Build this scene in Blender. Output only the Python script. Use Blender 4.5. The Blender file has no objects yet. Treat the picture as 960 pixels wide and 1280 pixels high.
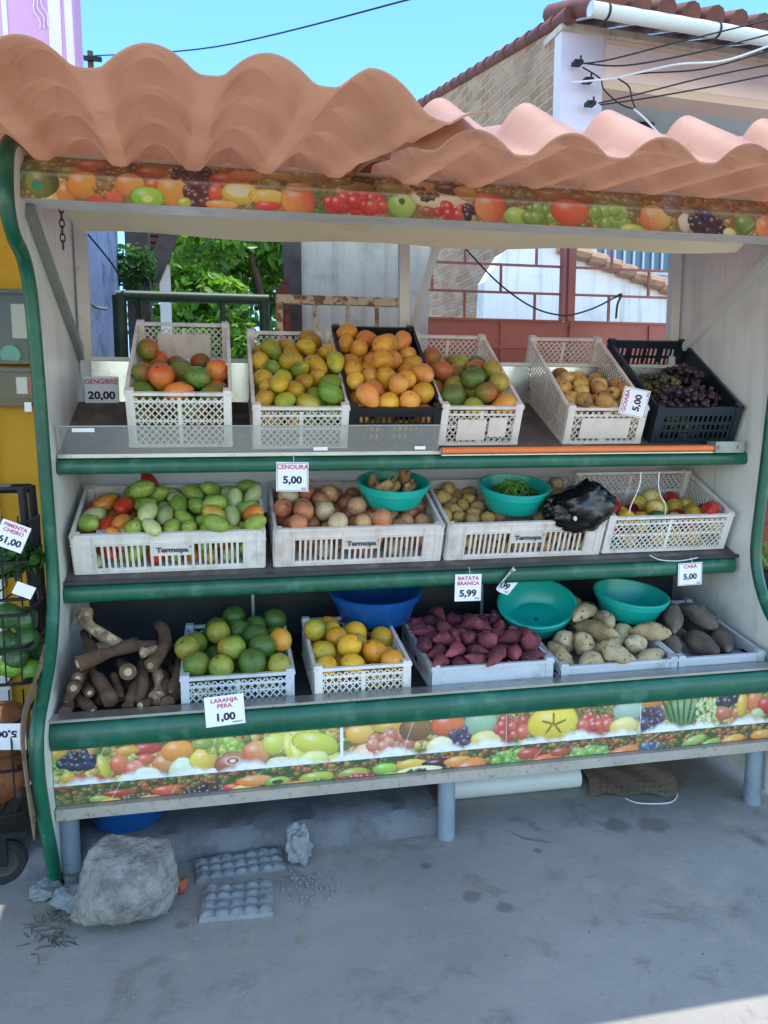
import bpy, math, random
import numpy as np
from mathutils import Vector, Matrix, Quaternion, Euler, noise as mnoise
R = math.radians
PI = math.pi
scene = bpy.context.scene
COL = scene.collection

# ---------------------------------------------------------------- camera model (used for camera and for measured points)
CAMH, FPX, YAW, PIT = 1.5, 960.0, R(11.6), R(7.3)
_cy, _sy, _cp, _sp = math.cos(YAW), math.sin(YAW), math.cos(PIT), math.sin(PIT)
FW = Vector((_sy*_cp, _cy*_cp, -_sp)); RT = Vector((_cy, -_sy, 0)); UP = Vector((_sy*_sp, _cy*_sp, _cp))
EYE = Vector((0, 0, CAMH))
def at(px, py, Y):
    d = FW + RT*((px-480)/FPX) + UP*((640-py)/FPX)
    return EYE + d*(Y/d.y)
def atz(px, py, Z):
    d = FW + RT*((px-480)/FPX) + UP*((640-py)/FPX)
    return EYE + d*((Z-CAMH)/d.z)
def proj(p):
    v = Vector(p)-EYE
    return (480+FPX*v.dot(RT)/v.dot(FW), 640-FPX*v.dot(UP)/v.dot(FW))

# ---------------------------------------------------------------- mesh builder
class MB:
    def __init__(s): s.v = []; s.f = []; s.m = []; s.cur = 0
    def add(s, vs, fs):
        o = len(s.v); s.v += [tuple(p) for p in vs]
        for f in fs: s.f.append(tuple(i+o for i in f)); s.m.append(s.cur)
    def hexa(s, p):      # 0-3 bottom loop, 4-7 top loop
        s.add(p, [(3,2,1,0),(4,5,6,7),(0,1,5,4),(1,2,6,5),(2,3,7,6),(3,0,4,7)])
    def box(s, x0, x1, y0, y1, z0, z1, M=None):
        p = [Vector(q) for q in ((x0,y0,z0),(x1,y0,z0),(x1,y1,z0),(x0,y1,z0),(x0,y0,z1),(x1,y0,z1),(x1,y1,z1),(x0,y1,z1))]
        if M: p = [M@q for q in p]
        s.hexa(p)
    def bar(s, a, b, w, t, n):
        a, b, n = Vector(a), Vector(b), Vector(n).normalized()
        d = (b-a).normalized(); q = d.cross(n).normalized()*(w/2); n = d.cross(q).normalized()*(t/2)
        s.hexa([a-q-n, a+q-n, a+q+n, a-q+n, b-q-n, b+q-n, b+q+n, b-q+n])
    def tube(s, pts, r, n=10, cap=True):
        pts = [Vector(p) for p in pts]; N = len(pts)
        rr = r if isinstance(r, (list, tuple)) else [r]*N
        o = len(s.v); ref = None; vs = []; fs = []
        for i, p in enumerate(pts):
            d = (pts[min(i+1, N-1)]-pts[max(i-1, 0)]).normalized()
            if ref is None:
                ref = Vector((0,0,1)) if abs(d.z) < .9 else Vector((0,1,0))
            e = (ref-d*ref.dot(d)).normalized(); g = d.cross(e); ref = e
            for k in range(n):
                a = 2*PI*k/n; vs.append(p+(e*math.cos(a)+g*math.sin(a))*rr[i])
        for i in range(N-1):
            for k in range(n):
                k2 = (k+1) % n
                fs.append((i*n+k, i*n+k2, (i+1)*n+k2, (i+1)*n+k))
        if cap:
            fs.append(tuple(range(n-1, -1, -1))); fs.append(tuple((N-1)*n+k for k in range(n)))
        s.add(vs, fs)
    def lathe(s, prof, n=32, M=None):
        vs = []; fs = []
        for r, z in prof:
            for k in range(n):
                a = 2*PI*k/n; p = Vector((r*math.cos(a), r*math.sin(a), z)); vs.append(M@p if M else p)
        for i in range(len(prof)-1):
            for k in range(n):
                k2 = (k+1) % n
                fs.append((i*n+k, i*n+k2, (i+1)*n+k2, (i+1)*n+k))
        s.add(vs, fs)
    def extr(s, poly, x0, x1):   # polygon in (y,z) extruded along x
        n = len(poly)
        vs = [(x0, y, z) for y, z in poly]+[(x1, y, z) for y, z in poly]
        fs = [(i, (i+1) % n, n+(i+1) % n, n+i) for i in range(n)]
        fs += [tuple(range(n-1, -1, -1)), tuple(range(n, 2*n))]
        s.add(vs, fs)
    def grid(s, nx, ny, fn):
        vs = [fn(i/nx, j/ny) for j in range(ny+1) for i in range(nx+1)]
        fs = [(j*(nx+1)+i, j*(nx+1)+i+1, (j+1)*(nx+1)+i+1, (j+1)*(nx+1)+i) for j in range(ny) for i in range(nx)]
        s.add(vs, fs)
    def mesh(s, name, mats, smooth=False):
        me = bpy.data.meshes.new(name); me.from_pydata(s.v, [], s.f)
        for m in (mats if isinstance(mats, (list, tuple)) else [mats]):
            if m: me.materials.append(m)
        if s.m and max(s.m) > 0: me.polygons.foreach_set('material_index', s.m)
        if smooth: me.polygons.foreach_set('use_smooth', [True]*len(s.f))
        me.update(); return me

def smooth_by_angle(me, ang=40):
    try: me.set_sharp_from_angle(angle=R(ang))
    except Exception: pass
def tag(o, label, cat, group=None, kind=None):
    if label: o['label'] = label
    if cat: o['category'] = cat
    if group: o['group'] = group
    if kind: o['kind'] = kind
    return o
def link(name, me, parent=None, world=False, label=None):
    o = bpy.data.objects.new(name, me); COL.objects.link(o)
    if parent is not None:
        o.parent = parent
        if world: o.location = -parent.location
    if label: o['label'] = label
    return o
def obj(name, mb, mats, parent=None, world=False, smooth=False, label=None):
    me = mb.mesh(name, mats, smooth)
    if smooth: smooth_by_angle(me)
    return link(name, me, parent, world, label)
def thing(name, label, cat, loc=(0,0,0), rot=(0,0,0), group=None):
    o = bpy.data.objects.new(name, None); COL.objects.link(o); o.empty_display_size = .05
    o.location = loc; o.rotation_euler = rot
    return tag(o, label, cat, group)
def struct(name, mb, mats, smooth=False):
    o = obj(name, mb, mats, smooth=smooth); o['kind'] = 'structure'; return o
def copy_tree(o, parent=None):
    c = o.copy(); COL.objects.link(c)
    if parent is not None: c.parent = parent
    for ch in list(o.children): copy_tree(ch, c)
    return c

# ---------------------------------------------------------------- fruit shapes (local metres, long axis = x)
def uvs(nu, nv, fn):
    mb = MB(); vs = [fn(Vector((1,0,0)))]
    for j in range(1, nv):
        th = PI*j/nv
        for i in range(nu):
            ph = 2*PI*i/nu
            vs.append(fn(Vector((math.cos(th), math.sin(th)*math.cos(ph), math.sin(th)*math.sin(ph)))))
    vs.append(fn(Vector((-1,0,0)))); L = len(vs)-1; fs = []
    for i in range(nu): fs.append((0, 1+i, 1+(i+1) % nu))
    for j in range(nv-2):
        a = 1+j*nu; b = a+nu
        for i in range(nu): fs.append((a+i, b+i, b+(i+1) % nu, a+(i+1) % nu))
    a = 1+(nv-2)*nu
    for i in range(nu): fs.append((a+i, L, a+(i+1) % nu))
    mb.add(vs, fs); return mb
def nz(p, s, seed): return mnoise.noise(Vector(p)*s+Vector((seed*7.3, seed*3.1, seed*1.7)))
def sh_mango(a, b, c, seed):
    rnd = random.Random(seed); k = rnd.uniform(.08, .2); tp = rnd.uniform(.05, .25)
    def fn(u):
        x = u.x*a; s = 1-tp*u.x+.04*nz(u, 1.3, seed)
        y = u.y*b*s; z = u.z*c*s
        y += k*b*(1-u.x*u.x)+.1*b*max(0, u.x-.6)
        d = math.hypot(u.y, u.z)
        return Vector((x, y, z))
    return uvs(20, 14, fn)
def sh_round(a, b, c, seed, dimple=.06, lump=.02, neck=0):
    def fn(u):
        s = 1+lump*nz(u, 2.2, seed); d = math.hypot(u.y, u.z)
        x = u.x*a*s
        if u.x > .8: x -= a*dimple*max(0, 1-d/.5)**1.5*1.6
        if neck and u.x > .75: x += a*neck*max(0, 1-d/.45)**2
        return Vector((x, u.y*b*s, u.z*c*s))
    return uvs(20, 14, fn)
def sh_tuber(a, b, c, seed, point=.5, bend=.2, lump=.12, ring=0):
    def fn(u):
        t = u.x; s = (1-point*abs(t)**1.5*.55)*(1+lump*nz((t*1.6, u.y*.7, u.z*.7), 1.6, seed)+lump*.35*nz(u, 4.5, seed))
        s *= 1+.18*t*(1 if seed % 2 else -1)
        x = t*a*(1.0+.12*abs(t)**4*point)
        return Vector((x, u.y*b*s+bend*b*(1-t*t)*1.2+b*.25*nz((t*2, 0, 0), 1, seed+4), u.z*c*s+b*.2*nz((t*2, 5, 0), 1, seed+9)))
    return uvs(18, 18, fn)
def sh_pepper(a, b, seed, ribs=7, rib=.1):
    def fn(u):
        ph = math.atan2(u.z, u.y); d = math.hypot(u.y, u.z)
        s = 1+rib*abs(math.cos(ph*ribs/2))*d-.15*u.x+.05*nz(u, 3, seed)
        x = u.x*a*(1+.05*nz(u, 2, seed))
        if u.x < -.85: x += a*.12*(1-d/.55)
        return Vector((x, u.y*b*s, u.z*b*s))
    return uvs(28, 14, fn)
def sh_bunch(seed):
    rnd = random.Random(seed); mb = MB(); base = uvs(8, 6, lambda u: u)
    for k in range(62):
        t = rnd.uniform(-1, 1); rad = .052*(1-.45*max(0, t))*math.sqrt(max(.05, 1-t*t*.8)); a = rnd.uniform(0, 2*PI); q = rad*math.sqrt(rnd.uniform(.2, 1))
        c = Vector((t*.085, q*math.cos(a), q*math.sin(a)*.75)); r = rnd.uniform(.0105, .0135)
        mb.add([c+Vector(v)*r for v in base.v], base.f)
    return mb
KIND = {   # proto shape lists per kind
 'mango_big': [lambda: sh_mango(.064,.044,.040,1), lambda: sh_mango(.059,.045,.041,2), lambda: sh_mango(.056,.046,.042,44)],
 'mango_small': [lambda: sh_mango(.052,.034,.032,3), lambda: sh_mango(.047,.035,.033,4), lambda: sh_mango(.044,.036,.033,45)],
 'mango_round': [lambda: sh_mango(.046,.038,.036,5), lambda: sh_mango(.049,.037,.036,6), lambda: sh_mango(.043,.039,.037,46)],
 'mango_mid': [lambda: sh_mango(.058,.041,.038,7), lambda: sh_mango(.054,.042,.038,8), lambda: sh_mango(.050,.043,.039,47)],
 'guava': [lambda: sh_round(.033,.0315,.0315,9,.05,.08), lambda: sh_round(.035,.032,.031,10,.05,.08)],
 'grape_bunch': [lambda: sh_bunch(11), lambda: sh_bunch(12)],
 'tomato': [lambda: sh_round(.053,.030,.030,13,.05,.06), lambda: sh_round(.047,.031,.030,14,.05,.07), lambda: sh_mango(.054,.030,.028,48)],
 'onion': [lambda: sh_round(.034,.038,.037,15,0,.03,.35), lambda: sh_round(.034,.037,.038,16,0,.04,.25)],
 'potato': [lambda: sh_tuber(.040,.028,.027,17,.15,.1,.12), lambda: sh_tuber(.034,.027,.026,18,.15,.05,.1)],
 'bell_pepper': [lambda: sh_pepper(.038,.036,19), lambda: sh_pepper(.04,.034,20)],
 'long_pepper': [lambda: sh_tuber(.06,.03,.029,21,.5,.1,.04), lambda: sh_tuber(.055,.031,.03,22,.5,.1,.04)],
 'orange': [lambda: sh_round(.046,.045,.044,23,.04,.05), lambda: sh_round(.043,.046,.045,24,.04,.05), lambda: sh_round(.041,.042,.042,49,.03,.05,.1)],
 'yellow_orange': [lambda: sh_round(.045,.041,.041,25,.04,.06,.2), lambda: sh_round(.042,.041,.040,26,.04,.03)],
 'sweet_potato': [lambda: sh_tuber(.054,.031,.030,27,.75,.35,.34), lambda: sh_tuber(.045,.034,.032,28,.5,.2,.36), lambda: sh_tuber(.064,.028,.027,29,.95,.5,.32)],
 'white_yam': [lambda: sh_tuber(.080,.039,.036,31,.35,.2,.2), lambda: sh_tuber(.066,.042,.040,32,.3,.1,.22), lambda: sh_tuber(.105,.034,.032,33,.5,.45,.2)],
 'dark_yam': [lambda: sh_tuber(.125,.044,.042,35,.5,.15,.26), lambda: sh_tuber(.105,.047,.044,36,.35,.2,.3)],
 'ginger': [lambda: sh_tuber(.05,.022,.018,38,.2,.4,.5), lambda: sh_tuber(.045,.025,.02,39,.2,.2,.6)],
}
# crates: x centre, y front, z of front bottom, width, depth, front height, back height, tilt, yaw
CR = dict(
 c1=(-.150,2.76,1.385,.345,.54,.195,.27,23,0), c2=(.262,2.76,1.375,.335,.54,.155,.255,23,0), c3=(.60,2.76,1.378,.335,.54,.15,.28,23,0),
 c4=(.925,2.76,1.383,.31,.54,.15,.245,23,0), c5=(1.432,2.77,1.384,.32,.54,.145,.245,23,-2.5), c6=(1.822,2.77,1.38,.36,.54,.15,.245,23,-2.5),
 t=(-.197,2.76,.949,.645,.38,.15,.15,21,0), o=(.471,2.76,.949,.62,.38,.15,.15,21,0), p=(1.116,2.76,.949,.63,.38,.15,.15,21,0), pp=(1.715,2.76,.952,.54,.36,.155,.18,21,0),
 og=(.02,2.47,.545,.365,.43,.105,.14,3,0), y=(.435,2.47,.547,.33,.43,.105,.14,3,0), s=(.898,2.47,.547,.445,.47,.08,.105,3,0), ym=(1.385,2.475,.547,.46,.5,.05,.10,3,0), ca=(1.80,2.475,.547,.36,.5,.05,.11,3,0))
def crM(k):
    X, Y, Z, W, D, hf, hb, t, yw = CR[k]
    return Matrix.Translation((X, Y, Z)) @ Euler((R(t), 0, R(yw))).to_matrix().to_4x4()
# bowls: rim centre, rim radius, height, tilt about x, tilt about y
BOWL = dict(gin=((.62,2.84,1.247),.135,.085,13,0), herb=((1.115,2.86,1.222),.138,.095,14,0),
            blue=((.56,2.90,.815),.178,.115,6,0), t1=((1.195,2.80,.757),.150,.095,24,-10), t2=((1.605,2.80,.778),.146,.095,10,3))
def bowlM(k):
    c, r, h, tx, ty = BOWL[k]
    return Matrix.Translation(c) @ Euler((R(tx), R(ty), 0)).to_matrix().to_4x4()
# ---------------------------------------------------------------- materials
def lin(h):
    h = h.lstrip('#'); o = []
    for i in (0, 2, 4):
        v = int(h[i:i+2], 16)/255; o.append(v/12.92 if v <= .04045 else ((v+.055)/1.055)**2.4)
    return (o[0], o[1], o[2], 1)
class NT:
    def __init__(s, name):
        s.mat = bpy.data.materials.new(name); s.mat.use_nodes = True; s.t = s.mat.node_tree
        s.bsdf = s.t.nodes['Principled BSDF']; s.out = s.t.nodes['Material Output']
    def n(s, typ, **kw):
        nd = s.t.nodes.new(typ)
        for k, v in kw.items():
            if k in nd.inputs: nd.inputs[k].default_value = v
            else: setattr(nd, k, v)
        return nd
    def l(s, a, b): s.t.links.new(a, b)
    def coords(s, kind='Object'):
        return s.n('ShaderNodeTexCoord').outputs[kind]
    def noise(s, vec, scale, detail=4, rough=.55, rnd=False, dist=0):
        nd = s.n('ShaderNodeTexNoise'); nd.inputs['Scale'].default_value = scale; nd.inputs['Detail'].default_value = detail
        nd.inputs['Roughness'].default_value = rough; nd.inputs['Distortion'].default_value = dist
        if rnd:
            nd.noise_dimensions = '4D'; oi = s.n('ShaderNodeObjectInfo')
            m = s.n('ShaderNodeMath', operation='MULTIPLY'); s.l(oi.outputs['Random'], m.inputs[0]); m.inputs[1].default_value = 37.0
            s.l(m.outputs[0], nd.inputs['W'])
        s.l(vec, nd.inputs['Vector']); return nd.outputs['Fac']
    def ramp(s, fac, stops):
        nd = s.n('ShaderNodeValToRGB'); cr = nd.color_ramp
        while len(cr.elements) < len(stops): cr.elements.new(.5)
        for e, (p, c) in zip(cr.elements, stops): e.position = p; e.color = c if len(c) == 4 else (*c, 1)
        s.l(fac, nd.inputs[0]); return nd.outputs[0]
    def thr(s, fac, lo, hi):
        nd = s.n('ShaderNodeMapRange'); nd.inputs[1].default_value = lo; nd.inputs[2].default_value = hi; s.l(fac, nd.inputs[0]); return nd.outputs[0]
    def mix(s, fac, a, b, mode='MIX'):
        nd = s.n('ShaderNodeMix', data_type='RGBA', blend_type=mode)
        for sock, v in ((nd.inputs[0], fac), (nd.inputs[6], a), (nd.inputs[7], b)):
            if isinstance(v, (int, float, tuple)): sock.default_value = v
            else: s.l(v, sock)
        return nd.outputs[2]
    def bump(s, h, st, dist=.01, prev=None):
        nd = s.n('ShaderNodeBump'); nd.inputs['Strength'].default_value = st; nd.inputs['Distance'].default_value = dist; s.l(h, nd.inputs['Height'])
        if prev is not None: s.l(prev, nd.inputs['Normal'])
        return nd.outputs[0]
    def fin(s, col, rough=.5, nrm=None, metal=0, spec=.5):
        b = s.bsdf
        if isinstance(col, tuple): b.inputs['Base Color'].default_value = col
        else: s.l(col, b.inputs['Base Color'])
        if isinstance(rough, (int, float)): b.inputs['Roughness'].default_value = rough
        else: s.l(rough, b.inputs['Roughness'])
        b.inputs['Metallic'].default_value = metal; b.inputs['Specular IOR Level'].default_value = spec
        if nrm is not None: s.l(nrm, b.inputs['Normal'])
        return s.mat
def sc(c, k): return (c[0]*k, c[1]*k, c[2]*k, 1)
def pm(name, h, rough=.5, var=.2, vs=3, dirt=None, ds=5, dlo=.55, dhi=.75, damt=.7, bump=.15, bs=60, bd=.004, metal=0, spec=.4, world=False, streak=None):
    """painted / plain surface: large soft variation, dirt patches, fine bump"""
    N = NT(name); v = N.coords('Object')
    if world: v = N.n('ShaderNodeNewGeometry').outputs['Position']
    c = lin(h) if isinstance(h, str) else h
    col = N.ramp(N.noise(v, vs, 5, .6, rnd=not world), [(.3, sc(c, 1-var)), (.7, sc(c, 1+var*.5))])
    rg = rough
    if dirt:
        d = N.noise(v, ds, 8, .65); f = N.thr(d, dlo, dhi)
        m = N.n('ShaderNodeMath', operation='MULTIPLY'); N.l(f, m.inputs[0]); m.inputs[1].default_value = damt
        col = N.mix(m.outputs[0], col, lin(dirt) if isinstance(dirt, str) else dirt)
    if streak:
        mp = N.n('ShaderNodeMapping'); mp.inputs['Scale'].default_value = (9, 9, .55); N.l(v, mp.inputs[0])
        m = N.n('ShaderNodeMath', operation='MULTIPLY'); N.l(N.thr(N.noise(mp.outputs[0], 1.6, 6, .65), .5, .78), m.inputs[0]); m.inputs[1].default_value = streak[1]; col = N.mix(m.outputs[0], col, lin(streak[0]))
        sp = N.noise(v, 45, 4, .7); m = N.n('ShaderNodeMath', operation='MULTIPLY'); N.l(N.thr(sp, .68, .74), m.inputs[0]); m.inputs[1].default_value = streak[1]; col = N.mix(m.outputs[0], col, lin(streak[0]))
    nr = N.bump(N.noise(v, bs, 4, .6), bump, bd) if bump else None
    return N.fin(col, rg, nr, metal, spec)
def fruit_mat(name, a, b, blush=None, blo=.5, bhi=.65, spots=None, slo=.62, shi=.7, ss=90, scale=11, rough=.42, bump=.08, bs=160, tips=None, tipa=.04, spec=.4, stem=True):
    N = NT(name); v = N.coords('Object')
    col = N.ramp(N.noise(v, scale, 3, .5, True), [(.32, lin(a)), (.68, lin(b))])
    gs = N.n('ShaderNodeSeparateXYZ'); N.l(N.coords('Generated'), gs.inputs[0])
    if blush:
        ma = N.n('ShaderNodeMath', operation='MULTIPLY_ADD'); N.l(gs.outputs[1], ma.inputs[0]); ma.inputs[1].default_value = .30; ma.inputs[2].default_value = -.15
        ad = N.n('ShaderNodeMath', operation='ADD'); N.l(N.noise(v, scale*.8, 3, .55, True, .4), ad.inputs[0]); N.l(ma.outputs[0], ad.inputs[1])
        col = N.mix(N.thr(ad.outputs[0], blo-.03, bhi+.04), col, lin(blush))
    col = N.mix(N.thr(N.noise(v, scale*3.5, 5, .65, True), .5, .75), col, sc(lin(a), .62))
    fs = N.n('ShaderNodeMath', operation='MULTIPLY'); N.l(N.thr(N.noise(v, 300, 2, .5, True), .6, .68), fs.inputs[0]); fs.inputs[1].default_value = .35; col = N.mix(fs.outputs[0], col, (min(1, lin(b)[0]*1.7+.08), min(1, lin(b)[1]*1.7+.08), min(1, lin(b)[2]*1.7+.05), 1))
    bz = N.n('ShaderNodeMath', operation='MULTIPLY'); N.l(N.thr(N.noise(v, 34, 5, .7, True, .8), .66, .74), bz.inputs[0]); bz.inputs[1].default_value = .7; col = N.mix(bz.outputs[0], col, lin('#4f3a20'))
    if stem: col = N.mix(N.thr(gs.outputs[0], .006, .002), col, lin('#3a2c1a'))
    if tips:
        sp = N.n('ShaderNodeSeparateXYZ'); N.l(v, sp.inputs[0])
        f = N.thr(sp.outputs[0], tipa, tipa*1.25)
        col = N.mix(f, col, lin(tips))
    if spots: col = N.mix(N.thr(N.noise(v, ss, 4, .6, True), slo, shi), col, lin(spots))
    oi = N.n('ShaderNodeObjectInfo'); br = N.thr(oi.outputs['Random'], 0, 1); mr = br.node; mr.inputs[3].default_value = .78; mr.inputs[4].default_value = 1.12
    cmb = N.n('ShaderNodeCombineXYZ')
    for k in range(3): N.l(br, cmb.inputs[k])
    col = N.mix(1.0, col, cmb.outputs[0], 'MULTIPLY')
    return N.fin(col, rough, N.bump(N.noise(v, bs, 3, .6), bump, .003), 0, spec)
M = {}
def build_materials():
    M['white_panel'] = pm('white_panel', '#dcddd8', .38, .07, 2.5, '#8d8b80', 3.5, .5, .8, .42, .03, 30, streak=('#8f8a7c', .42))
    M['white_metal'] = pm('white_metal', '#cfd2cb', .45, .08, 6, '#7d6a50', 9, .6, .72, .5, .08, 80)
    M['grey_metal'] = pm('grey_metal', '#8e9490', .4, .1, 6, '#5a5a52', 8, .55, .7, .5, .05, 60, metal=.3)
    M['green_trim'] = pm('green_trim', '#0b5741', .34, .3, 5, '#5f8a76', 11, .55, .72, .45, .06, 70, spec=.5, streak=('#6f8f80', .18))
    M['shelf_top'] = pm('shelf_top', '#5a524c', .6, .25, 5, '#8b8378', 10, .5, .7, .6, .2, 40)
    M['dark_board'] = pm('dark_board', '#2b3036', .5, .25, 3, '#4d5054', 5, .5, .75, .5, .08, 30)
    M['steel'] = pm('steel', '#a9aba8', .3, .15, 9, '#5b4a3a', 30, .58, .68, .7, .12, 90, metal=.75)
    M['stainless'] = pm('stainless', '#b4b6b2', .25, .2, 4, '#6b6660', 7, .55, .75, .5, .06, 20, metal=.85)
    M['rim_steel'] = pm('rim_steel', '#aaa498', .5, .15, 8, '#5a4c3e', 45, .55, .68, .6, .2, 120, metal=.2)
    M['cream_board'] = pm('cream_board', '#e2d3b0', .55, .1, 2.5, '#8b7d64', 6, .58, .8, .4, .06, 25)
    M['leg_pipe'] = pm('leg_pipe', '#8796a0', .5, .2, 6, '#5d4c3c', 18, .6, .72, .6, .12, 70, metal=.1)
    M['orange_rod'] = pm('orange_rod', '#e2793f', .45, .1, 8, None, bump=.05)
    M['black_chain'] = pm('chain_steel', '#4a4640', .5, .2, 40, metal=.6)
    M['crate_white'] = pm('crate_white', '#dedad2', .42, .12, 7, '#85705a', 11, .52, .76, .5, .06, 60, streak=('#8f806c', .35))
    M['crate_pink'] = pm('crate_offwhite', '#dcd2ca', .42, .12, 7, '#80694f', 9, .52, .76, .5, .06, 60, streak=('#8f806c', .35))
    M['crate_blueish'] = pm('crate_pale', '#bcc2c8', .45, .12, 7, '#6f6a66', 10, .52, .76, .55, .06, 60)
    M['crate_black'] = pm('crate_black', '#17181b', .4, .3, 9, '#4a463f', 12, .6, .8, .4, .06, 60)
    M['crate_navy'] = pm('crate_navy', '#1d2a33', .42, .25, 9, '#4b5255', 12, .6, .8, .4, .06, 60)
    M['teal'] = pm('teal_plastic', '#12a596', .3, .1, 8, '#0a6f66', 9, .6, .8, .25, .03, 50, spec=.5)
    M['blue'] = pm('blue_plastic', '#0f4f94', .3, .15, 8, '#0b3566', 9, .6, .8, .3, .03, 50, spec=.5)
    M['paper'] = pm('paper', '#e6e8ec', .5, .04, 8, '#c9c9c9', 12, .6, .8, .2, .02, 50)
    M['ink_pink'] = pm('ink_pink', '#c2386a', .6, .05, bump=0)
    M['ink_dark'] = pm('ink_dark', '#1b2138', .6, .05, bump=0)
    M['ink_grey'] = pm('ink_grey', '#4d4c4c', .6, .05, bump=0)
    M['yellow_wall'] = pm('yellow_wall', '#c3921c', .7, .14, 1.8, '#6f5416', 2.5, .55, .85, .5, .25, 45)
    M['white_wall'] = pm('white_wall', '#f0eeea', .8, .08, 1.5, '#8d897e', 2.6, .58, .8, .5, .3, 40, streak=('#6d6a62', .5))
    M['lilac'] = pm('lilac_wall', '#d6cfe0', .8, .08, 1.2, '#8d8796', 3, .6, .85, .4, .3, 50)
    M['pink_paint'] = pm('pink_paint', '#efdad8', .8, .08, 1, '#b99b90', 2, .6, .9, .35, .15, 40)
    M['peach'] = pm('peach_paint', '#e8ccb8', .8, .08, 2, '#a98a72', 3, .6, .9, .3, .15, 40)
    M['pvc_ceiling'] = pm('pvc_ceiling', '#c9d0cc', .5, .06, 1, '#8a918c', 2, .6, .9, .3, .02, 40)
    M['concrete_wall'] = pm('concrete_wall', '#cdbfa8', .85, .2, 2.2, '#6f675c', 4, .5, .75, .6, .4, 30, .01, streak=('#5d564c', .5))
    M['blue_wall'] = pm('blue_plaster', '#8f9cb8', .85, .2, 4, '#474a52', 6, .5, .66, .75, .5, 30, .01)
    M['red_gate'] = pm('red_gate', '#b0675a', .55, .16, 3, '#5e2f26', 7, .55, .8, .5, .1, 60)
    M['green_pipe'] = pm('green_pipe', '#2c4a3c', .5, .2, 10, '#22251f', 12, .55, .7, .6, .15, 60)
    M['rust_pipe'] = pm('rust_pipe', '#cfc4a8', .6, .12, 10, '#7c4a24', 26, .48, .56, .9, .25, 90)
    M['wood_old'] = pm('wood_old', '#574d45', .85, .35, 9, '#1d1a18', 10, .5, .7, .6, .5, 40)
    M['brick_red'] = pm('brick_red', '#96533d', .85, .25, 14, '#5d3a2e', 20, .5, .7, .5, .5, 60)
    M['tile_old'] = pm('tile_old', '#744438', .8, .35, 5, '#4a3b34', 9, .48, .66, .7, .3, 50)
    M['tile_pale'] = pm('tile_pale', '#b08c70', .85, .3, 6, '#6e5a4a', 9, .5, .68, .7, .3, 50)
    M['gutter'] = pm('gutter_pvc', '#ccd1cd', .35, .05, 3, '#8f8f86', 5, .6, .8, .4, .03, 40)
    M['cable'] = pm('cable_black', '#22242a', .6, .2, bump=0)
    M['cable_white'] = pm('cable_white', '#d9dbdd', .5, .1, bump=0)
    M['stone'] = pm('stone', '#8a8883', .9, .38, 14, '#54524d', 22, .46, .6, .6, 1.0, 26, .03)
    M['pulp'] = pm('grey_pulp', '#858a8c', .9, .18, 14, '#5f6061', 20, .5, .66, .5, .5, 160, .003)
    M['rubble'] = pm('rubble', '#8a8d90', .9, .25, 20, '#5b5b5c', 30, .5, .66, .5, .7, 120, .006)
    M['kerb'] = pm('kerb_concrete', '#6f7074', .9, .2, 5, '#47484a', 9, .48, .66, .6, .5, 60, .01)
    M['card'] = pm('cardboard', '#8f7c66', .8, .15, 8, None, bump=.1)
    M['dark_metal'] = pm('cart_metal', '#1c1f24', .5, .3, 12, '#3f3b36', 20, .55, .7, .5, .1, 60, metal=.3)
    M['rubber'] = pm('rubber', '#25272a', .8, .2, 20)
    M['meter_grey'] = pm('meter_plastic', '#3c3e39', .35, .15, 6, '#41443f', 9, .5, .7, .5, .05, 40)
    M['bag'] = pm('black_bag', '#0d0e11', .22, .3, 20, None, bump=.35, bs=40, bd=.01, spec=.6)
    M['twine'] = pm('twine', '#9a8b6c', .8, .2, 30, bump=0)
    M['dry_bark'] = pm('dry_bark', '#7d6a54', .85, .2, 12, '#41352a', 18, .5, .65, .7, .4, 60)
    M['sticker'] = pm('sticker', '#d8cdc2', .6, .05, 8, '#a8937f', 9, .5, .7, .5, .03, 40)
    M['green_dot'] = pm('green_dot', '#1d9a6b', .5, .05, bump=0)
    M['red_label'] = pm('red_label', '#b8344a', .5, .05, bump=0)
    M['blue_window'] = pm('blue_window', '#56748a', .4, .15, 6, bump=.05)
    M['window_bar'] = pm('window_bar', '#b9c6cf', .5, .1, bump=.05)
    M['soil'] = pm('soil', '#3a2f27', .95, .3, 20, bump=.6)
    M['pink_banner'] = pm('pink_banner', '#c99abb', .6, .06, 1.5, '#c071ae', 2, .5, .8, .5, .03, 40)
    M['banner_pale'] = pm('banner_pale', '#d9cfe6', .6, .04, 1.5, bump=.03)
    M['terracotta_pot'] = pm('pot', '#7a4a36', .8, .2, 9)
    # clear acrylic
    N = NT('clear_acrylic'); t = N.n('ShaderNodeBsdfTransparent'); t.inputs[0].default_value = (.93, .95, .94, 1)
    g = N.n('ShaderNodeBsdfGlossy'); g.inputs['Roughness'].default_value = .12
    d = N.n('ShaderNodeBsdfDiffuse'); d.inputs[0].default_value = (.6, .62, .6, 1)
    m1 = N.n('ShaderNodeMixShader'); m1.inputs[0].default_value = .12; N.l(t.outputs[0], m1.inputs[1]); N.l(d.outputs[0], m1.inputs[2])
    m2 = N.n('ShaderNodeMixShader'); m2.inputs[0].default_value = .08; N.l(m1.outputs[0], m2.inputs[1]); N.l(g.outputs[0], m2.inputs[2])
    N.l(m2.outputs[0], N.out.inputs[0]); M['acrylic'] = N.mat
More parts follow.
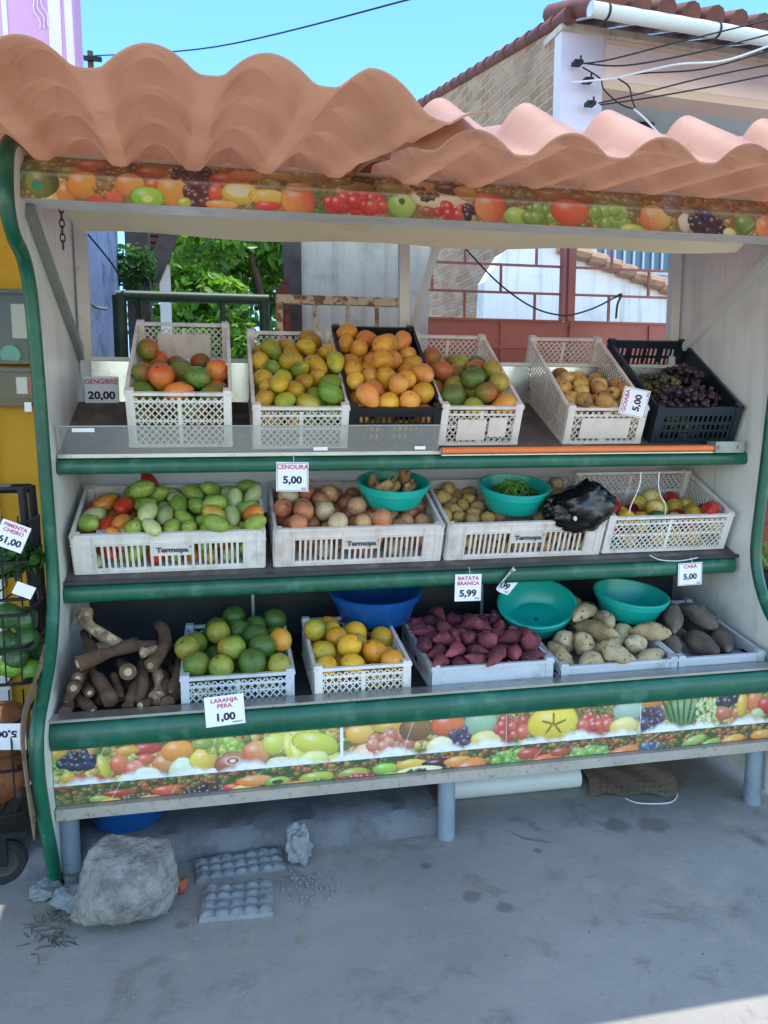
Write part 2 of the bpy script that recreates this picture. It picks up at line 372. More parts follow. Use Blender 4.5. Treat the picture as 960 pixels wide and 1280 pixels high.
    N = NT('clear_cover'); t = N.n('ShaderNodeBsdfTransparent'); t.inputs[0].default_value = (.86, .88, .87, 1); g = N.n('ShaderNodeBsdfGlossy'); g.inputs['Roughness'].default_value = .1; m1 = N.n('ShaderNodeMixShader'); m1.inputs[0].default_value = .015; N.l(t.outputs[0], m1.inputs[1]); N.l(g.outputs[0], m1.inputs[2]); N.l(m1.outputs[0], N.out.inputs[0]); M['clear_cover'] = N.mat
    # translucent board behind the middle shelf
    N = NT('translucent_board'); d = N.n('ShaderNodeBsdfDiffuse'); d.inputs[0].default_value = (.8, .82, .8, 1); t = N.n('ShaderNodeBsdfTranslucent'); t.inputs[0].default_value = (.85, .86, .84, 1)
    m = N.n('ShaderNodeMixShader'); m.inputs[0].default_value = .6; N.l(d.outputs[0], m.inputs[1]); N.l(t.outputs[0], m.inputs[2]); N.l(m.outputs[0], N.out.inputs[0]); M['trans_board'] = N.mat
    # terracotta coloured plastic roof sheet, slightly translucent
    N = NT('roof_sheet_plastic'); v = N.coords('Object')
    c = N.ramp(N.noise(v, 3, 5, .6), [(.3, lin('#a87a62')), (.7, lin('#be9278'))])
    c = N.mix(N.thr(N.noise(v, 9, 7, .7), .56, .8), c, lin('#8d6452'))
    pb = N.bsdf; N.l(c, pb.inputs['Base Color']); pb.inputs['Roughness'].default_value = .5; pb.inputs['Specular IOR Level'].default_value = .35
    N.l(N.bump(N.noise(v, 30, 4, .6), .06, .004), pb.inputs['Normal'])
    t = N.n('ShaderNodeBsdfTranslucent'); N.l(N.mix(1.0, c, (1, .88, .78, 1), 'MULTIPLY'), t.inputs[0])
    m = N.n('ShaderNodeMixShader'); m.inputs[0].default_value = .23; N.l(pb.outputs[0], m.inputs[1]); N.l(t.outputs[0], m.inputs[2]); N.l(m.outputs[0], N.out.inputs[0]); M['roof_sheet'] = N.mat
    # printed film: colour attribute
    N = NT('printed_film'); a = N.n('ShaderNodeAttribute', attribute_name='print'); v = N.coords('Object')
    c = N.mix(N.thr(N.noise(v, 14, 8, .7), .58, .8), a.outputs['Color'], lin('#9a958c')); c.node.inputs[0].default_value = 0
    mm = N.n('ShaderNodeMath', operation='MULTIPLY'); N.l(N.thr(N.noise(v, 14, 8, .7), .58, .85), mm.inputs[0]); mm.inputs[1].default_value = .22; N.l(mm.outputs[0], c.node.inputs[0])
    M['print'] = N.fin(c, .22, N.bump(N.noise(v, 5, 3, .5), .08, .01), 0, .5)
    # brick gable: rough weathered brick with mortar
    def brick(name, c1, c2, mort, bw, rh, scale=1, rough=.9, squash=1, ms=.012, bst=.8, patch=None):
        N = NT(name); v = N.coords('UV')
        w = N.n('ShaderNodeMix', data_type='VECTOR'); nn = N.n('ShaderNodeTexNoise'); nn.inputs['Scale'].default_value = 3.5; nn.inputs['Detail'].default_value = 3; N.l(v, nn.inputs['Vector'])
        w.inputs[0].default_value = .05; N.l(v, w.inputs[4]); N.l(nn.outputs['Color'], w.inputs[5])
        b = N.n('ShaderNodeTexBrick'); N.l(w.outputs[1], b.inputs['Vector']); b.inputs['Scale'].default_value = 1
        b.inputs['Color1'].default_value = lin(c1); b.inputs['Color2'].default_value = lin(c2); b.inputs['Mortar'].default_value = lin(mort)
        b.inputs['Brick Width'].default_value = bw; b.inputs['Row Height'].default_value = rh; b.inputs['Mortar Size'].default_value = ms; b.inputs['Mortar Smooth'].default_value = .35; b.inputs['Bias'].default_value = -.1
        col = N.mix(N.thr(N.noise(v, 4, 8, .7), .45, .75), b.outputs['Color'], lin(patch or mort))
        col = N.mix(N.thr(N.noise(v, 1.2, 6, .7), .5, .8), col, sc(lin(c1), .55))
        nr = N.bump(b.outputs['Fac'], bst, -.02); nr = N.bump(N.noise(v, 18, 5, .7), .6, .02, nr)
        return N.fin(col, rough, nr, 0, .2)
    M['brick_gable'] = brick('brick_gable', '#bd9676', '#94704f', '#b59f86', .22, .09, ms=.015, bst=1.0)
    M['brick_wall'] = brick('brick_wall', '#8e4b3b', '#7c4236', '#6d5148', .3, .12, ms=.008)
    # pavement
    N = NT('concrete_ground'); v = N.n('ShaderNodeNewGeometry').outputs['Position']
    c = N.ramp(N.noise(v, 1.3, 8, .62), [(.3, lin('#84807a')), (.7, lin('#a09b93'))])
    c = N.mix(N.thr(N.noise(v, 5, 8, .7, dist=.6), .53, .72), c, lin('#736e64'))
    c = N.mix(N.thr(N.noise(v, 2.3, 6, .7), .56, .75), c, lin('#aba08c'))
    c = N.mix(N.thr(N.noise(v, 3.1, 3, .5, dist=.3), .675, .72), c, lin('#6a6865'))
    c = N.mix(N.thr(N.noise(v, 70, 3, .6), .62, .8), c, lin('#a5a29c'))
    vo = N.n('ShaderNodeTexVoronoi', feature='F1'); vo.inputs['Scale'].default_value = 9; N.l(v, vo.inputs['Vector'])
    c = N.mix(N.thr(vo.outputs['Distance'], .035, .02), c, lin('#3f3c38'))
    for x, y, r in ((1.37, 2.42, .055), (1.50, 2.40, .06), (.72, 2.13, .035), (.80, 2.06, .028), (.62, 2.32, .02), (1.02, 2.33, .018)):
        vm = N.n('ShaderNodeVectorMath', operation='DISTANCE'); N.l(v, vm.inputs[0]); vm.inputs[1].default_value = (x, y, 0)
        ad = N.n('ShaderNodeMath', operation='MULTIPLY_ADD'); N.l(N.noise(v, 22, 4, .7), ad.inputs[0]); ad.inputs[1].default_value = r*1.6; N.l(vm.outputs['Value'], ad.inputs[2])
        mk = N.thr(ad.outputs[0], r*1.9, r*1.45); mm = N.n('ShaderNodeMath', operation='MULTIPLY'); N.l(mk, mm.inputs[0]); mm.inputs[1].default_value = .42; c = N.mix(mm.outputs[0], c, lin('#34322f'))
    wv = N.n('ShaderNodeMix', data_type='VECTOR'); wn = N.n('ShaderNodeTexNoise'); wn.inputs['Scale'].default_value = 2.5; wn.inputs['Detail'].default_value = 6; N.l(v, wn.inputs['Vector']); wv.inputs[0].default_value = .22; N.l(v, wv.inputs[4]); N.l(wn.outputs['Color'], wv.inputs[5])
    vc = N.n('ShaderNodeTexVoronoi', feature='DISTANCE_TO_EDGE'); vc.inputs['Scale'].default_value = .85; N.l(wv.outputs[1], vc.inputs['Vector'])
    ck = N.thr(vc.outputs['Distance'], .006, .0015); cm = N.n('ShaderNodeMath', operation='MULTIPLY'); N.l(ck, cm.inputs[0]); N.l(N.thr(N.noise(v, 1.7, 4, .6), .54, .66), cm.inputs[1])
    c = N.mix(cm.outputs[0], c, lin('#4a4743'))
    nr = N.bump(N.noise(v, 4, 8, .7), .3, .02); nr = N.bump(N.noise(v, 28, 6, .7), .35, .006, nr); nr = N.bump(N.noise(v, 130, 3, .6), .3, .003, nr)
    M['ground'] = N.fin(c, N.thr(N.noise(v, 3, 5, .6), .2, .8), nr, 0, .35)
    rr = N.bsdf.inputs['Roughness'].links[0].from_node; rr.inputs[3].default_value = .55; rr.inputs[4].default_value = .85
    # leaves
    def leaf(name, a, b, tr):
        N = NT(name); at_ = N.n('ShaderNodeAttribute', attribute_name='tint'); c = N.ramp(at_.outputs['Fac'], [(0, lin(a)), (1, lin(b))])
        pb = N.bsdf; N.l(c, pb.inputs['Base Color']); pb.inputs['Roughness'].default_value = .45; t = N.n('ShaderNodeBsdfTranslucent'); N.l(N.mix(1.0, c, tr, 'MULTIPLY'), t.inputs[0])
        m = N.n('ShaderNodeMixShader'); m.inputs[0].default_value = .45; N.l(pb.outputs[0], m.inputs[1]); N.l(t.outputs[0], m.inputs[2]); N.l(m.outputs[0], N.out.inputs[0]); return N.mat
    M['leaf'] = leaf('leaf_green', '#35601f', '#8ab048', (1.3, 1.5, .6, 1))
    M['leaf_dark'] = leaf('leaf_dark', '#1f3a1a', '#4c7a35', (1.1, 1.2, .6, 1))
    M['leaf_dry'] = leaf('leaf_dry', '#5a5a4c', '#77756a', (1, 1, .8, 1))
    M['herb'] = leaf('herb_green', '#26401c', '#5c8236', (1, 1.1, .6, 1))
    M['trunk'] = pm('bark', '#5a4838', .9, .3, 12, '#332a22', 14, .5, .65, .6, .6, 40)
    # produce
    F = fruit_mat
    M['mango_big'] = [('green and red', F('mango_green_red', '#6f7a2c', '#8c8a34', '#b5542e', .46, .62, '#5b4a22', .66, .74)), ('orange red', F('mango_orange_red', '#d08a3a', '#c9562f', '#c23f2a', .5, .66, '#6b4a20', .64, .72)),
                      ('dark green', F('mango_dark_green', '#4d6a2c', '#6e8a3a', '#a5632c', .6, .74, '#4a4420', .66, .74)), ('yellow orange', F('mango_yellow_orange', '#c9972e', '#d58436', '#8a8a30', .55, .7, '#7a5420', .64, .72))]
    M['mango_small'] = [('ripe yellow', F('mango_yellow', '#bd9626', '#cdaa36', '#98922c', .56, .72, '#4a3716', .645, .69, 55)), ('spotted golden', F('mango_golden', '#b58c26', '#c69a30', '#a9742a', .56, .7, '#3f2c12', .62, .67, 50)),
                        ('yellow green', F('mango_yellow_green', '#9aa034', '#c0ac38', '#6f8a2f', .48, .64, '#4b451c', .65, .7, 55)), ('green', F('mango_green', '#5d8430', '#7f9c3a', '#a8a53c', .58, .74, '#44451c', .66, .72))]
    M['mango_round'] = [('smooth orange', F('mango_orange', '#d8962c', '#e2a83e', '#d98838', .54, .7, '#8a5520', .68, .75)), ('peach orange', F('mango_peach', '#dc9440', '#e2a550', '#d47844', .5, .66, '#8f4f22', .68, .75)),
                        ('golden', F('mango_gold', '#dfa430', '#e8b444', None, spots='#7a4f1c', slo=.67, shi=.74))]
    M['mango_mid'] = [('dark green', F('mango_bottle', '#4c5f2a', '#66763a', '#7f6a34', .58, .74, '#3a381c', .66, .74)), ('green and red', F('mango_blush', '#6a7434', '#8a8a3c', '#b85a34', .45, .6, '#4b3f20', .66, .74)),
                      ('orange', F('mango_orange_mid', '#c98736', '#d8953e', '#bc5c30', .55, .7, '#6f4a1e', .65, .72)), ('yellow green', F('mango_lime', '#8c963c', '#b09a3c', '#c06c34', .56, .7, '#57491f', .65, .72))]
    M['guava'] = [('pale yellow', F('guava_yellow', '#d0a452', '#dcb766', '#c08a44', .52, .68, '#5f3f1e', .6, .66, 60, tips='#4a3018', tipa=.033)), ('bruised brown', F('guava_brown', '#b98444', '#cc9c54', '#8a5a30', .48, .6, '#4d3118', .57, .64, 55, tips='#3f2814', tipa=.033))]
    M['grape_bunch'] = [('dark purple', F('grape_purple', '#241a28', '#3d2a38', '#4a2c34', .5, .66, None, rough=.38)), ('green tinged dark', F('grape_mixed', '#2c2230', '#5a5a30', '#6c7038', .46, .6, None, rough=.38))]
    M['tomato'] = [('green', F('tomato_green', '#7f9a3e', '#9db552', None, scale=16, rough=.3)), ('pale green', F('tomato_pale', '#a9b878', '#c2c88e', '#93ab58', .55, .7, None, scale=16, rough=.3)),
                   ('red', F('tomato_red', '#c23420', '#d2472c', None, scale=16, rough=.3)), ('orange', F('tomato_orange', '#d47a30', '#d9923c', '#c85a2a', .5, .66, None, scale=16, rough=.3)), ('yellow green', F('tomato_turning', '#a8a63c', '#c2ab44', '#c9883a', .58, .74, None, scale=16, rough=.3))]
    M['onion'] = [('reddish brown', F('onion_brown', '#b06a44', '#c8885e', '#9a5440', .5, .66, '#cfa684', .63, .7, 40, rough=.35, tips='#6a4030', tipa=.033)), ('tan', F('onion_tan', '#c08e60', '#cfa276', '#a86c48', .5, .66, '#d8b898', .63, .7, 40, rough=.35, tips='#7a5038', tipa=.033)), ('pale skinned', F('onion_pale', '#b8a07c', '#c8b08c', '#a0845c', .55, .7, None, rough=.35))]
    M['potato'] = [('dusty tan', F('potato_tan', '#bd9452', '#cfa866', '#9c7542', .52, .68, '#7a5f3e', .62, .7, 70, rough=.75, bump=.2)), ('light brown', F('potato_brown', '#a98658', '#b8986a', '#8a6a46', .52, .68, '#6c5233', .62, .7, 70, rough=.75, bump=.2))]
    M['bell_pepper'] = [('yellow', F('pepper_yellow', '#d6a42c', '#e2bc4e', '#e6d08a', .58, .7, '#a8701e', .64, .72, 60, rough=.35)), ('dark green', F('pepper_green', '#2c4a26', '#3f6330', None, rough=.3))]
    M['long_pepper'] = [('red', F('pepper_red', '#a82424', '#c23630', '#8a1c1e', .55, .7, None, rough=.28))]
    M['orange'] = [('green', F('orange_green', '#5c7628', '#7c8a34', '#9a983c', .55, .72, '#3f5a1c', .66, .74, 120, scale=8, rough=.38, bump=.25, bs=260)), ('dark green', F('orange_dark_green', '#3f5a24', '#52702c', None, spots='#34501c', slo=.66, shi=.74, ss=120, scale=8, rough=.38, bump=.25, bs=260)),
                   ('yellow green', F('orange_lime', '#7f8632', '#a09438', '#b88434', .6, .74, '#5f6a22', .66, .74, 120, scale=8, rough=.38, bump=.25, bs=260)), ('orange tinged', F('orange_ripe', '#c98a30', '#d89a3a', '#8f9c38', .56, .7, None, scale=8, rough=.38, bump=.25, bs=260))]
    M['yellow_orange'] = [('golden yellow', F('citrus_gold', '#d49a1f', '#e0ac34', '#b9a030', .55, .7, '#7f661e', .64, .7, 60, scale=9, rough=.42, bump=.25, bs=240)), ('orange yellow', F('citrus_orange', '#d98f22', '#e09e34', None, spots='#8a6a1e', slo=.65, shi=.71, ss=60, scale=9, rough=.42, bump=.25, bs=240)),
                          ('yellow green', F('citrus_turning', '#b0a034', '#cfac36', '#8a9432', .5, .66, '#6a6222', .64, .7, 60, scale=9, rough=.42, bump=.25, bs=240))]
    M['sweet_potato'] = [('purple', F('sweet_purple', '#6c2f39', '#863f49', '#4c232c', .48, .62, '#a87a78', .62, .70, 55, rough=.75, bump=.6, bs=70)), ('pinkish red', F('sweet_pink', '#8a3c48', '#a04e58', '#682a38', .48, .62, '#bc9086', .62, .70, 55, rough=.75, bump=.6, bs=70))]
    M['white_yam'] = [('cream', F('yam_cream', '#b5a27c', '#c6b692', '#93805c', .5, .66, '#5c4a32', .585, .65, 55, rough=.8, bump=.55, bs=70)), ('dusty beige', F('yam_beige', '#a08c66', '#b4a27c', '#806c4c', .5, .66, '#4f3f2a', .57, .64, 55, rough=.8, bump=.55, bs=70))]
    M['dark_yam'] = [('grey brown', F('yam_grey', '#5f574f', '#776d63', '#4a423b', .5, .66, '#8a7f72', .62, .7, 60, rough=.9, bump=.5, bs=80)), ('dusty brown', F('yam_brown', '#6a5d52', '#807268', '#4d443c', .5, .66, '#8f8578', .62, .7, 60, rough=.9, bump=.5, bs=80))]
    M['ginger'] = [('brown', F('ginger_brown', '#9a7448', '#b08a5c', '#6f5233', .52, .66, '#d8bc7c', .66, .72, 50, rough=.8, bump=.4, bs=90))]
    M['cassava'] = F('cassava_skin', '#523c2e', '#6b5140', '#38291f', .46, .6, '#8f7660', .64, .70, 38, rough=.9, bump=.8, bs=55)
    M['cassava_scar'] = F('cassava_scar', '#7a5f48', '#c0a482', '#5c4636', .52, .62, '#cdb594', .55, .62, 28, rough=.9, bump=.5, bs=70)
    M['cassava_cut'] = F('cassava_flesh', '#a89878', '#c2b494', '#8a7858', .58, .7, None, rough=.7)
    M['pumpkin'] = F('pumpkin_skin', '#7c4a2c', '#925a36', '#633a24', .52, .68, '#c0906a', .64, .72, 40, rough=.5)
    M['green_lime'] = F('lime_skin', '#5c8a2c', '#7fa63c', None, rough=.35)
# ---------------------------------------------------------------- printed strips (fruit photographs on film), painted into a colour attribute
class Print:
    def __init__(s, name, path, x0, x1, dx, dv):
        # path: list of (y,z) from bottom to top
        segs = [math.dist(path[i], path[i+1]) for i in range(len(path)-1)]; tot = sum(segs)
        nv = int(tot/dv); nx = int((x1-x0)/dx); s.nx, s.nv = nx, nv
        yz = []
        for j in range(nv+1):
            d = tot*j/nv; i = 0
            while i < len(segs)-1 and d > segs[i]: d -= segs[i]; i += 1
            t = min(1, d/segs[i]); a, b = path[i], path[i+1]
            yz.append((a[0]+(b[0]-a[0])*t, a[1]+(b[1]-a[1])*t))
        s.yz = yz; s.xs = np.linspace(x0, x1, nx+1)
        s.X, s.Z = np.meshgrid(s.xs, np.array([z for _, z in yz])); s.C = np.zeros((nv+1, nx+1, 3)); s.path = path
        s.rng = np.random.default_rng(sum(map(ord, name))); s.name = name
        s.zlo, s.zhi = path[0][1], path[-1][1]
    def P(s, px, py, rx, rz):
        Y = s.path[0][0]; p = at(px, py, Y); k = (p-EYE).dot(FW)/FPX
        return p.x, p.z, rx*k*1.02, rz*k*1.02
    def lum(s, x, z, sc_):
        return np.sin(x*sc_+z*sc_*1.7)*np.sin(z*sc_*1.3-x*sc_*.6)
    def ell(s, cx, cz, rx, rz, c1, c2=None, ang=0, gl=.35, hl=True, flat=False, side=1, sh=.5):
        c1 = np.array(lin(c1)[:3]); c2 = np.array(lin(c2)[:3]) if c2 else c1
        ca, sa = math.cos(ang), math.sin(ang)
        R_ = max(rx, rz)*1.05
        i0, i1 = np.searchsorted(s.xs, [cx-R_, cx+R_])
        if i1 <= i0: return
        X = s.X[:, i0:i1]-cx; Z = s.Z[:, i0:i1]-cz
        u = (X*ca+Z*sa)/rx; v = (-X*sa+Z*ca)/rz
        th = np.arctan2(v, u); w = 1+.03*np.sin(3*th+cx*90)+.02*np.sin(5*th+cz*200)
        d2 = (u*u+v*v)/(w*w); m = d2 < 1
        if not m.any(): return
        nzv = np.sqrt(np.clip(1-d2, 0, 1))
        shade = 1 if flat else (1-sh)+sh*np.clip(.45*nzv+.5*v+.25*u*-1+.45, 0, 1.15)
        t = np.clip(.5+.6*u*side+.25*v+.12*s.lum(s.X[:, i0:i1], s.Z[:, i0:i1], 160), 0, 1)[..., None]
        col = (c1*(1-t)+c2*t)*(shade if flat else shade[..., None])
        if hl and not flat:
            g = np.exp(-(((u+.3)/.28)**2+((v-.4)/.22)**2))*gl; col = col+(1-col)*g[..., None]
        edge = np.clip((1-d2)*6, 0, 1)[..., None]
        blk = s.C[:, i0:i1]; blk[m] = (col*(.55+.45*edge))[m]
    def b(s, px, py, rx, rz, c1, c2=None, **k): s.ell(*s.P(px, py, rx, rz), c1, c2, **k)
    def cl(s, px, py, rx, rz, r, c1, c2=None, n=30, **k):
        cx, cz, RX, RZ = s.P(px, py, rx, rz); _, _, r_, _ = s.P(px, py, r, r)
        for _ in range(n):
            a = s.rng.uniform(0, 2*PI); q = math.sqrt(s.rng.uniform(0, 1)); rr = r_*s.rng.uniform(.8, 1.15)
            s.ell(cx+RX*q*math.cos(a), cz+RZ*q*math.sin(a), rr, rr*s.rng.uniform(.85, 1.2), c1, c2 if s.rng.random() < .6 else c1, gl=.45, **k)
    def leafy(s, px, py, rx, rz, c1, c2, n=40):
        cx, cz, RX, RZ = s.P(px, py, rx, rz)
        for _ in range(n):
            s.ell(cx+RX*s.rng.uniform(-1, 1), cz+RZ*s.rng.uniform(-1, 1), RX*s.rng.uniform(.12, .3), RZ*s.rng.uniform(.05, .16), c1 if s.rng.random() < .5 else c2, c2, ang=s.rng.uniform(0, PI), hl=False)
    def fill(s, cols, n, r):
        cols_ = [np.array(lin(c)[:3]) for c in cols]; s.C[:] = cols_[0]*.6
        for _ in range(n):
            x = s.rng.uniform(s.xs[0], s.xs[-1]); z = s.rng.uniform(s.zlo, s.zhi); q = r*s.rng.uniform(.6, 1.4); c = cols[s.rng.integers(len(cols))]
            s.ell(x, z, q*1.25, q, c, cols[s.rng.integers(len(cols))], ang=s.rng.uniform(-.5, .5), gl=.3)
    def white(s, base, amp, seed=0, soft=.010):
        x = s.X; line = base+amp*(.5*np.sin(x*38+seed)+.35*np.abs(np.sin(x*61+1.3*seed))+.3*np.sin(x*17))
        t = np.clip((line-s.Z)/soft, 0, 1)[..., None]
        w = np.array([.80, .84, .88])*(1-.12*np.clip(s.lum(s.X, s.Z, 90), 0, 1))[..., None]
        s.C[:] = s.C*(1-t)+w*t
    def scuff(s, n=40):
        for _ in range(n):
            x = s.rng.uniform(s.xs[0], s.xs[-1]); z = s.rng.uniform(s.zlo, s.zhi); L = s.rng.uniform(.01, .06); a = s.rng.uniform(.6, 1.3)
            d = np.abs((s.X-x)*math.sin(a)-(s.Z-z)*math.cos(a)); l = np.abs((s.X-x)*math.cos(a)+(s.Z-z)*math.sin(a))
            m = (d < .0012) & (l < L); s.C[m] = s.C[m]*.55+.38
    def build(s, name, parent):
        mb = MB(); nx, nv = s.nx, s.nv
        mb.grid(nx, nv, lambda u, v: (s.xs[int(round(u*nx))], s.yz[int(round(v*nv))][0], s.yz[int(round(v*nv))][1]))
        me = mb.mesh(name, M['print'])
        a = me.color_attributes.new('print', 'FLOAT_COLOR', 'POINT')
        arr = np.ones((len(mb.v), 4), dtype=np.float32); gy = s.C.mean(axis=2, keepdims=True); s.C = (s.C*.94+gy*.06)*.93+.03; arr[:, :3] = np.clip(s.C.reshape(-1, 3), 0.005, .9)
        a.data.foreach_set('color', arr.ravel())
        return link(name, me, parent, True)

def paint_fascia(s):
    s.fill(['#a08a4a', '#b8853f', '#8a8040', '#b0603c', '#7a7a3a', '#c8a860'], 900, .010)
    b, cl, lf = s.b, s.cl, s.leafy
    cl(50,202,16,9,6,'#8a9a5a','#a3ad70',22); b(36,212,10,18,'#6d8a3c'); b(85,212,15,9,'#8a9a3c','#b0a04a')
    b(112,201,22,10,'#b8502c','#c87040'); b(66,250,14,10,'#d8b050'); b(83,240,12,15,'#d88a2c')
    b(52,227,20,18,'#9aa83c','#4a5c22'); b(46,231,6,6,'#0fa070',flat=True)
    cl(155,209,30,12,5,'#6a5028','#8a6a34',40); b(131,246,22,14,'#d0402c','#e07050'); b(103,230,19,18,'#e08a20','#e8a838'); cl(128,232,10,12,4,'#8a6a30','#a8843c',10)
    b(186,212,18,11,'#a84a28','#c87a40'); b(162,230,18,16,'#d88a26','#e8b050'); b(192,231,11,9,'#d06a2c'); b(216,238,20,19,'#e09428','#eab04a'); b(184,247,20,14,'#7cc02c','#a8d84a'); b(184,248,7,5,'#c8e070',flat=True)
    cl(245,215,28,14,5.5,'#3a2830','#5a4048',46); cl(248,243,14,13,6,'#5a2a2c','#7a4440',22); b(231,253,8,6,'#b8c838')
    b(283,222,22,12,'#c05030','#d07a4a'); b(309,214,24,9,'#d88040','#e0a868',hl=False); b(270,241,9,12,'#e0502c','#e8703c'); b(342,227,17,11,'#8a8a40','#6a6a2a'); b(343,227,8,5,'#b0a860',flat=True)
    b(300,241,22,14,'#e8c030','#f0d860'); b(298,238,15,8,'#f4e8a8',flat=True); b(335,246,24,10,'#e8b830','#f0d060'); b(277,256,20,6,'#e89030','#f0b860'); b(335,257,16,6,'#d8482c')
    b(350,213,20,8,'#b09048','#c8a858'); b(374,250,23,18,'#e8a040','#d85830'); cl(395,217,22,8,9,'#9a8a48','#b0985a',7); b(375,232,18,7,'#c89848'); lf(407,252,14,15,'#3a5a2a','#5a8040',60)
    b(447,230,24,9,'#a89858','#b8a868'); b(430,222,14,6,'#8a8048'); b(468,243,14,6,'#b05838'); b(492,234,20,11,'#98984c','#b0a860')
    cl(445,254,34,9,9,'#c82a24','#e04a38',30); cl(470,256,10,9,7,'#d83a30','#e86050',6); b(503,257,18,15,'#8cc040','#c0dc70'); b(503,251,4,4,'#4a6a24',flat=True)
    b(552,245,38,18,'#e8d8a0','#f0e0b8',gl=.1); cl(538,245,16,6,3.4,'#4a3420',None,20); b(530,228,26,10,'#c8a868'); cl(524,229,10,4,3,'#4a3424',None,10); b(570,232,24,10,'#5a4a40','#403438'); b(590,238,20,12,'#c89848','#d8b060')
    cl(562,264,18,7,6,'#c83830','#e05848',14); b(536,264,10,6,'#a85838'); cl(589,262,7,11,5,'#3a2030','#5a3048',10)
    cl(640,240,34,12,8,'#8a8a58','#a0a070',26); b(614,258,21,21,'#e89850','#d8603a'); b(646,270,17,11,'#98c040','#b8d868'); cl(674,268,20,10,7,'#7aa03c','#9cc058',16)
    b(700,240,24,10,'#a87858'); b(714,264,26,18,'#d85030','#e87848'); cl(770,248,34,10,8,'#8c9060','#a4a878',22); b(735,244,16,8,'#a86850'); cl(768,270,26,11,8,'#88b448','#a8cc68',20); b(790,287,16,7,'#b8d050')
    b(820,272,22,17,'#d87048','#e8d070',side=1); cl(850,254,18,9,8,'#8a8478','#a09a90',12); b(857,278,9,12,'#d8d0b8'); cl(885,280,24,10,6,'#30202c','#4a3044',30); cl(880,270,10,8,5,'#2a3a6a','#4a2a30',8)
    b(905,263,16,10,'#8a8458','#a09868'); b(932,280,14,12,'#5a8a38','#88a850'); b(945,262,18,9,'#9a8a68'); b(912,291,9,6,'#e0d890'); b(958,284,14,14,'#e8a058','#e06a48'); b(985,280,18,16,'#d8903c','#c85030'); cl(1010,282,14,10,6,'#7aa03c','#9cc058',14)
    s.C = np.clip(s.C*1.2, 0, .85); s.C *= (.85+.15*np.clip((2.183-s.Z)/.006, 0, 1))[..., None]      # shade of the tilted upper facet painted into the film above the fold
    g = np.exp(-((s.Z-2.176)/.006)**2)[..., None]*.22; s.C[:] = s.C*(1-g)+g*.75  # glossy highlight along the fold, painted into the film colour
    s.scuff(5)
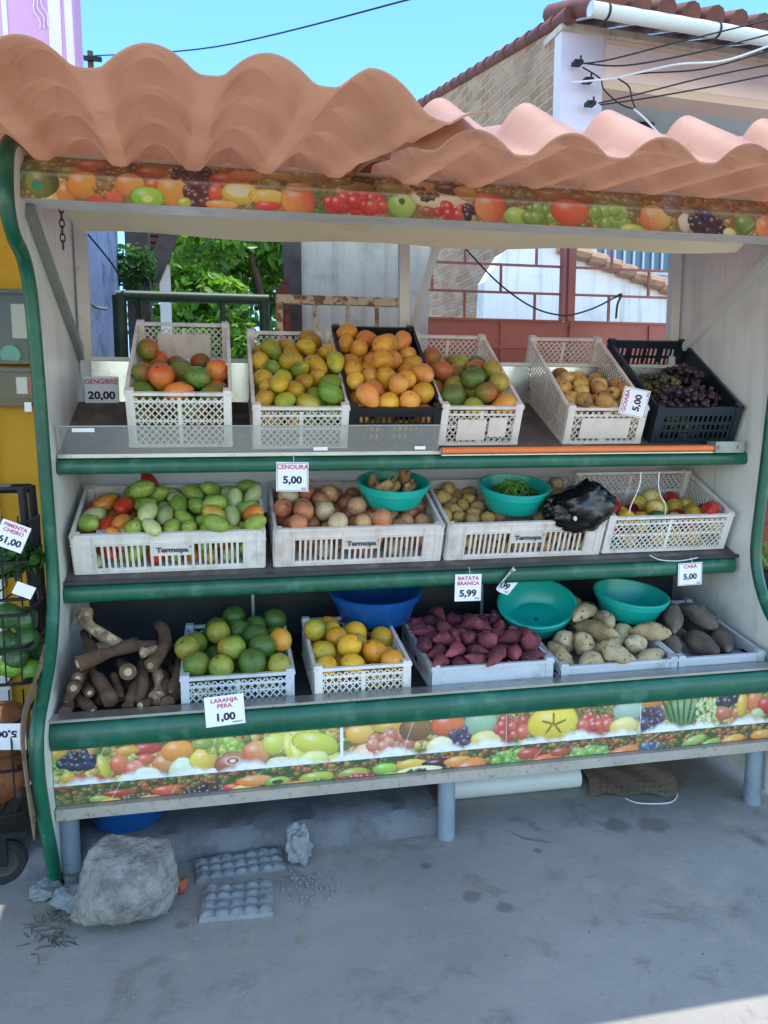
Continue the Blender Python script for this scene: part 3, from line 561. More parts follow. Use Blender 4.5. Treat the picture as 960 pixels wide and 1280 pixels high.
def paint_bottom(s):
    s.fill(['#7a8a34', '#c8a040', '#a05a30', '#c87838', '#8a9a40', '#d8c060', '#e0d080'], 900, .011)
    b, cl, lf = s.b, s.cl, s.leafy
    def flip(): pass
    b(372,925,30,20,'#c8c840','#d8d860'); lf(78,975,20,26,'#7aa83c','#b0cc70',70); b(72,943,10,6,'#e0b030'); cl(98,951,22,10,5.2,'#1c2438','#3a4868',40); b(98,976,12,9,'#b03a24','#c8603c'); b(122,976,10,8,'#b05a30'); b(85,972,8,7,'#e0b838')
    b(130,958,7,16,'#e0c838','#b8c048',ang=.3); b(149,955,11,13,'#d86030','#e08848'); b(183,936,18,8,'#b83028','#c84838'); b(160,938,14,6,'#e0a838'); b(182,949,10,7,'#d86a3c'); b(168,962,13,12,'#d05840','#e8a080'); b(205,954,14,12,'#d88040','#e0a868'); b(222,938,20,14,'#e88a20','#f0a838')
    b(157,977,12,9,'#b8c858','#d8e098'); b(184,970,16,12,'#d8dca8','#e8ecc8'); b(228,963,16,17,'#c8d8a0','#e8f0d8'); b(255,949,17,16,'#e8d040','#e8b850'); cl(282,931,24,8,5.5,'#9ab83c','#c0d860',30); b(254,930,14,7,'#98a83c')
    cl(262,972,18,7,7,'#d8d8d4','#eeeeea',12); b(290,956,20,17,'#a85a40','#c08060'); b(291,951,10,6,'#d8b8a0',flat=True); b(291,951,7,4,'#a04a38',flat=True); b(291,951,4,2.4,'#e8d8c8',flat=True); b(321,941,18,16,'#d86a40','#e8b060'); b(343,930,14,14,'#c8d040','#d8e060'); b(350,956,18,11,'#c8d098','#e0e4c0'); b(318,970,22,14,'#f0f0ea','#ffffff',gl=.1)
    for k in range(6): b(366+k*10,938+(k%2)*8,9,26,'#d8d048','#e8e070',ang=.35+.12*k)
    b(395,930,30,15,'#d8d040','#c8d048',ang=-.3); b(392,950,20,12,'#d8dc78','#e8e8a0')
    b(450,917,18,13,'#e8a838','#f0c860'); b(462,946,24,18,'#e8b888','#f0d0b0'); b(490,908,24,8,'#d8b040'); cl(488,930,26,14,7.5,'#c87858','#e0a080',30); cl(498,940,14,7,6,'#d8c0a8','#e8d8c8',10); b(520,911,21,16,'#7a5230','#98703c',gl=.1); b(560,905,22,15,'#d86028','#e88040')
    b(601,904,21,18,'#8ab090','#a8c8a0',gl=.15); cl(575,921,13,12,5,'#4a3858','#6a5878',26); b(550,934,17,14,'#e8d8a0','#f0e8c8'); b(607,925,20,12,'#e0c860','#ecd890')
    cl(640,909,22,11,7.5,'#c84838','#e07858',24); lf(642,893,20,6,'#5a7a3c','#3a5a2a',20); b(692,904,34,24,'#e0c020','#f0dc40',gl=.2)
    for k in range(5):
        a = -PI/2+k*2*PI/5; b(692+8*math.cos(a),905+6*math.sin(a),9,1.6,'#9a7a18','#8a6a14',ang=-a,hl=False)
    cl(745,905,24,12,7.5,'#c84838','#e07858',26); lf(745,888,22,7,'#5a7a3c','#3a5a2a',20); b(785,889,20,14,'#98b4a0','#b0c8b0',gl=.15); b(780,908,19,12,'#e0cc60','#ecdc90'); cl(815,900,14,17,6,'#3a3048','#6a5a70',34); b(818,877,14,7,'#e08830')
    b(855,889,25,20,'#5a8a48','#88a870',gl=.15)
    for k in range(7): b(834+k*7,889,1.6,17,'#2f5a30','#2a5028',ang=.15*(3-k),hl=False,flat=True)
    lf(886,888,16,20,'#a8c870','#d0dca0',50); cl(910,873,14,8,5,'#1c2438','#3a4458',20); b(904,892,11,9,'#b85a34','#c87a48'); b(922,891,9,8,'#c87840'); b(928,880,7,17,'#e0c030','#d8a830'); b(943,875,10,14,'#e07030','#e89048'); b(957,881,11,11,'#c83028','#e05848'); b(946,893,10,8,'#a8b878','#c8d0a0'); b(975,880,14,12,'#e09030'); b(1000,870,16,12,'#c8c048','#d8d870')
    s.white(.374, .020, 0, .020)
    s.C[np.abs(s.X-at(427.5, 935, 2.4).x) < .006] = (.78, .80, .80)
    for q in (634, 801):
        m = np.abs(s.X-at(q, 920, 2.4).x) < .0016; s.C[m] = s.C[m]*.5+.4
    s.scuff(7)
def paint_lower(s):
    s.fill(['#4a6a2c', '#7a4a28', '#5a3a24', '#a8802c', '#5c6c34', '#b85a34'], 800, .009)
    b, cl, lf = s.b, s.cl, s.leafy
    lf(84,1000,22,7,'#3a5a24','#6a8a3c',40); b(95,1011,18,7,'#7a9a30','#98b040'); b(70,1010,10,6,'#6a8a2c'); b(126,998,14,5,'#88a838','#a0b848'); b(150,990,22,5,'#a83428','#b85038'); b(118,1014,10,6,'#d89030'); b(138,1005,17,8,'#e08a24','#e8a844'); b(166,1012,18,7,'#c83a24','#d86038'); cl(172,998,16,6,4,'#4a4a28','#6a6434',26)
    b(207,987,17,7,'#c84424','#d87044'); b(188,1001,17,8,'#e08c28','#e8a848'); b(217,998,10,5,'#d05028'); b(208,1007,18,5,'#6a9a2c','#90b840'); b(237,997,16,9,'#e0782c','#e89848'); cl(258,993,26,11,4.5,'#3a2024','#5a3034',50); b(293,984,14,7,'#c84028'); b(290,1001,20,5,'#e09030','#e8b858'); b(284,996,8,6,'#d84028'); b(306,988,20,8,'#e8b030','#f0cc58'); b(318,975,22,8,'#e07a2c','#e8a060'); b(342,990,18,5,'#e0b034'); b(347,977,16,8,'#78a034','#98b848'); b(347,977,7,3.4,'#3c4a20',flat=True); b(366,985,16,9,'#d8602c','#e08c48')
    b(396,971,22,8,'#98a838','#b8b848'); b(374,983,20,8,'#e07830','#e89848'); lf(405,979,16,8,'#3a5424','#5a7a34',30); b(442,966,20,8,'#8aa038','#b0a844'); cl(448,977,30,6,5.5,'#a8242c','#c84038',30); b(481,960,16,8,'#78b034','#a0cc50'); b(488,972,14,7,'#78b034','#a0cc50'); b(514,954,20,7,'#e0a830','#e8c050'); b(547,953,20,7,'#3a2030','#4a2838'); b(525,965,30,9,'#e8d898','#f0e0b0',gl=.1); cl(522,965,14,3.2,2.6,'#2a2018',None,22); b(545,972,18,5,'#b83830'); cl(561,965,9,7,4.4,'#2c2838','#4a4458',14); b(572,951,18,8,'#e08a2c','#e8a444'); b(588,959,21,13,'#d85a34','#e08c48',ang=.3); b(613,963,17,6,'#c8a838','#d8c050'); cl(638,950,26,11,6,'#6a9a38','#90b850',36)
    b(661,941,16,8,'#b84a34'); b(680,952,24,10,'#d04a2c','#d87844',ang=.2); b(700,939,14,6,'#b05038'); cl(738,944,34,11,6,'#78a040','#98bc58',46); b(720,957,16,5,'#8ca03c'); b(779,943,23,12,'#d85a34','#d88848',ang=.2); cl(812,937,12,9,6,'#4a5c78','#6a8098',14); lf(838,938,18,9,'#24382a','#3c5a34',40); b(836,947,12,4,'#c8a844'); b(867,925,16,7,'#88a848','#a8bc60',ang=.3); b(860,938,14,5,'#c8b048'); b(887,930,16,7,'#7a9a40','#98b050',ang=.3); b(902,936,12,7,'#d85a30'); b(915,925,16,8,'#e08c2c','#e8a848',ang=.2); b(927,933,18,6,'#c84030','#d86844'); b(952,918,16,8,'#e0902c','#e8ac4c'); b(957,929,12,6,'#78a038'); b(980,920,18,10,'#d85a34','#e08c48')
    s.C = np.clip(s.C*1.2, 0, .85); s.scuff(5)

# ---------------------------------------------------------------- the stall
XL, XR = -.55, 2.02
PROF = [(2.545,2.275),(2.44,2.262),(2.37,2.215),(2.335,2.13),(2.335,2.05),(2.385,1.99),(2.475,1.955),(2.535,1.88),(2.565,1.74),(2.585,1.56),(2.60,1.36),(2.618,1.15),(2.63,.97),(2.60,.85),(2.53,.74),(2.42,.655),(2.335,.60),(2.30,.53),(2.305,.42),(2.345,.28),(2.40,.14),(2.43,.04)]
def catmull(P, k=4):
    out = []; P = [Vector(p) for p in P]
    for i in range(len(P)-1):
        a, b, c, d = P[max(i-1, 0)], P[i], P[i+1], P[min(i+2, len(P)-1)]
        for j in range(k):
            t = j/k; out.append(.5*((2*b)+(c-a)*t+(2*a-5*b+4*c-d)*t*t+(3*b-a-3*c+d)*t**3))
    return out+[P[-1]]
def shelfz(k, Y): return {1: 1.378+(Y-2.76)*math.tan(R(23)), 2: .947+(Y-2.76)*math.tan(R(21)), 3: .543+(Y-2.47)*math.tan(R(3))}[k]
def build_stall():
    st = thing('produce_stall', 'green trimmed white fruit and vegetable stall with three stepped shelves under a tiled canopy', 'market stall', (.735, 2.6, 0))
    prof = catmull([(y, z) for y, z in PROF], 4)
    for side, x0, x1 in (('l', XL-.028, XL), ('r', XR, XR+.028)):
        mb = MB(); poly = [(p[0], p[1]) for p in prof]+[(3.26, .10), (3.26, 2.30)]
        mb.extr(poly, x0, x1)
        o = obj('side_panel', mb, M['white_panel'], st, True)
        xm = (x0+x1)/2; t = MB(); t.tube([(xm, p[0]-.004, p[1]) for p in prof], .021, 12)
        obj('edge_trim', t, M['green_trim'], o, smooth=True)
        xi = x1+.012 if side == 'l' else x0-.012; b = MB(); A, B = ((2.47, 2.085), (3.21, 1.715)) if side == 'l' else ((2.50, 2.14), (3.14, 1.79))
        b.bar((xi, *A), (xi, *B), .042 if side == 'l' else .034, .022, (1, 0, 0)); obj('brace', b, M['grey_metal'] if side == 'l' else M['white_metal'], o)
    lp = MB(); lp.box(XL-.034, XL-.022, 2.33, 2.42, 1.96, 2.02)
    # columns, beam and inclined brace
    for x in (XL+.03, .742, XR-.035):
        b = MB(); b.box(x-.021, x+.021, 3.185, 3.225, shelfz(2, 3.2) if x != .742 else 1.56, 2.30); obj('column', b, M['white_metal'], st, True)
    b = MB(); b.box(XL+.002, XR-.002, 3.187, 3.223, 2.305, 2.345); obj('beam', b, M['white_metal'], st, True)
    b = MB(); b.box(XL+.002, XR-.02, 3.14, 3.18, 2.222, 2.256); obj('cross_bar', b, M['white_metal'], st, True)
    b = MB(); b.bar(at(553, 283, 2.66), at(516, 410, 3.17), .032, .02, (.3, -1, .2)); obj('inclined_brace', b, M['white_metal'], st, True)
    b = MB(); b.bar(at(480, 283, 2.62), at(556, 286, 2.62), .03, .03, (0, 0, 1)); obj('fascia_bracket', b, M['white_metal'], st, True)
    # shelves
    for k in (1, 2):
        yf, yb = 2.722, 3.155; zf, zb = shelfz(k, yf), shelfz(k, yb); mb = MB()
        xl, xr = (XL+.001, XR-.001)
        mb.hexa([(xl, yf, zf-.018), (xr, yf, zf-.018), (xr, yb, zb-.018), (xl, yb, zb-.018), (xl, yf, zf), (xr, yf, zf), (xr, yb, zb), (xl, yb, zb)])
        o = obj('shelf', mb, M['shelf_top'], st, True)
        zc = zf-.046; r = MB()
        lo = .017 if k == 1 else .024
        prof_ = [(2.719, zc+.035), (2.705, zc+.035), (2.694, zc+.029), (2.688, zc+.018), (2.688, zc-lo*.35), (2.694, zc-lo*.8), (2.705, zc-lo), (2.719, zc-lo)]
        r.extr(prof_, XL+.004, XR+.0 if k == 1 else XR-.025); rail = obj('front_rail', r, M['green_trim'], o)
        rail.data.polygons.foreach_set('use_smooth', [True]*len(rail.data.polygons)); smooth_by_angle(rail.data, 50)
        sp = MB(); sp.box(XL+.004, XR-.004, 2.700, 2.7185, zf-.0085, zf+.004); obj('edge_strip', sp, M['steel'] if k == 1 else M['dark_board'], o)
    mb = MB(); yf, yb = 2.43, 3.155
    mb.hexa([(XL+.001, yf, shelfz(3, yf)-.02), (XR-.001, yf, shelfz(3, yf)-.02), (XR-.001, yb, shelfz(3, yb)-.02), (XL+.001, yb, shelfz(3, yb)-.02), (XL+.001, yf, shelfz(3, yf)), (XR-.001, yf, shelfz(3, yf)), (XR-.001, yb, shelfz(3, yb)), (XL+.001, yb, shelfz(3, yb))])
    tray = obj('bottom_tray', mb, M['dark_board'], st, True)
    r = MB(); c = .515; pr = [(2.428, .563), (2.412, .562)]+[(2.408-.026*math.sin(a), c+.044*math.cos(a)) for a in [i*PI/10 for i in range(0, 11)]]+[(2.428, .471)]
    r.extr(pr, XL+.002, XR-.002); o = obj('front_bumper', r, M['green_trim'], st, True); o.data.polygons.foreach_set('use_smooth', [True]*len(o.data.polygons)); smooth_by_angle(o.data, 50)
    r = MB(); r.box(XL+.002, XR-.002, 2.394, 2.45, .5635, .572); r.box(XL+.002, XR-.002, 2.450, 2.456, .547, .572); obj('lip_strip', r, M['steel'], st, True)
    # back panels
    mb = MB(); mb.box(XL+.002, XR-.002, 3.157, 3.163, shelfz(3, 3.155)-.01, .935); bp = obj('lower_back_panel', mb, M['dark_board'], st, True)
    s = MB(); s.box(.087, .099, 3.149, 3.156, shelfz(3, 3.155)+.06, .93); obj('joint_strip', s, M['white_metal'], bp)
    s = MB(); s.box(1.08, 1.092, 3.149, 3.156, shelfz(3, 3.155)+.02, .93); obj('joint_strip', s, M['white_metal'], bp)
    mb = MB(); mb.box(XL+.002, XR-.002, 3.166, 3.169, .94, 1.50); obj('middle_back_board', mb, M['trans_board'], st, True)
    mb = MB(); mb.box(XL+.052, XR-.002, 3.158, 3.164, 1.545, 1.70); o = obj('upper_back_panel', mb, M['stainless'], st, True)
    s = MB(); s.box(XL+.052, XR-.002, 3.150, 3.170, 1.7015, 1.716); obj('panel_rim', s, M['white_metal'], o)
    # acrylic guard and the metal guide along the top shelf edge
    mb = MB(); q = .10
    mb.hexa([(XL+.01, 2.703, 1.362), (.757, 2.703, 1.362), (.757, 2.706, 1.362), (XL+.01, 2.706, 1.362), (XL+.01, 2.668, 1.458), (.757, 2.668, 1.458), (.757, 2.671, 1.458), (XL+.01, 2.671, 1.458)]); g = obj('acrylic_guard', mb, M['acrylic'], st, True)
    s = MB(); s.bar((XL+.01, 2.667, 1.459), (.757, 2.667, 1.459), .004, .004, (0, 0, 1)); obj('guard_edge', s, M['grey_metal'], g)
    for x, w in ((-.49, .07), (.30, .05), (.665, .04)):
        s = MB(); y0, z0 = 2.6995, 1.367
        s.box(x, x+w, 2.690, 2.6915, 1.372+ .0, 1.384) if x > 0 else s.hexa([(x, 2.668, 1.440), (x+w, 2.668, 1.440), (x+w, 2.6695, 1.440), (x, 2.6695, 1.440), (x, 2.6635, 1.453), (x+w, 2.6635, 1.453), (x+w, 2.665, 1.453), (x, 2.665, 1.453)]); obj('paper_strip', s, M['paper'], g)
    mb = MB(); mb.box(.76, 1.86, 2.672, 2.699, 1.349, 1.3535); mb.box(.76, 1.86, 2.694, 2.699, 1.3535, 1.374); gd = obj('guide_rail', mb, M['stainless'], st, True)
    mb = MB(); mb.box(1.86, 1.985, 2.665, 2.722, 1.349, 1.392); mb.tube([(1.875, 2.664, 1.37), (1.875, 2.658, 1.37)], .007, 10); mb.tube([(1.96, 2.664, 1.372), (1.96, 2.658, 1.372)], .007, 10); obj('rail_bracket', mb, M['grey_metal'], gd)
    # fascia, cream board under it, panel with prints, steel rim
    mb = MB(); mb.extr([(2.424, 2.106), (2.434, 2.178), (2.505, 2.242), (2.53, 2.242), (2.53, 2.104)], XL+.001, XR-.001); f = obj('fascia', mb, M['white_panel'], st, True)
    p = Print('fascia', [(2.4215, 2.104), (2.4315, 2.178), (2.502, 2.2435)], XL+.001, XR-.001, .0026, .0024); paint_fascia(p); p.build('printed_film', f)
    f.children[0].location = (0, 0, 0)
    mb = MB()
    def cream(u, v):
        x = -.46+u*2.30; yb = 2.80-.22*u; y = 2.535+(yb-2.535)*v; z = 2.106-.012*math.sin(PI*min(1, max(0, u)))*v-.004*v-.02*u*v+.006*math.sin(u*19)*v
        return (x, y, z)
    mb.grid(60, 8, cream); mb.grid(60, 1, lambda u, v: (cream(u, 1)[0], cream(u, 1)[1]+.001, cream(u, 1)[2]+.03*v))
    obj('cream_underboard', mb, M['cream_board'], f, smooth=True)
    mb = MB(); mb.extr([(2.4105, .470), (2.4105, .352), (2.425, .284), (2.45, .284), (2.45, .470)], XL+.002, XR-.002); f = obj('front_panel', mb, M['white_panel'], st, True)
    p = Print('bottom', [(2.408, .353), (2.408, .470)], XL+.002, XR-.002, .0026, .0024); paint_bottom(p); p.build('printed_film', f).location = (0, 0, 0)
    p = Print('lower', [(2.4225, .285), (2.408, .3525)], XL+.002, XR-.002, .0026, .0022); paint_lower(p); p.build('printed_film', f).location = (0, 0, 0)
    mb = MB(); mb.box(XL+.004, XR-.004, 2.398, 2.46, .246, .2815); mb.box(XL+.004, XR-.004, 2.46, 3.15, .262, .274); obj('bottom_rim', mb, M['rim_steel'], st, True)
    for x in (-.525, .735, 2.0-.03):
        mb = MB(); mb.tube([(x, 2.478, 0), (x, 2.478, .246)], .031, 20); obj('leg', mb, M['leg_pipe'], st, True, True)
        if x > 0 and x < 1:
            pass
    for x in (-.50, .735, 1.95):
        mb = MB(); mb.tube([(x, 3.08, .0), (x, 3.08, .262)], .031, 16); obj('leg', mb, M['leg_pipe'], st, True, True)
    # roof sheets
    def sheet(name, x0, x1, y0, y1, zf, xc, per, n, courses_):
        def w(X, Y):
            t = ((X-xc(Y))/per) % 1.0; d = min(t, 1-t); q = 1-(d/.385)**2; return (q+math.sqrt(q*q+.025))/2.012
        mb = MB(); rows = []
        cl_ = (y1-y0)/courses_
        for k in range(courses_):
            for s_ in (0, .2, .4, .6, .78, .90): rows.append((y0+(k+s_)*cl_, .048+.046*s_/.90))
        rows.append((y1, .07))
        nx = int((x1(0)-x0(0))/.010); R_ = len(rows)-1
        def fn(u, v):
            j = int(round(v*R_)); Y, A = rows[j]; X = x0(Y)+(x1(Y)-x0(Y))*u
            return (X, Y, zf(X, Y)-.055+A*w(X, Y)+.004*math.sin(X*7+Y*5))
        mb.grid(nx, R_, fn); mb.grid(nx, 1, lambda u, v: (fn(u, 0)[0], fn(u, 0)[1]-.001+.002*v, fn(u, 0)[2]-.0045*v)); o = obj(name, mb, M['roof_sheet'], st, True); o.data.polygons.foreach_set('use_smooth', [True]*len(o.data.polygons)); smooth_by_angle(o.data, 30)
        return o
    def sag(X, Y): return -.06*max(0, min(1, (X-.28)/.22))*max(0, min(1, (2.3-Y)/.5))
    sheet('roof_sheet', lambda Y: -.60-.07*(Y-1.5), lambda Y: .525-.03*(Y-1.5), 1.51, 3.45, lambda X, Y: 2.162+.125*(Y-1.55)+sag(X, Y), lambda Y: -.332-.06*(Y-1.55)/.92, .213, 0, 7)
    sheet('roof_sheet', lambda Y: .405, lambda Y: 2.42, 1.60, 3.44, lambda X, Y: 2.285+.12*(Y-2.47)-.30*max(0, 1.86-Y)-.010*math.sin(X*3), lambda Y: .735-.04*(Y-1.62), .214, 0, 7)
    # rafters that carry the sheets
    for y in (2.55, 3.2):
        mb = MB(); mb.box(XL-.03, XR+.03, y-.02, y+.02, 2.246 if y < 3 else 2.346, 2.262 if y < 3 else 2.362); obj('rafter', mb, M['white_metal'], st, True)
    return st
# ---------------------------------------------------------------- crates
def clip_seg(a, b, poly):
    t0, t1 = 0., 1.; d = (b[0]-a[0], b[1]-a[1]); n = len(poly)
    for i in range(n):
        p, q = poly[i], poly[(i+1) % n]; nx, ny = -(q[1]-p[1]), q[0]-p[0]
        num = nx*(a[0]-p[0])+ny*(a[1]-p[1]); den = nx*d[0]+ny*d[1]
        if abs(den) < 1e-9:
            if num < 0: return None
            continue
        t = -num/den
        if den > 0: t0 = max(t0, t)
        else: t1 = min(t1, t)
    if t0 >= t1-1e-4: return None
    return ((a[0]+d[0]*t0, a[1]+d[1]*t0), (a[0]+d[0]*t1, a[1]+d[1]*t1))
def wall_lattice(mb, P0, ux, nrm, L, h0, h1, pitch, bw, slope=1.15, mid=True, z0=.012, z1=.014):
    """diamond lattice in a wall: P0 origin, ux unit vector along the wall, heights h0..h1"""
    up = Vector((0, 0, 1)); W3 = lambda u, v: P0+ux*u+up*v
    poly = [(.015, z0), (L-.015, z0), (L-.015, h1-z1), (.015, h0-z1)]
    hm = max(h0, h1)
    for sgn in (1, -1):
        u = -hm/slope
        while u < L+hm/slope:
            a, b = ((u, 0), (u+hm/slope, hm)) if sgn > 0 else ((u+hm/slope, 0), (u, hm))
            c = clip_seg(a, b, poly)
            if c: mb.bar(W3(*c[0]), W3(*c[1]), bw, .003, nrm)
            u += pitch
    if mid:
        hh = .5*min(h0, h1); mb.bar(W3(.01, hh), W3(L-.01, hh), .005, .004, nrm)
        mb.bar(W3(L/2, z0), W3(L/2, (h0+h1)/2-z1), .012, .0045, nrm)
def wall_slots(mb, P0, ux, nrm, L, h0, h1, pitch=.017, bw=.008, z0=.02, ztop=.05, t=.004):
    up = Vector((0, 0, 1)); W3 = lambda u, v: P0+ux*u+up*v
    def rect(u0, u1, v0, v1, v1b=None):
        c = nrm*t/2; v1b = v1 if v1b is None else v1b
        mb.hexa([W3(u0, v0)-c, W3(u1, v0)-c, W3(u1, v0)+c, W3(u0, v0)+c, W3(u0, v1)-c, W3(u1, v1b)-c, W3(u1, v1b)+c, W3(u0, v1)+c])
    rect(.0, L, 0, z0); rect(0, L, h0-ztop, h0, h1)
    return rect
def crate(key, style, mat, name, label, group):
    X, Y, Z, W, D, hf, hb, t, yw = CR[key]
    o = thing(name, label, 'crate', (X, Y, Z), (R(t), 0, R(yw)), group)
    w = W/2; ux, uy = Vector((1, 0, 0)), Vector((0, 1, 0))
    mb = MB(); mb.box(-w+.004, w-.004, .004, D-.004, 0, .005); obj('base', mb, mat, o)
    walls = [(Vector((-w, .003, 0)), ux, Vector((0, -1, 0)), W, hf, hf), (Vector((-w, D-.003, 0)), ux, Vector((0, 1, 0)), W, hb, hb),
             (Vector((-w+.003, 0, 0)), uy, Vector((-1, 0, 0)), D, hf, hb), (Vector((w-.003, 0, 0)), uy, Vector((1, 0, 0)), D, hf, hb)]
    rim = MB()
    def rb(a, b): rim.bar(a, b, .014, .011, (0, 0, 1))
    rb((-w, .003, hf), (w, .003, hf)); rb((-w, D-.003, hb), (w, D-.003, hb))
    for s in (-1, 1): rim.bar((s*(w-.003), -.004, hf), (s*(w-.003), D+.004, hb), .013, .0112, (0, 0, 1)); 
    rim.bar((-w, .003, .006), (w, .003, .006), .011, .012, (0, -1, 0)); rim.bar((-w, D-.003, .006), (w, D-.003, .006), .011, .012, (0, -1, 0))
    for s in (-1, 1): rim.bar((s*(w-.003), 0, .0065), (s*(w-.003), D, .0065), .011, .0125, (1, 0, 0))
    obj('rim', rim, mat, o)
    for sx in (-1, 1):
        for y, h in ((.012, hf), (D-.012, hb)):
            p = MB(); e = .014 if style != 'slots' else .004
            p.box(sx*(w-.0135)-.0135, sx*(w-.0135)+.0135, y-.0145, y+.0145, 0, h+e)
            obj('corner_post', p, mat, o)
    for i, (P0, u, n, L, h0, h1) in enumerate(walls):
        mb = MB()
        if style == 'lattice':
            wall_lattice(mb, P0, u, n, L, h0, h1, .0235, .0042)
            if i == 0: mb.bar(P0+u*.02+Vector((0, 0, h0-.028)), P0+u*(L-.02)+Vector((0, 0, h0-.028)), .008, .004, n)
        elif style == 'slots':
            rect = wall_slots(mb, P0, u, n, L, h0, h1, ztop=.036)
            for f in (.0, .11, .40, .615, .89, 1.0):
                q = max(.006, min(L-.006, f*L)); rect(q-.005, q+.005, .02, h0-.036, h1-.036)
                c = P0+u*q+n*.004; mb.bar(c+Vector((0, 0, .004)), c+Vector((0, 0, h0-.004)), .006, .007, n)
            rect(0, .11*L-.005, .02, h0-.036); rect(.89*L+.005, L, .02, h0-.036)
            if i == 0: rect(.40*L+.005, .615*L-.005, .42*h0, h0-.036)
            for a, b in ((.11, .40), (.40, .615), (.615, .89)):
                u0 = a*L+.005; u1 = b*L-.005; k = max(2, int((u1-u0)/.0185)); st_ = (u1-u0)/k
                for j in range(1, k): rect(u0+j*st_-.0042, u0+j*st_+.0042, .02, (.42*h0 if (i == 0 and a == .40) else h0-.036))
            c = n*.0055; mb.bar(P0+c+Vector((0, 0, h0-.036)), P0+c+u*L+Vector((0, 0, h1-.036)), .005, .007, n)
        elif style == 'dark':
            rect = wall_slots(mb, P0, u, n, L, h0, h1, z0=.025, ztop=.03)
            nr = max(2, int(min(h0, h1)/.045)); 
            for r_ in range(1, nr):
                f = r_/nr
                mb.bar(P0+u*.01+Vector((0, 0, .025+f*(h0-.055))), P0+u*(L-.01)+Vector((0, 0, .025+f*(h1-.055))), .012, .0042, n)
            k = int(L/.022)
            for j in range(k+1):
                q = .012+(L-.024)*j/k; hh = h0+(h1-h0)*q/L
                rect(q-.0045, q+.0045, .025, hh-.03)
            if i == 1:
                for a in (.30, .5, .70): rect(a*L-.008, a*L+.008, h0*.62, h0-.03)
        else:   # solid with a few slits
            rect = wall_slots(mb, P0, u, n, L, h0, h1, ztop=.035)
            if i == 0: rect(0, L, .02, h0-.035, h1-.035)
            else:
                k = int(L/.02)
                rect(0, L*.25, .02, h0-.035, h0+(h1-h0)*.25-.035); rect(L*.75, L, .02, h0-.035, h1-.035); rect(L*.46, L*.54, .02, h0-.035)
                for j in range(k):
                    q = L*.25+L*.5*j/k; rect(q, q+.011, .02, h0-.035)
        obj('wall', mb, mat, o)
    return o
# ---------------------------------------------------------------- lettering
def text_mb(s, size, bold=0.0, align='CENTER', space=1.0):
    cu = bpy.data.curves.new('t', 'FONT'); cu.body = s; cu.size = size; cu.align_x = align; cu.align_y = 'CENTER'; cu.offset = bold; cu.space_character = space; cu.resolution_u = 3; cu.fill_mode = 'FRONT'
    ob = bpy.data.objects.new('t', cu); COL.objects.link(ob); bpy.context.view_layer.update()
    dg = bpy.context.evaluated_depsgraph_get(); me = bpy.data.meshes.new_from_object(ob.evaluated_get(dg))
    vs = [v.co.copy() for v in me.vertices]; fs = [tuple(p.vertices) for p in me.polygons]
    bpy.data.objects.remove(ob); bpy.data.curves.remove(cu); bpy.data.meshes.remove(me)
    return vs, fs
def text_into(mb, s, size, x, z, y=-.0012, bold=0, sx=1.0, rot=0, space=1.0, maxw=None):
    vs, fs = text_mb(s, size, bold, space=space)
    if maxw and vs:
        ww = max(v.x for v in vs)-min(v.x for v in vs)
        if ww > maxw: sx *= maxw/ww
    ca, sa = math.cos(rot), math.sin(rot)
    mb.add([(x+(v.x*sx*ca-v.y*sa), y, z+(v.x*sx*sa+v.y*ca)) for v in vs], fs)
def price_tag(label, loc, rot, w, h, names, price, unit='KG', fold=0, border=False, string=0, group='white paper price tags'):
    o = thing('price_tag', label, 'price tag', loc, rot, group)
    mb = MB()
    if fold:
        mb.grid(8, 8, lambda u, v: ((u-.5)*w, -fold*(u-.5)**2*w*3-fold*.25*(v-.5), (v-.5)*h))
        off = lambda: None
    else: mb.box(-w/2, w/2, -.0006, .0006, -h/2, h/2)
    c = obj('card', mb, M['paper'], o)
    yy = -.0014
    if names:
        mb = MB(); n = len(names)
        for i, s in enumerate(names):
            zz = h*(.33 if n == 1 else (.345-.19*i)); text_into(mb, s, h*(.215 if n == 1 else .19), 0, zz, yy, h*.005, 1.12, maxw=w*.88)
        if fold: mb.v = [(x, y-fold*(x/w)**2*w*3-fold*.25*(z/h), z) for x, y, z in mb.v]
        obj('product_name', mb, M['ink_pink'], o)
    if price:
        mb = MB(); text_into(mb, price, h*.34, 0, -h*(.12 if len(names) < 2 else .22), yy, h*.013, 1.12, maxw=w*.84)
        if unit: text_into(mb, unit, h*(.12 if len(unit) < 4 else .075), w*(.36 if len(unit) < 4 else .30), -h*.41, yy, h*.001)
        if border:
            b = .0012
            for x0, x1, z0, z1 in ((-w*.47, w*.47, h*.45, h*.45+b), (-w*.47, w*.47, -h*.46-b, -h*.46), (-w*.47, -w*.47+b, -h*.46, h*.45), (w*.47-b, w*.47, -h*.46, h*.45)):
                mb.add([(x0, yy, z0), (x1, yy, z0), (x1, yy, z1), (x0, yy, z1)], [(0, 1, 2, 3)])
        if fold: mb.v = [(x, y-fold*(x/w)**2*w*3-fold*.25*(z/h), z) for x, y, z in mb.v]
        obj('price', mb, M['ink_dark'], o)
    if string:
        mb = MB(); mb.tube([(0, -.001, h/2-.006), (.004, -.006, h/2+.006), (.003, .004, h/2+string)], .0011, 5); obj('string', mb, M['cable_white'], o)
    return o
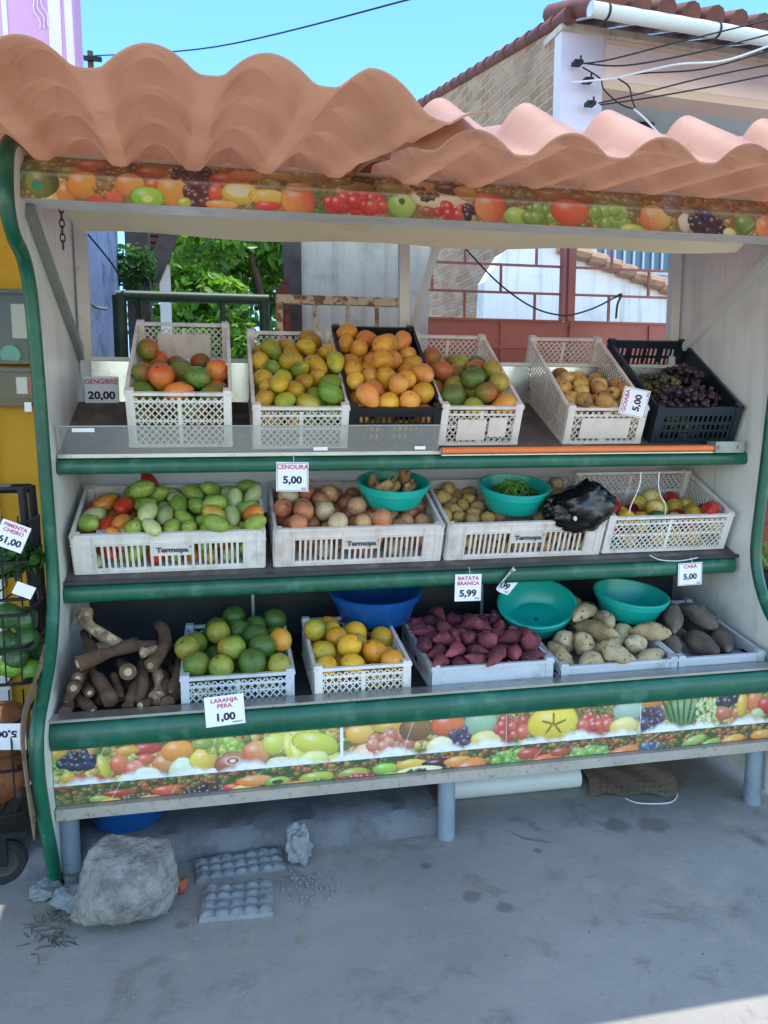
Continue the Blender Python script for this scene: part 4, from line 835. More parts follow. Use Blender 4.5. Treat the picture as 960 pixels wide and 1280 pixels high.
def bowl(key, mat, label, name='plastic_bowl', group='plastic bowls'):
    c, r, h, tx, ty = BOWL[key]
    o = thing(name, label, 'bowl', c, (R(tx), R(ty), 0), group)
    mb = MB(); pr = [(.001, -h+.006), (r*.70, -h+.006), (r*.745, -h+.012), (r*.90, -.035), (r*.955, -.006), (r*.97, 0), (r*1.02, .0005), (r*1.045, -.003), (r*1.04, -.010), (r*1.0, -.010), (r*.985, -.028), (r*.94, -.030), (r*.78, -h+.004), (r*.74, -h-.002), (r*.68, -h-.004), (r*.66, -h), (.001, -h)]
    mb.lathe(pr, 48); b = obj('basin', mb, mat, o, smooth=True)
    if key in ('t1', 't2', 'gin', 'herb'):
        mb = MB(); mb.lathe([(.001, -h+.0075), (r*.06, -h+.0075), (r*.065, -h+.006)], 20); obj('moulding_mark', mb, M['blue'] if key == 't1' else mat, o)
    return o
# ---------------------------------------------------------------- produce from the settled layout
NOUN = dict(mango_big='mango', mango_small='mango', mango_round='mango', mango_mid='mango', guava='guava', grape_bunch='grape_bunch', tomato='plum_tomato', onion='onion', potato='potato', bell_pepper='bell_pepper', long_pepper='long_pepper', orange='orange', yellow_orange='orange', sweet_potato='sweet_potato', white_yam='yam', dark_yam='yam', ginger='ginger_root')
WT = dict(mango_big=[.42, .2, .2, .18], mango_small=[.36, .28, .24, .12], mango_round=[.4, .3, .3], mango_mid=[.34, .34, .12, .2], guava=[.6, .4], grape_bunch=[.7, .3], tomato=[.48, .22, .09, .11, .10], onion=[.5, .34, .16], potato=[.6, .4], bell_pepper=[.62, .38], long_pepper=[1], orange=[.4, .3, .22, .08], yellow_orange=[.45, .25, .3], sweet_potato=[.62, .38], white_yam=[.6, .4], dark_yam=[.6, .4], ginger=[1])
ORD = ['first', 'second', 'third', 'fourth', 'fifth', 'sixth', 'seventh', 'eighth', 'ninth', 'tenth', 'eleventh', 'twelfth', 'thirteenth', 'fourteenth', 'fifteenth']
CRNAME = dict(c1='leftmost top shelf crate', c2='second top shelf crate', c3='black mango crate', c4='fourth top shelf crate', c5='guava crate', c6='dark grape crate', t='tomato crate', o='onion crate', p='potato crate', pp='pepper crate', og='green orange crate', y='yellow orange crate', s='sweet potato crate', ym='white yam crate', ca='dark yam crate')
ROWN = {1: ['only'], 2: ['front', 'back']}
PROTO = {}
def proto(kind, si, vi):
    if (kind, si, vi) not in PROTO:
        me = KIND[kind][si]().mesh(NOUN[kind], M[kind][vi][1], True); PROTO[kind, si, vi] = me
    return PROTO[kind, si, vi]
def place_produce(data):
    for key, items in data.items():
        rnd = random.Random(len(key)*13+sum(map(ord, key))); recs = []
        for (kind, si, s, x, y, z, qw, qx, qy, qz) in items:
            w = WT[kind]; vi = rnd.choices(range(len(w)), w)[0]
            if key == 'pp' and kind == 'bell_pepper': 
                px, py = proj((x, y, z)); vi = 0 if rnd.random() < (.85 if py < 660 else .45) else 1
            if key == 't':
                px, py = proj((x, y, z))
                if px < 165 and rnd.random() < .6: vi = rnd.choice([2, 2, 3])
                elif px > 200 and vi == 2: vi = 0
            if key == 'og' and vi == 3: vi = 2 if rnd.random() < .5 else 3
            recs.append([kind, si, vi, s, (x, y, z), (qw, qx, qy, qz), proj((x, y, z))])
        # rows from the front of the heap to the back
        W = CR[key][3]; avg = {'mango_big': .115, 'mango_small': .09, 'mango_round': .1, 'mango_mid': .105, 'guava': .075, 'grape_bunch': .13, 'tomato': .08, 'onion': .085, 'potato': .075, 'bell_pepper': .085, 'long_pepper': .085, 'orange': .1, 'yellow_orange': .1, 'sweet_potato': .09, 'white_yam': .11, 'dark_yam': .13}[items[0][0]]
        nrow = max(1, round(CR[key][4]/avg), math.ceil(len(recs)/14)); per = math.ceil(len(recs)/nrow); recs.sort(key=lambda r: -r[6][1]); nrow = math.ceil(len(recs)/per)
        for ri in range(nrow):
            row = sorted(recs[ri*per:(ri+1)*per], key=lambda r: r[6][0])
            rn = 'front row' if ri == 0 else ('back row' if ri == nrow-1 else ORD[ri]+' row')
            for ci, (kind, si, vi, s, loc, q, _) in enumerate(row):
                noun = NOUN[kind]; o = link(noun, proto(kind, si, vi)); o.location = loc; o.rotation_mode = 'QUATERNION'; o.rotation_quaternion = q; o.scale = (s, s, s)
                look = M[kind][vi][0]; n2 = noun.replace('_', ' ')
                if kind == 'yellow_orange': look = 'ripe '+look
                pos = 'leftmost' if ci == 0 else ('rightmost' if ci == len(row)-1 else ORD[ci]+' from left')
                tag(o, f"{look} {n2}, {pos} in {rn} of {CRNAME[key]}", n2, f"{n2}s in the {CRNAME[key]}" if not n2.endswith('o') else f"{n2}es in the {CRNAME[key]}")
# ---------------------------------------------------------------- loose produce and small goods
def cassava(name, pts, r, label, cut=(1, 0), scar=False, seed=0):
    """tapering woody root swept along pts, white cut disc at the thick end"""
    o = thing(name, label, 'cassava root', pts[0], group='cassava roots piled on the bottom shelf')
    r *= .66; P = catmull3([Vector(p) for p in pts], 6); n = len(P); rnd = random.Random(seed); mb = MB()
    rr = []
    for i in range(n):
        t = i/(n-1); a = 1-.32*t+.10*math.sin(t*7+seed)+.06*math.sin(t*17+seed*2)
        rr.append(r*a*(1 if i not in (n-1,) else .8))
    mb.tube(P, rr, 14); 
    mb.v = [tuple(Vector(v)+Vector((mnoise.noise(Vector(v)*28+Vector((seed, 0, 0))), mnoise.noise(Vector(v)*28+Vector((0, seed, 9))), mnoise.noise(Vector(v)*28+Vector((5, 2, seed)))))*r*.15) for v in mb.v]
    obj('root_body', mb, M['cassava_scar'] if scar else M['cassava'], o, True, True)
    for e, on in zip((0, -1), cut):
        if on:
            d = (P[0]-P[1]).normalized() if e == 0 else (P[-1]-P[-2]).normalized(); q = d.to_track_quat('Z', 'Y').to_matrix().to_4x4(); c = P[e]
            q = Matrix.Translation(c+d*r*.10) @ q; R0 = rr[e]*.52
            mb = MB(); mb.lathe([(.0005, .001), (R0*.78, .0012), (R0*.80, .0002), (R0*.86, .0002), (R0*.9, .001), (R0*1.0, -.002), (R0*1.0, -r*.3)], 16, q); obj('cut_end', mb, M['cassava_cut'], o, True, True)
    return o
def catmull3(P, k):
    out = []
    for i in range(len(P)-1):
        a, b, c, d = P[max(i-1, 0)], P[i], P[i+1], P[min(i+2, len(P)-1)]
        for j in range(k):
            t = j/k; out.append(.5*((2*b)+(c-a)*t+(2*a-5*b+4*c-d)*t*t+(3*b-a-3*c+d)*t**3))
    return out+[P[-1]]
def build_cassava():
    # pixel-measured ends on the real pile: (x, y, depth) triples
    L = [([(88,768,2.80),(112,782,2.74),(150,806,2.66)], .040, 'scarred pale cassava stick leaning out at the top left of the pile', (0, 0), True),
         ([(97,830,2.52),(130,818,2.56),(165,808,2.62),(196,808,2.68)], .040, 'thick cassava root lying across the top of the pile', (1, 0), False),
         ([(188,832,2.54),(203,815,2.62),(206,792,2.72),(196,778,2.80)], .036, 'cassava root curving upright at the right of the pile', (1, 0), False),
         ([(170,890,2.49),(178,860,2.54),(178,835,2.60),(186,815,2.68)], .034, 'long cassava root hanging down front centre right of the pile', (0, 0), False),
         ([(140,892,2.49),(133,866,2.52),(121,846,2.56),(112,838,2.62)], .038, 'thick cassava root hanging down front centre of the pile', (0, 0), False),
         ([(150,890,2.53),(148,862,2.56),(141,842,2.60)], .030, 'slender cassava root standing behind the thick front centre one', (0, 0), False),
         ([(160,840,2.50),(156,834,2.60),(150,828,2.70)], .036, 'cassava root with round white cut end facing front mid pile', (1, 0), False),
         ([(92,860,2.46),(100,850,2.55),(112,842,2.66)], .030, 'small cassava root with white cut end at the left, lower of two', (1, 0), False),
         ([(97,848,2.50),(106,838,2.60),(118,832,2.70)], .028, 'small cassava root with white cut end at the left, upper of two', (1, 0), False),
         ([(66,902,2.455),(82,885,2.50),(88,872,2.56)], .032, 'cassava root pointing down left at the front corner of the pile', (0, 0), False),
         ([(116,892,2.46),(104,876,2.50),(94,864,2.58)], .028, 'cassava root with pale tip beside the front left corner', (1, 0), False),
         ([(112,866,2.50),(108,856,2.58),(104,846,2.70)], .026, 'short cassava root with pale tip left of the front centre root', (1, 0), False),
         ([(196,888,2.50),(200,862,2.55),(196,836,2.62)], .038, 'stout cassava root standing at the front right of the pile', (0, 0), True),
         ([(222,888,2.52),(212,862,2.56),(204,842,2.62)], .034, 'cassava root leaning right beside the green orange crate', (0, 0), False),
         ([(128,893,2.54),(122,874,2.58),(112,858,2.64)], .028, 'dark cassava root low behind the front left roots', (0, 0), False),
         ([(164,880,2.60),(160,866,2.66),(158,850,2.72)], .030, 'dark cassava root deep in the middle gap of the pile', (0, 0), False),
         ([(178,816,2.60),(200,812,2.66),(214,806,2.74)], .030, 'cassava root behind the crosswise one at the top of the pile', (1, 0), True),
         ([(116,812,2.72),(140,808,2.78),(170,800,2.86)], .032, 'cassava root lying at the back left of the pile', (0, 0), True),
         ([(100,885,2.54),(92,872,2.60),(84,858,2.66)], .028, 'dark cassava root at the far left against the side panel', (0, 0), False),
         ([(222,846,2.62),(214,832,2.70),(206,822,2.78)], .030, 'short cassava root behind the right end of the pile', (0, 0), False),
         ([(210,890,2.47),(206,872,2.51),(208,850,2.57)], .034, 'cassava root hanging over the lip nearest the green orange crate', (0, 0), False),
         ([(160,893,2.47),(164,872,2.50),(170,852,2.55)], .030, 'dark slender cassava root just left of the longest hanging one', (0, 0), False),
         ([(84,878,2.50),(92,862,2.54),(102,846,2.60)], .028, 'thin cassava root along the left side above the corner one', (1, 0), False),
         ([(214,866,2.52),(222,846,2.58),(224,822,2.66)], .032, 'cassava root tilting back right at the edge of the pile', (1, 0), False),
         ([(120,826,2.62),(112,806,2.70),(104,790,2.80)], .030, 'cassava root half hidden under the scarred leaning stick', (0, 0), False),
         ([(176,896,2.47),(186,880,2.50),(194,862,2.55)], .030, 'short cassava root lying low in front of the stout one', (1, 0), False),
         ([(186,872,2.56),(188,852,2.62),(192,838,2.70)], .028, 'thin dark cassava root between the two front right roots', (0, 0), False)]
    for i, (p, r, lb, cut, scar) in enumerate(L):
        pts = []
        for x, y, Y in p:
            q = at(x, y, Y); q.z = max(q.z, shelfz(3, Y)+r*.95); q.x = max(q.x, XL+r*1.15); pts.append(q)
        cassava('cassava_root', pts, r, lb, cut, scar, i+1)
def shard_rock(name, label, cat, pts_scale, loc, mat, seed, rough=.09, sub=4, flat=.0, group=None, rotz=0, planes=9, hard=.9):
    mb = uvs(56, 40, lambda u: u); rnd = random.Random(seed)
    pl = []
    for _ in range(planes):
        v = Vector((rnd.gauss(0, 1), rnd.gauss(0, 1), rnd.gauss(0, .8))).normalized(); pl.append((v, rnd.uniform(.62, .86)))
    pl.append((Vector((0, 0, -1)), .62)); pl.append((Vector((.1, -.2, 1)).normalized(), .78))
    vs = []
    for v in mb.v:
        p = Vector(v); k = 1.0
        for n, d in pl:
            q = p.dot(n)
            if q > 1e-3: k = min(k, d/q)
        p *= k; p *= 1+rough*mnoise.noise(p*2.2+Vector((seed, 0, 0)))+rough*.5*mnoise.noise(p*6+Vector((seed, 3, 0)))+rough*.22*mnoise.noise(p*15+Vector((seed, 3, 8)))
        vs.append((p.x*pts_scale[0], p.y*pts_scale[1], p.z*pts_scale[2]))
    zmin = min(v[2] for v in vs); mb.v = [(x, y, z-zmin) for x, y, z in vs]
    me = mb.mesh(name, mat, True); smooth_by_angle(me, 32); o = link(name, me); o.location = loc; o.rotation_euler = (0, 0, rotz)
    return tag(o, label, cat, group)
def pulp_tray(label, loc, L, W, rz, nx, ny, seed, tilt=(0, 0)):
    rnd = random.Random(seed)
    def h(u, v):
        e = min(u, 1-u, v, 1-v); cu = (u*nx) % 1; cv = (v*ny) % 1; d = math.hypot(cu-.5, cv-.5)
        b = .010*max(0, 1-(d/.52)**2)**.7
        return .014+b*min(1, e*14)+.004*mnoise.noise(Vector((u*9, v*9, seed)))
    mb = MB(); n1, n2 = nx*9, ny*9
    def ed(u, v):
        return (u-.5)*L*(1+.03*mnoise.noise(Vector((v*5, seed, 0)))), (v-.5)*W*(1+.05*mnoise.noise(Vector((u*5, seed, 3))))
    mb.grid(n1, n2, lambda u, v: (*ed(u, v), h(u, v)))
    rim = []
    for k in range(2*(n1+n2)):
        if k < n1: u, v = k/n1, 0
        elif k < n1+n2: u, v = 1, (k-n1)/n2
        elif k < 2*n1+n2: u, v = 1-(k-n1-n2)/n1, 1
        else: u, v = 0, 1-(k-2*n1-n2)/n2
        rim.append((u, v))
    vs = [(*ed(u, v), h(u, v)) for u, v in rim]+[(ed(u, v)[0]*1.015, ed(u, v)[1]*1.015, 0) for u, v in rim]; N = len(rim)
    mb.add(vs, [(i+N, (i+1) % N+N, (i+1) % N, i) for i in range(N)])
    o = obj('moulded_slab', mb, M['pulp'], smooth=True); o.location = loc; o.rotation_euler = (tilt[0], tilt[1], rz)
    return tag(o, label, 'slab', 'grey moulded slabs on the pavement')
def crumpled_bag():
    c = at(727, 632, 2.735); rnd = random.Random(5)
    def fn(u):
        p = Vector((u.x, u.y, u.z)); f = 1.12+.22*mnoise.noise(p*1.8)+.20*abs(mnoise.noise(p*3.6+Vector((3, 1, 2))))+.03*mnoise.noise(p*10)
        x, y, z = p.x*.118*f, p.y*.085*f, p.z*.082*f
        if z > .03: x *= 1-.35*(z-.03)/.05
        return Vector((z*.2+x, y, z))
    o = obj('plastic_bag', uvs(56, 40, fn), M['bag'], smooth=False); o.location = c
    o.data.polygons.foreach_set('use_smooth', [True]*len(o.data.polygons)); smooth_by_angle(o.data, 38)
    for px, py in ((719, 648), (752, 643)):
        mb = uvs(12, 8, lambda u: Vector((u.x*.008, u.y*.004, u.z*.010*(1+.3*u.x)))); k = obj('pale_knot', mb, M['sticker'], o, smooth=True); k.location = at(px, py, 2.652)-o.location
    return tag(o, 'crumpled black plastic bag tied over the rim of the potato crate', 'plastic bag')
def leaf_cluster(mb, tints, n, center, rad, size, seed, shell=.5, droop=.3, clumps=None):
    rnd = random.Random(seed); centers = clumps or [(Vector(center), Vector(rad))]
    for i in range(n):
        C, Rr = rnd.choice(centers)
        while True:
            d = Vector((rnd.uniform(-1, 1), rnd.uniform(-1, 1), rnd.uniform(-1, 1)))
            if shell < d.length < 1: break
        p = C+Vector((d.x*Rr.x, d.y*Rr.y, d.z*Rr.z)); s = size*rnd.uniform(.6, 1.3)
        nrm = (d*.6+Vector((rnd.gauss(0, .6), rnd.gauss(0, .6), rnd.gauss(.5, .5)))).normalized(); t = nrm.orthogonal().normalized(); t = Quaternion(nrm, rnd.uniform(0, 6.28)) @ t; b = nrm.cross(t)
        k = s*.42; f = nrm*s*.16
        vs = [p-t*s, p-t*s*.35+b*k-f*0, p+t*s*.35+b*k*.9, p+t*s*1.05-f, p+t*s*.35-b*k*.9, p-t*s*.35-b*k, p-t*s*.3+f*-.8, p+t*s*.35+f*-.9]
        mb.add(vs, [(0, 6, 1), (1, 6, 7, 2), (2, 7, 3), (0, 5, 6), (5, 4, 7, 6), (4, 3, 7)])
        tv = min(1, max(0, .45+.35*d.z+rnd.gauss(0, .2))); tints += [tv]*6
def leaf_obj(name, mb, tints, mat, parent=None):
    me = mb.mesh(name, mat); a = me.attributes.new('tint', 'FLOAT', 'FACE'); a.data.foreach_set('value', tints)
    return link(name, me, parent, parent is not None)
def build_bowls():
    bowl('gin', M['teal'], 'teal plastic bowl of ginger standing on the onion crate')
    bowl('herb', M['teal'], 'teal plastic bowl of green herbs on the potato crate')
    bowl('blue', M['blue'], 'empty dark blue plastic basin wedged above the yellow oranges', 'plastic_basin')
    bowl('t1', M['teal'], 'empty teal plastic bowl tilted over sweet potatoes and white yams')
    bowl('t2', M['teal'], 'empty teal plastic bowl resting level between the white and dark yams')
    rnd = random.Random(4); BMt = bowlM('gin'); q = [(-.06, .03, 'upright in the left'), (-.015, -.03, 'at the front centre'), (.05, .03, 'upright in the right'), (.02, .05, 'at the back'), (.07, -.02, 'at the front right'), (-.05, -.04, 'at the front left'), (-.01, .01, 'in the middle')]
    for i, (x, y, w) in enumerate(q):
        o = link('ginger_root', proto('ginger', i % 2, 0)); o.location = BMt @ Vector((x, y, -.035+.012*(i % 3))); o.rotation_euler = (rnd.uniform(-.6, .6), (1.2 if 'upright' in w else rnd.uniform(-.5, .3)), rnd.uniform(0, 6)); o.scale = (1.05, 1.05, 1.1)
        tag(o, f'knobbly brown ginger root {w} of the teal bowl', 'ginger root', 'ginger roots in the teal bowl')
        for j, (px_, s) in enumerate(((-.02, .5), (.025, .42))):
            k = link('knob', proto('ginger', (i+1) % 2, 0), o); k.location = (px_, .012, .010); k.scale = (s, s, s); k.rotation_euler = (.3*j, 1.0, .7+j)
    for i in range(2):
        k = None
    BMt = bowlM('herb'); mb = MB(); tints = []
    b = thing('herb_bunch', 'tangled green herb leaves and stems heaped in the teal bowl', 'herb bunch', BMt @ Vector((0, 0, -.06)))
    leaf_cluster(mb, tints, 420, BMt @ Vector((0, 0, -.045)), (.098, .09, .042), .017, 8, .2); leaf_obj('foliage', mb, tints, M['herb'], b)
    mb = MB()
    for i in range(26):
        a = rnd.uniform(0, 6.28); p = BMt @ Vector((.08*math.cos(a), .08*math.sin(a), -.03)); c = BMt @ Vector((rnd.uniform(-.04, .04), rnd.uniform(-.05, .03), .012+rnd.uniform(-.01, .01))); a += rnd.uniform(1.5, 3); e = BMt @ Vector((.085*math.cos(a), .085*math.sin(a), -.03))
        mb.tube(catmull3([p, c, e], 6), .0016, 5)
    obj('stems', mb, M['green_lime'], b, True, True)
    for key in ():
        pass
def build_tags():
    T = price_tag
    def tg(px, py, Y, w, h, names, price, label, unit='KG', rot=(0, 0, 0), **k): return T(label, at(px, py, Y), rot, w, h, names, price, unit, **k)
    tg(127, 490, 3.145, .122, .118, ['GENGIBRE'], '20,00', 'white ginger price card stuck on the steel back panel beside leftmost crate', 'KG')
    tg(365.5, 596, 2.683, .112, .102, ['CENOURA'], '5,00', 'white framed carrot price card hung on the top green shelf rail', border=True, rot=(R(-2), R(1.5), 0), string=.02)
    tg(585, 734.5, 2.683, .102, .102, ['BATATA', 'BRANCA'], '5,99', 'white potato price card hanging below the middle green shelf rail', rot=(0, R(1), 0), string=.025)
    tg(862.5, 717.5, 2.683, .105, .090, ['CARÁ'], '5,00', 'white yam price card hanging at the right end of middle rail', border=True, rot=(0, R(-1.5), 0), string=.02)
    tg(281, 888, 2.376, .122, .096, ['LARANJA', 'PERA'], '1,00', 'bluish white orange price card on the lowest green bumper', 'UNIDADE', rot=(R(-4), R(-3), 0))
    tg(793, 503, 2.655, .105, .095, ['GOIABA'], '5,00', 'sideways guava price card stuck at the right front of guava crate', rot=(R(-24), R(-76), 0), border=True)
    tg(464, 660, 2.765, .10, .085, ['CEBOLA'], '3,00', 'slanted onion price card half sunk behind the onion crate front', rot=(R(-38), R(-32), 0))
    tg(634, 726, 2.70, .085, .085, ['BATATA', 'DOCE'], '4,99', 'twisted sweet potato price card bent behind the tilted teal bowl', rot=(R(-10), R(28), R(34)), fold=.25, string=.02)
    t = thing('price_tag', 'white price card lying face up over the tomato crate front', 'price tag', at(140, 664, 2.76), (R(-68), R(-10), 0), 'white paper price tags'); mb = MB(); mb.grid(6, 4, lambda u, v: ((u-.5)*.11, .008*math.sin(u*3), (v-.5)*.07)); obj('card', mb, M['paper'], t)
    tg(15, 670, 2.50, .088, .082, ['PIMENTA', 'CHEIRO'], '61,00', 'tilted pepper price card clipped on the upper basket of wire cart', unit='', rot=(R(-12), R(22), R(-6)))
    tg(30, 738, 2.51, .058, .04, [], '', 'blank backed white card lying on green peppers in the cart', rot=(R(-30), R(24), 0))
    tg(8, 921, 2.40, .11, .095, [], '5,00', 'upside down price card on the pumpkin basket of wire cart', rot=(R(-14), R(184), 0))
    # stickers on crate fronts (flat paper glued on)
def build_cart():
    o = thing('wire_cart', 'dark metal wire basket cart on wheels left of the stall', 'cart', (-1.0, 2.6, 0))
    x1, yf, yb = -.618, 2.50, 2.78; x0 = -1.32
    for x, y in ((x1, yb), (x1-.015, yb-.06), (x0, yb)):
        mb = MB(); mb.tube([(x, y, .16), (x-.01, y, .7), (x-.03 if x > -1 else x, y-.01, 1.26)], .014, 10); obj('post', mb, M['dark_metal'], o, True, True)
    mb = MB(); mb.tube([(x0, yb-.01, 1.25), (x1-.03, yb-.01, 1.25)], .016, 10); obj('top_bar', mb, M['dark_metal'], o, True, True)
    mb = MB(); mb.tube([(x1-.02, yb, .78), (x1+.0, yb-.05, .95), (x1-.01, yb-.02, 1.06)], .007, 8); mb.tube([(x1-.08, yf+.1, .86), (x1-.02, yb, .68)], .008, 8); obj('stay', mb, M['dark_metal'], o, True, True)
    for z0, z1, nm, xr, yy in ((.925, 1.16, 'basket', -.622, 2.52), (.66, .88, 'basket', -.624, 2.50), (.28, .56, 'basket', -.640, 2.40)):
        mb = MB(); xl, ybk = x0, 2.74
        for z in (z0, (z0+z1)/2, z1):
            mb.tube(catmull3([Vector(p) for p in ((xl, yy, z), (xr-.06, yy, z), (xr-.012, yy+.03, z), (xr, yy+.09, z), (xr, ybk, z))], 4), .0055, 6)
        n = 15
        for i in range(n):
            x = xr-.02-i*(xr-xl)/n; mb.tube([(x, yy+.002, z0), (x, yy+.002, z1)], .003, 5); mb.tube([(x, ybk, z0), (x, ybk, z1)], .003, 5); mb.tube([(x, yy, z0), (x, ybk, z0)], .003, 5)
        for i in range(6):
            y = yy+.09+i*(ybk-yy-.09)/5; mb.tube([(xr, y, z0), (xr, y, z1)], .003, 5)
        obj(nm, mb, M['dark_metal'], o, True, True)
    for px in (-.735, -1.25):
        w = MB(); Mx = Matrix.Translation((px, 2.50, .075)) @ Euler((R(90), 0, R(14))).to_matrix().to_4x4()
        w.lathe([(.045, -.014), (.066, -.016), (.074, -.008), (.074, .008), (.066, .016), (.045, .014)], 28, Mx); t = obj('wheel', w, M['rubber'], o, True, True)
        w = MB(); w.lathe([(.001, -.018), (.016, -.018), (.018, -.010), (.034, -.008), (.047, -.012), (.047, .012), (.034, .008), (.001, .012)], 24, Mx); obj('hub', w, M['meter_grey'], t, smooth=True)
        w = MB(); w.box(px-.02, px+.02, 2.52, 2.526, .07, .17); w.box(px-.02, px+.02, 2.474, 2.48, .07, .17); w.box(px-.02, px+.02, 2.474, 2.526, .165, .172); obj('fork', w, M['dark_metal'], o, True)
    mb = MB(); mb.box(x0, x1-.03, 2.46, 2.78, .172, .19); obj('deck', mb, M['dark_metal'], o, True)
    rnd = random.Random(9)
    pm_ = proto('bell_pepper', 0, 1); 
    for i, (px, py, Y, s, w) in enumerate(((10, 770, 2.60, 1.15, 'left of two at the top'), (30, 775, 2.62, 1.15, 'right of two at the top'), (8, 805, 2.57, 1.1, 'left in the middle row'), (32, 800, 2.60, 1.1, 'right in the middle row'), (20, 822, 2.56, 1.05, 'low at the front'), (44, 812, 2.64, 1.0, 'beside the right wires'))):
        q = link('green_pepper', pm_); q.location = at(px, py, Y); q.scale = (s, s, s); q.rotation_euler = (rnd.uniform(0, 6), rnd.uniform(0, 6), rnd.uniform(0, 6)); tag(q, f'dark green pepper in the middle basket of wire cart, {w}', 'green pepper', 'green peppers in the cart')
    lm = sh_round(.04, .038, .038, 61).mesh('lime', M['green_lime'], True)
    for px, py, Y, w in ((14, 832, 2.56, 'left'), (38, 838, 2.58, 'right')):
        q = link('lime', lm); q.location = at(px, py, Y); tag(q, f'light green lime at the bottom of middle basket, {w} one', 'lime', 'limes in the cart')
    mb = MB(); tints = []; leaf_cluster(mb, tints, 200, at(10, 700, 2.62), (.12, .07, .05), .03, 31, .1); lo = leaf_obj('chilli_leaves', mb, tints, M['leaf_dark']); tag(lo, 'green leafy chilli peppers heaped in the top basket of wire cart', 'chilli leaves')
    pk = [sh_pepper(.095, .10, 71, 9, .12).mesh('pumpkin', M['pumpkin'], True), sh_pepper(.09, .085, 72, 9, .1).mesh('pumpkin', M['pumpkin'], True)]
    for i, (x, y, z, w) in enumerate(((-.735, 2.51, .505, 'on top at the right'), (-.735, 2.50, .365, 'low at the right'), (-.925, 2.52, .505, 'on top second from right'), (-.925, 2.50, .365, 'low second from right'), (-.82, 2.66, .44, 'behind the front row'))):
        q = link('pumpkin', pk[i % 2]); q.location = (x, y, z); q.rotation_euler = (.3, 1.4+.2*i, i); tag(q, f'brownish orange pumpkin in the lowest cart basket, {w}', 'pumpkin', 'pumpkins in the cart')
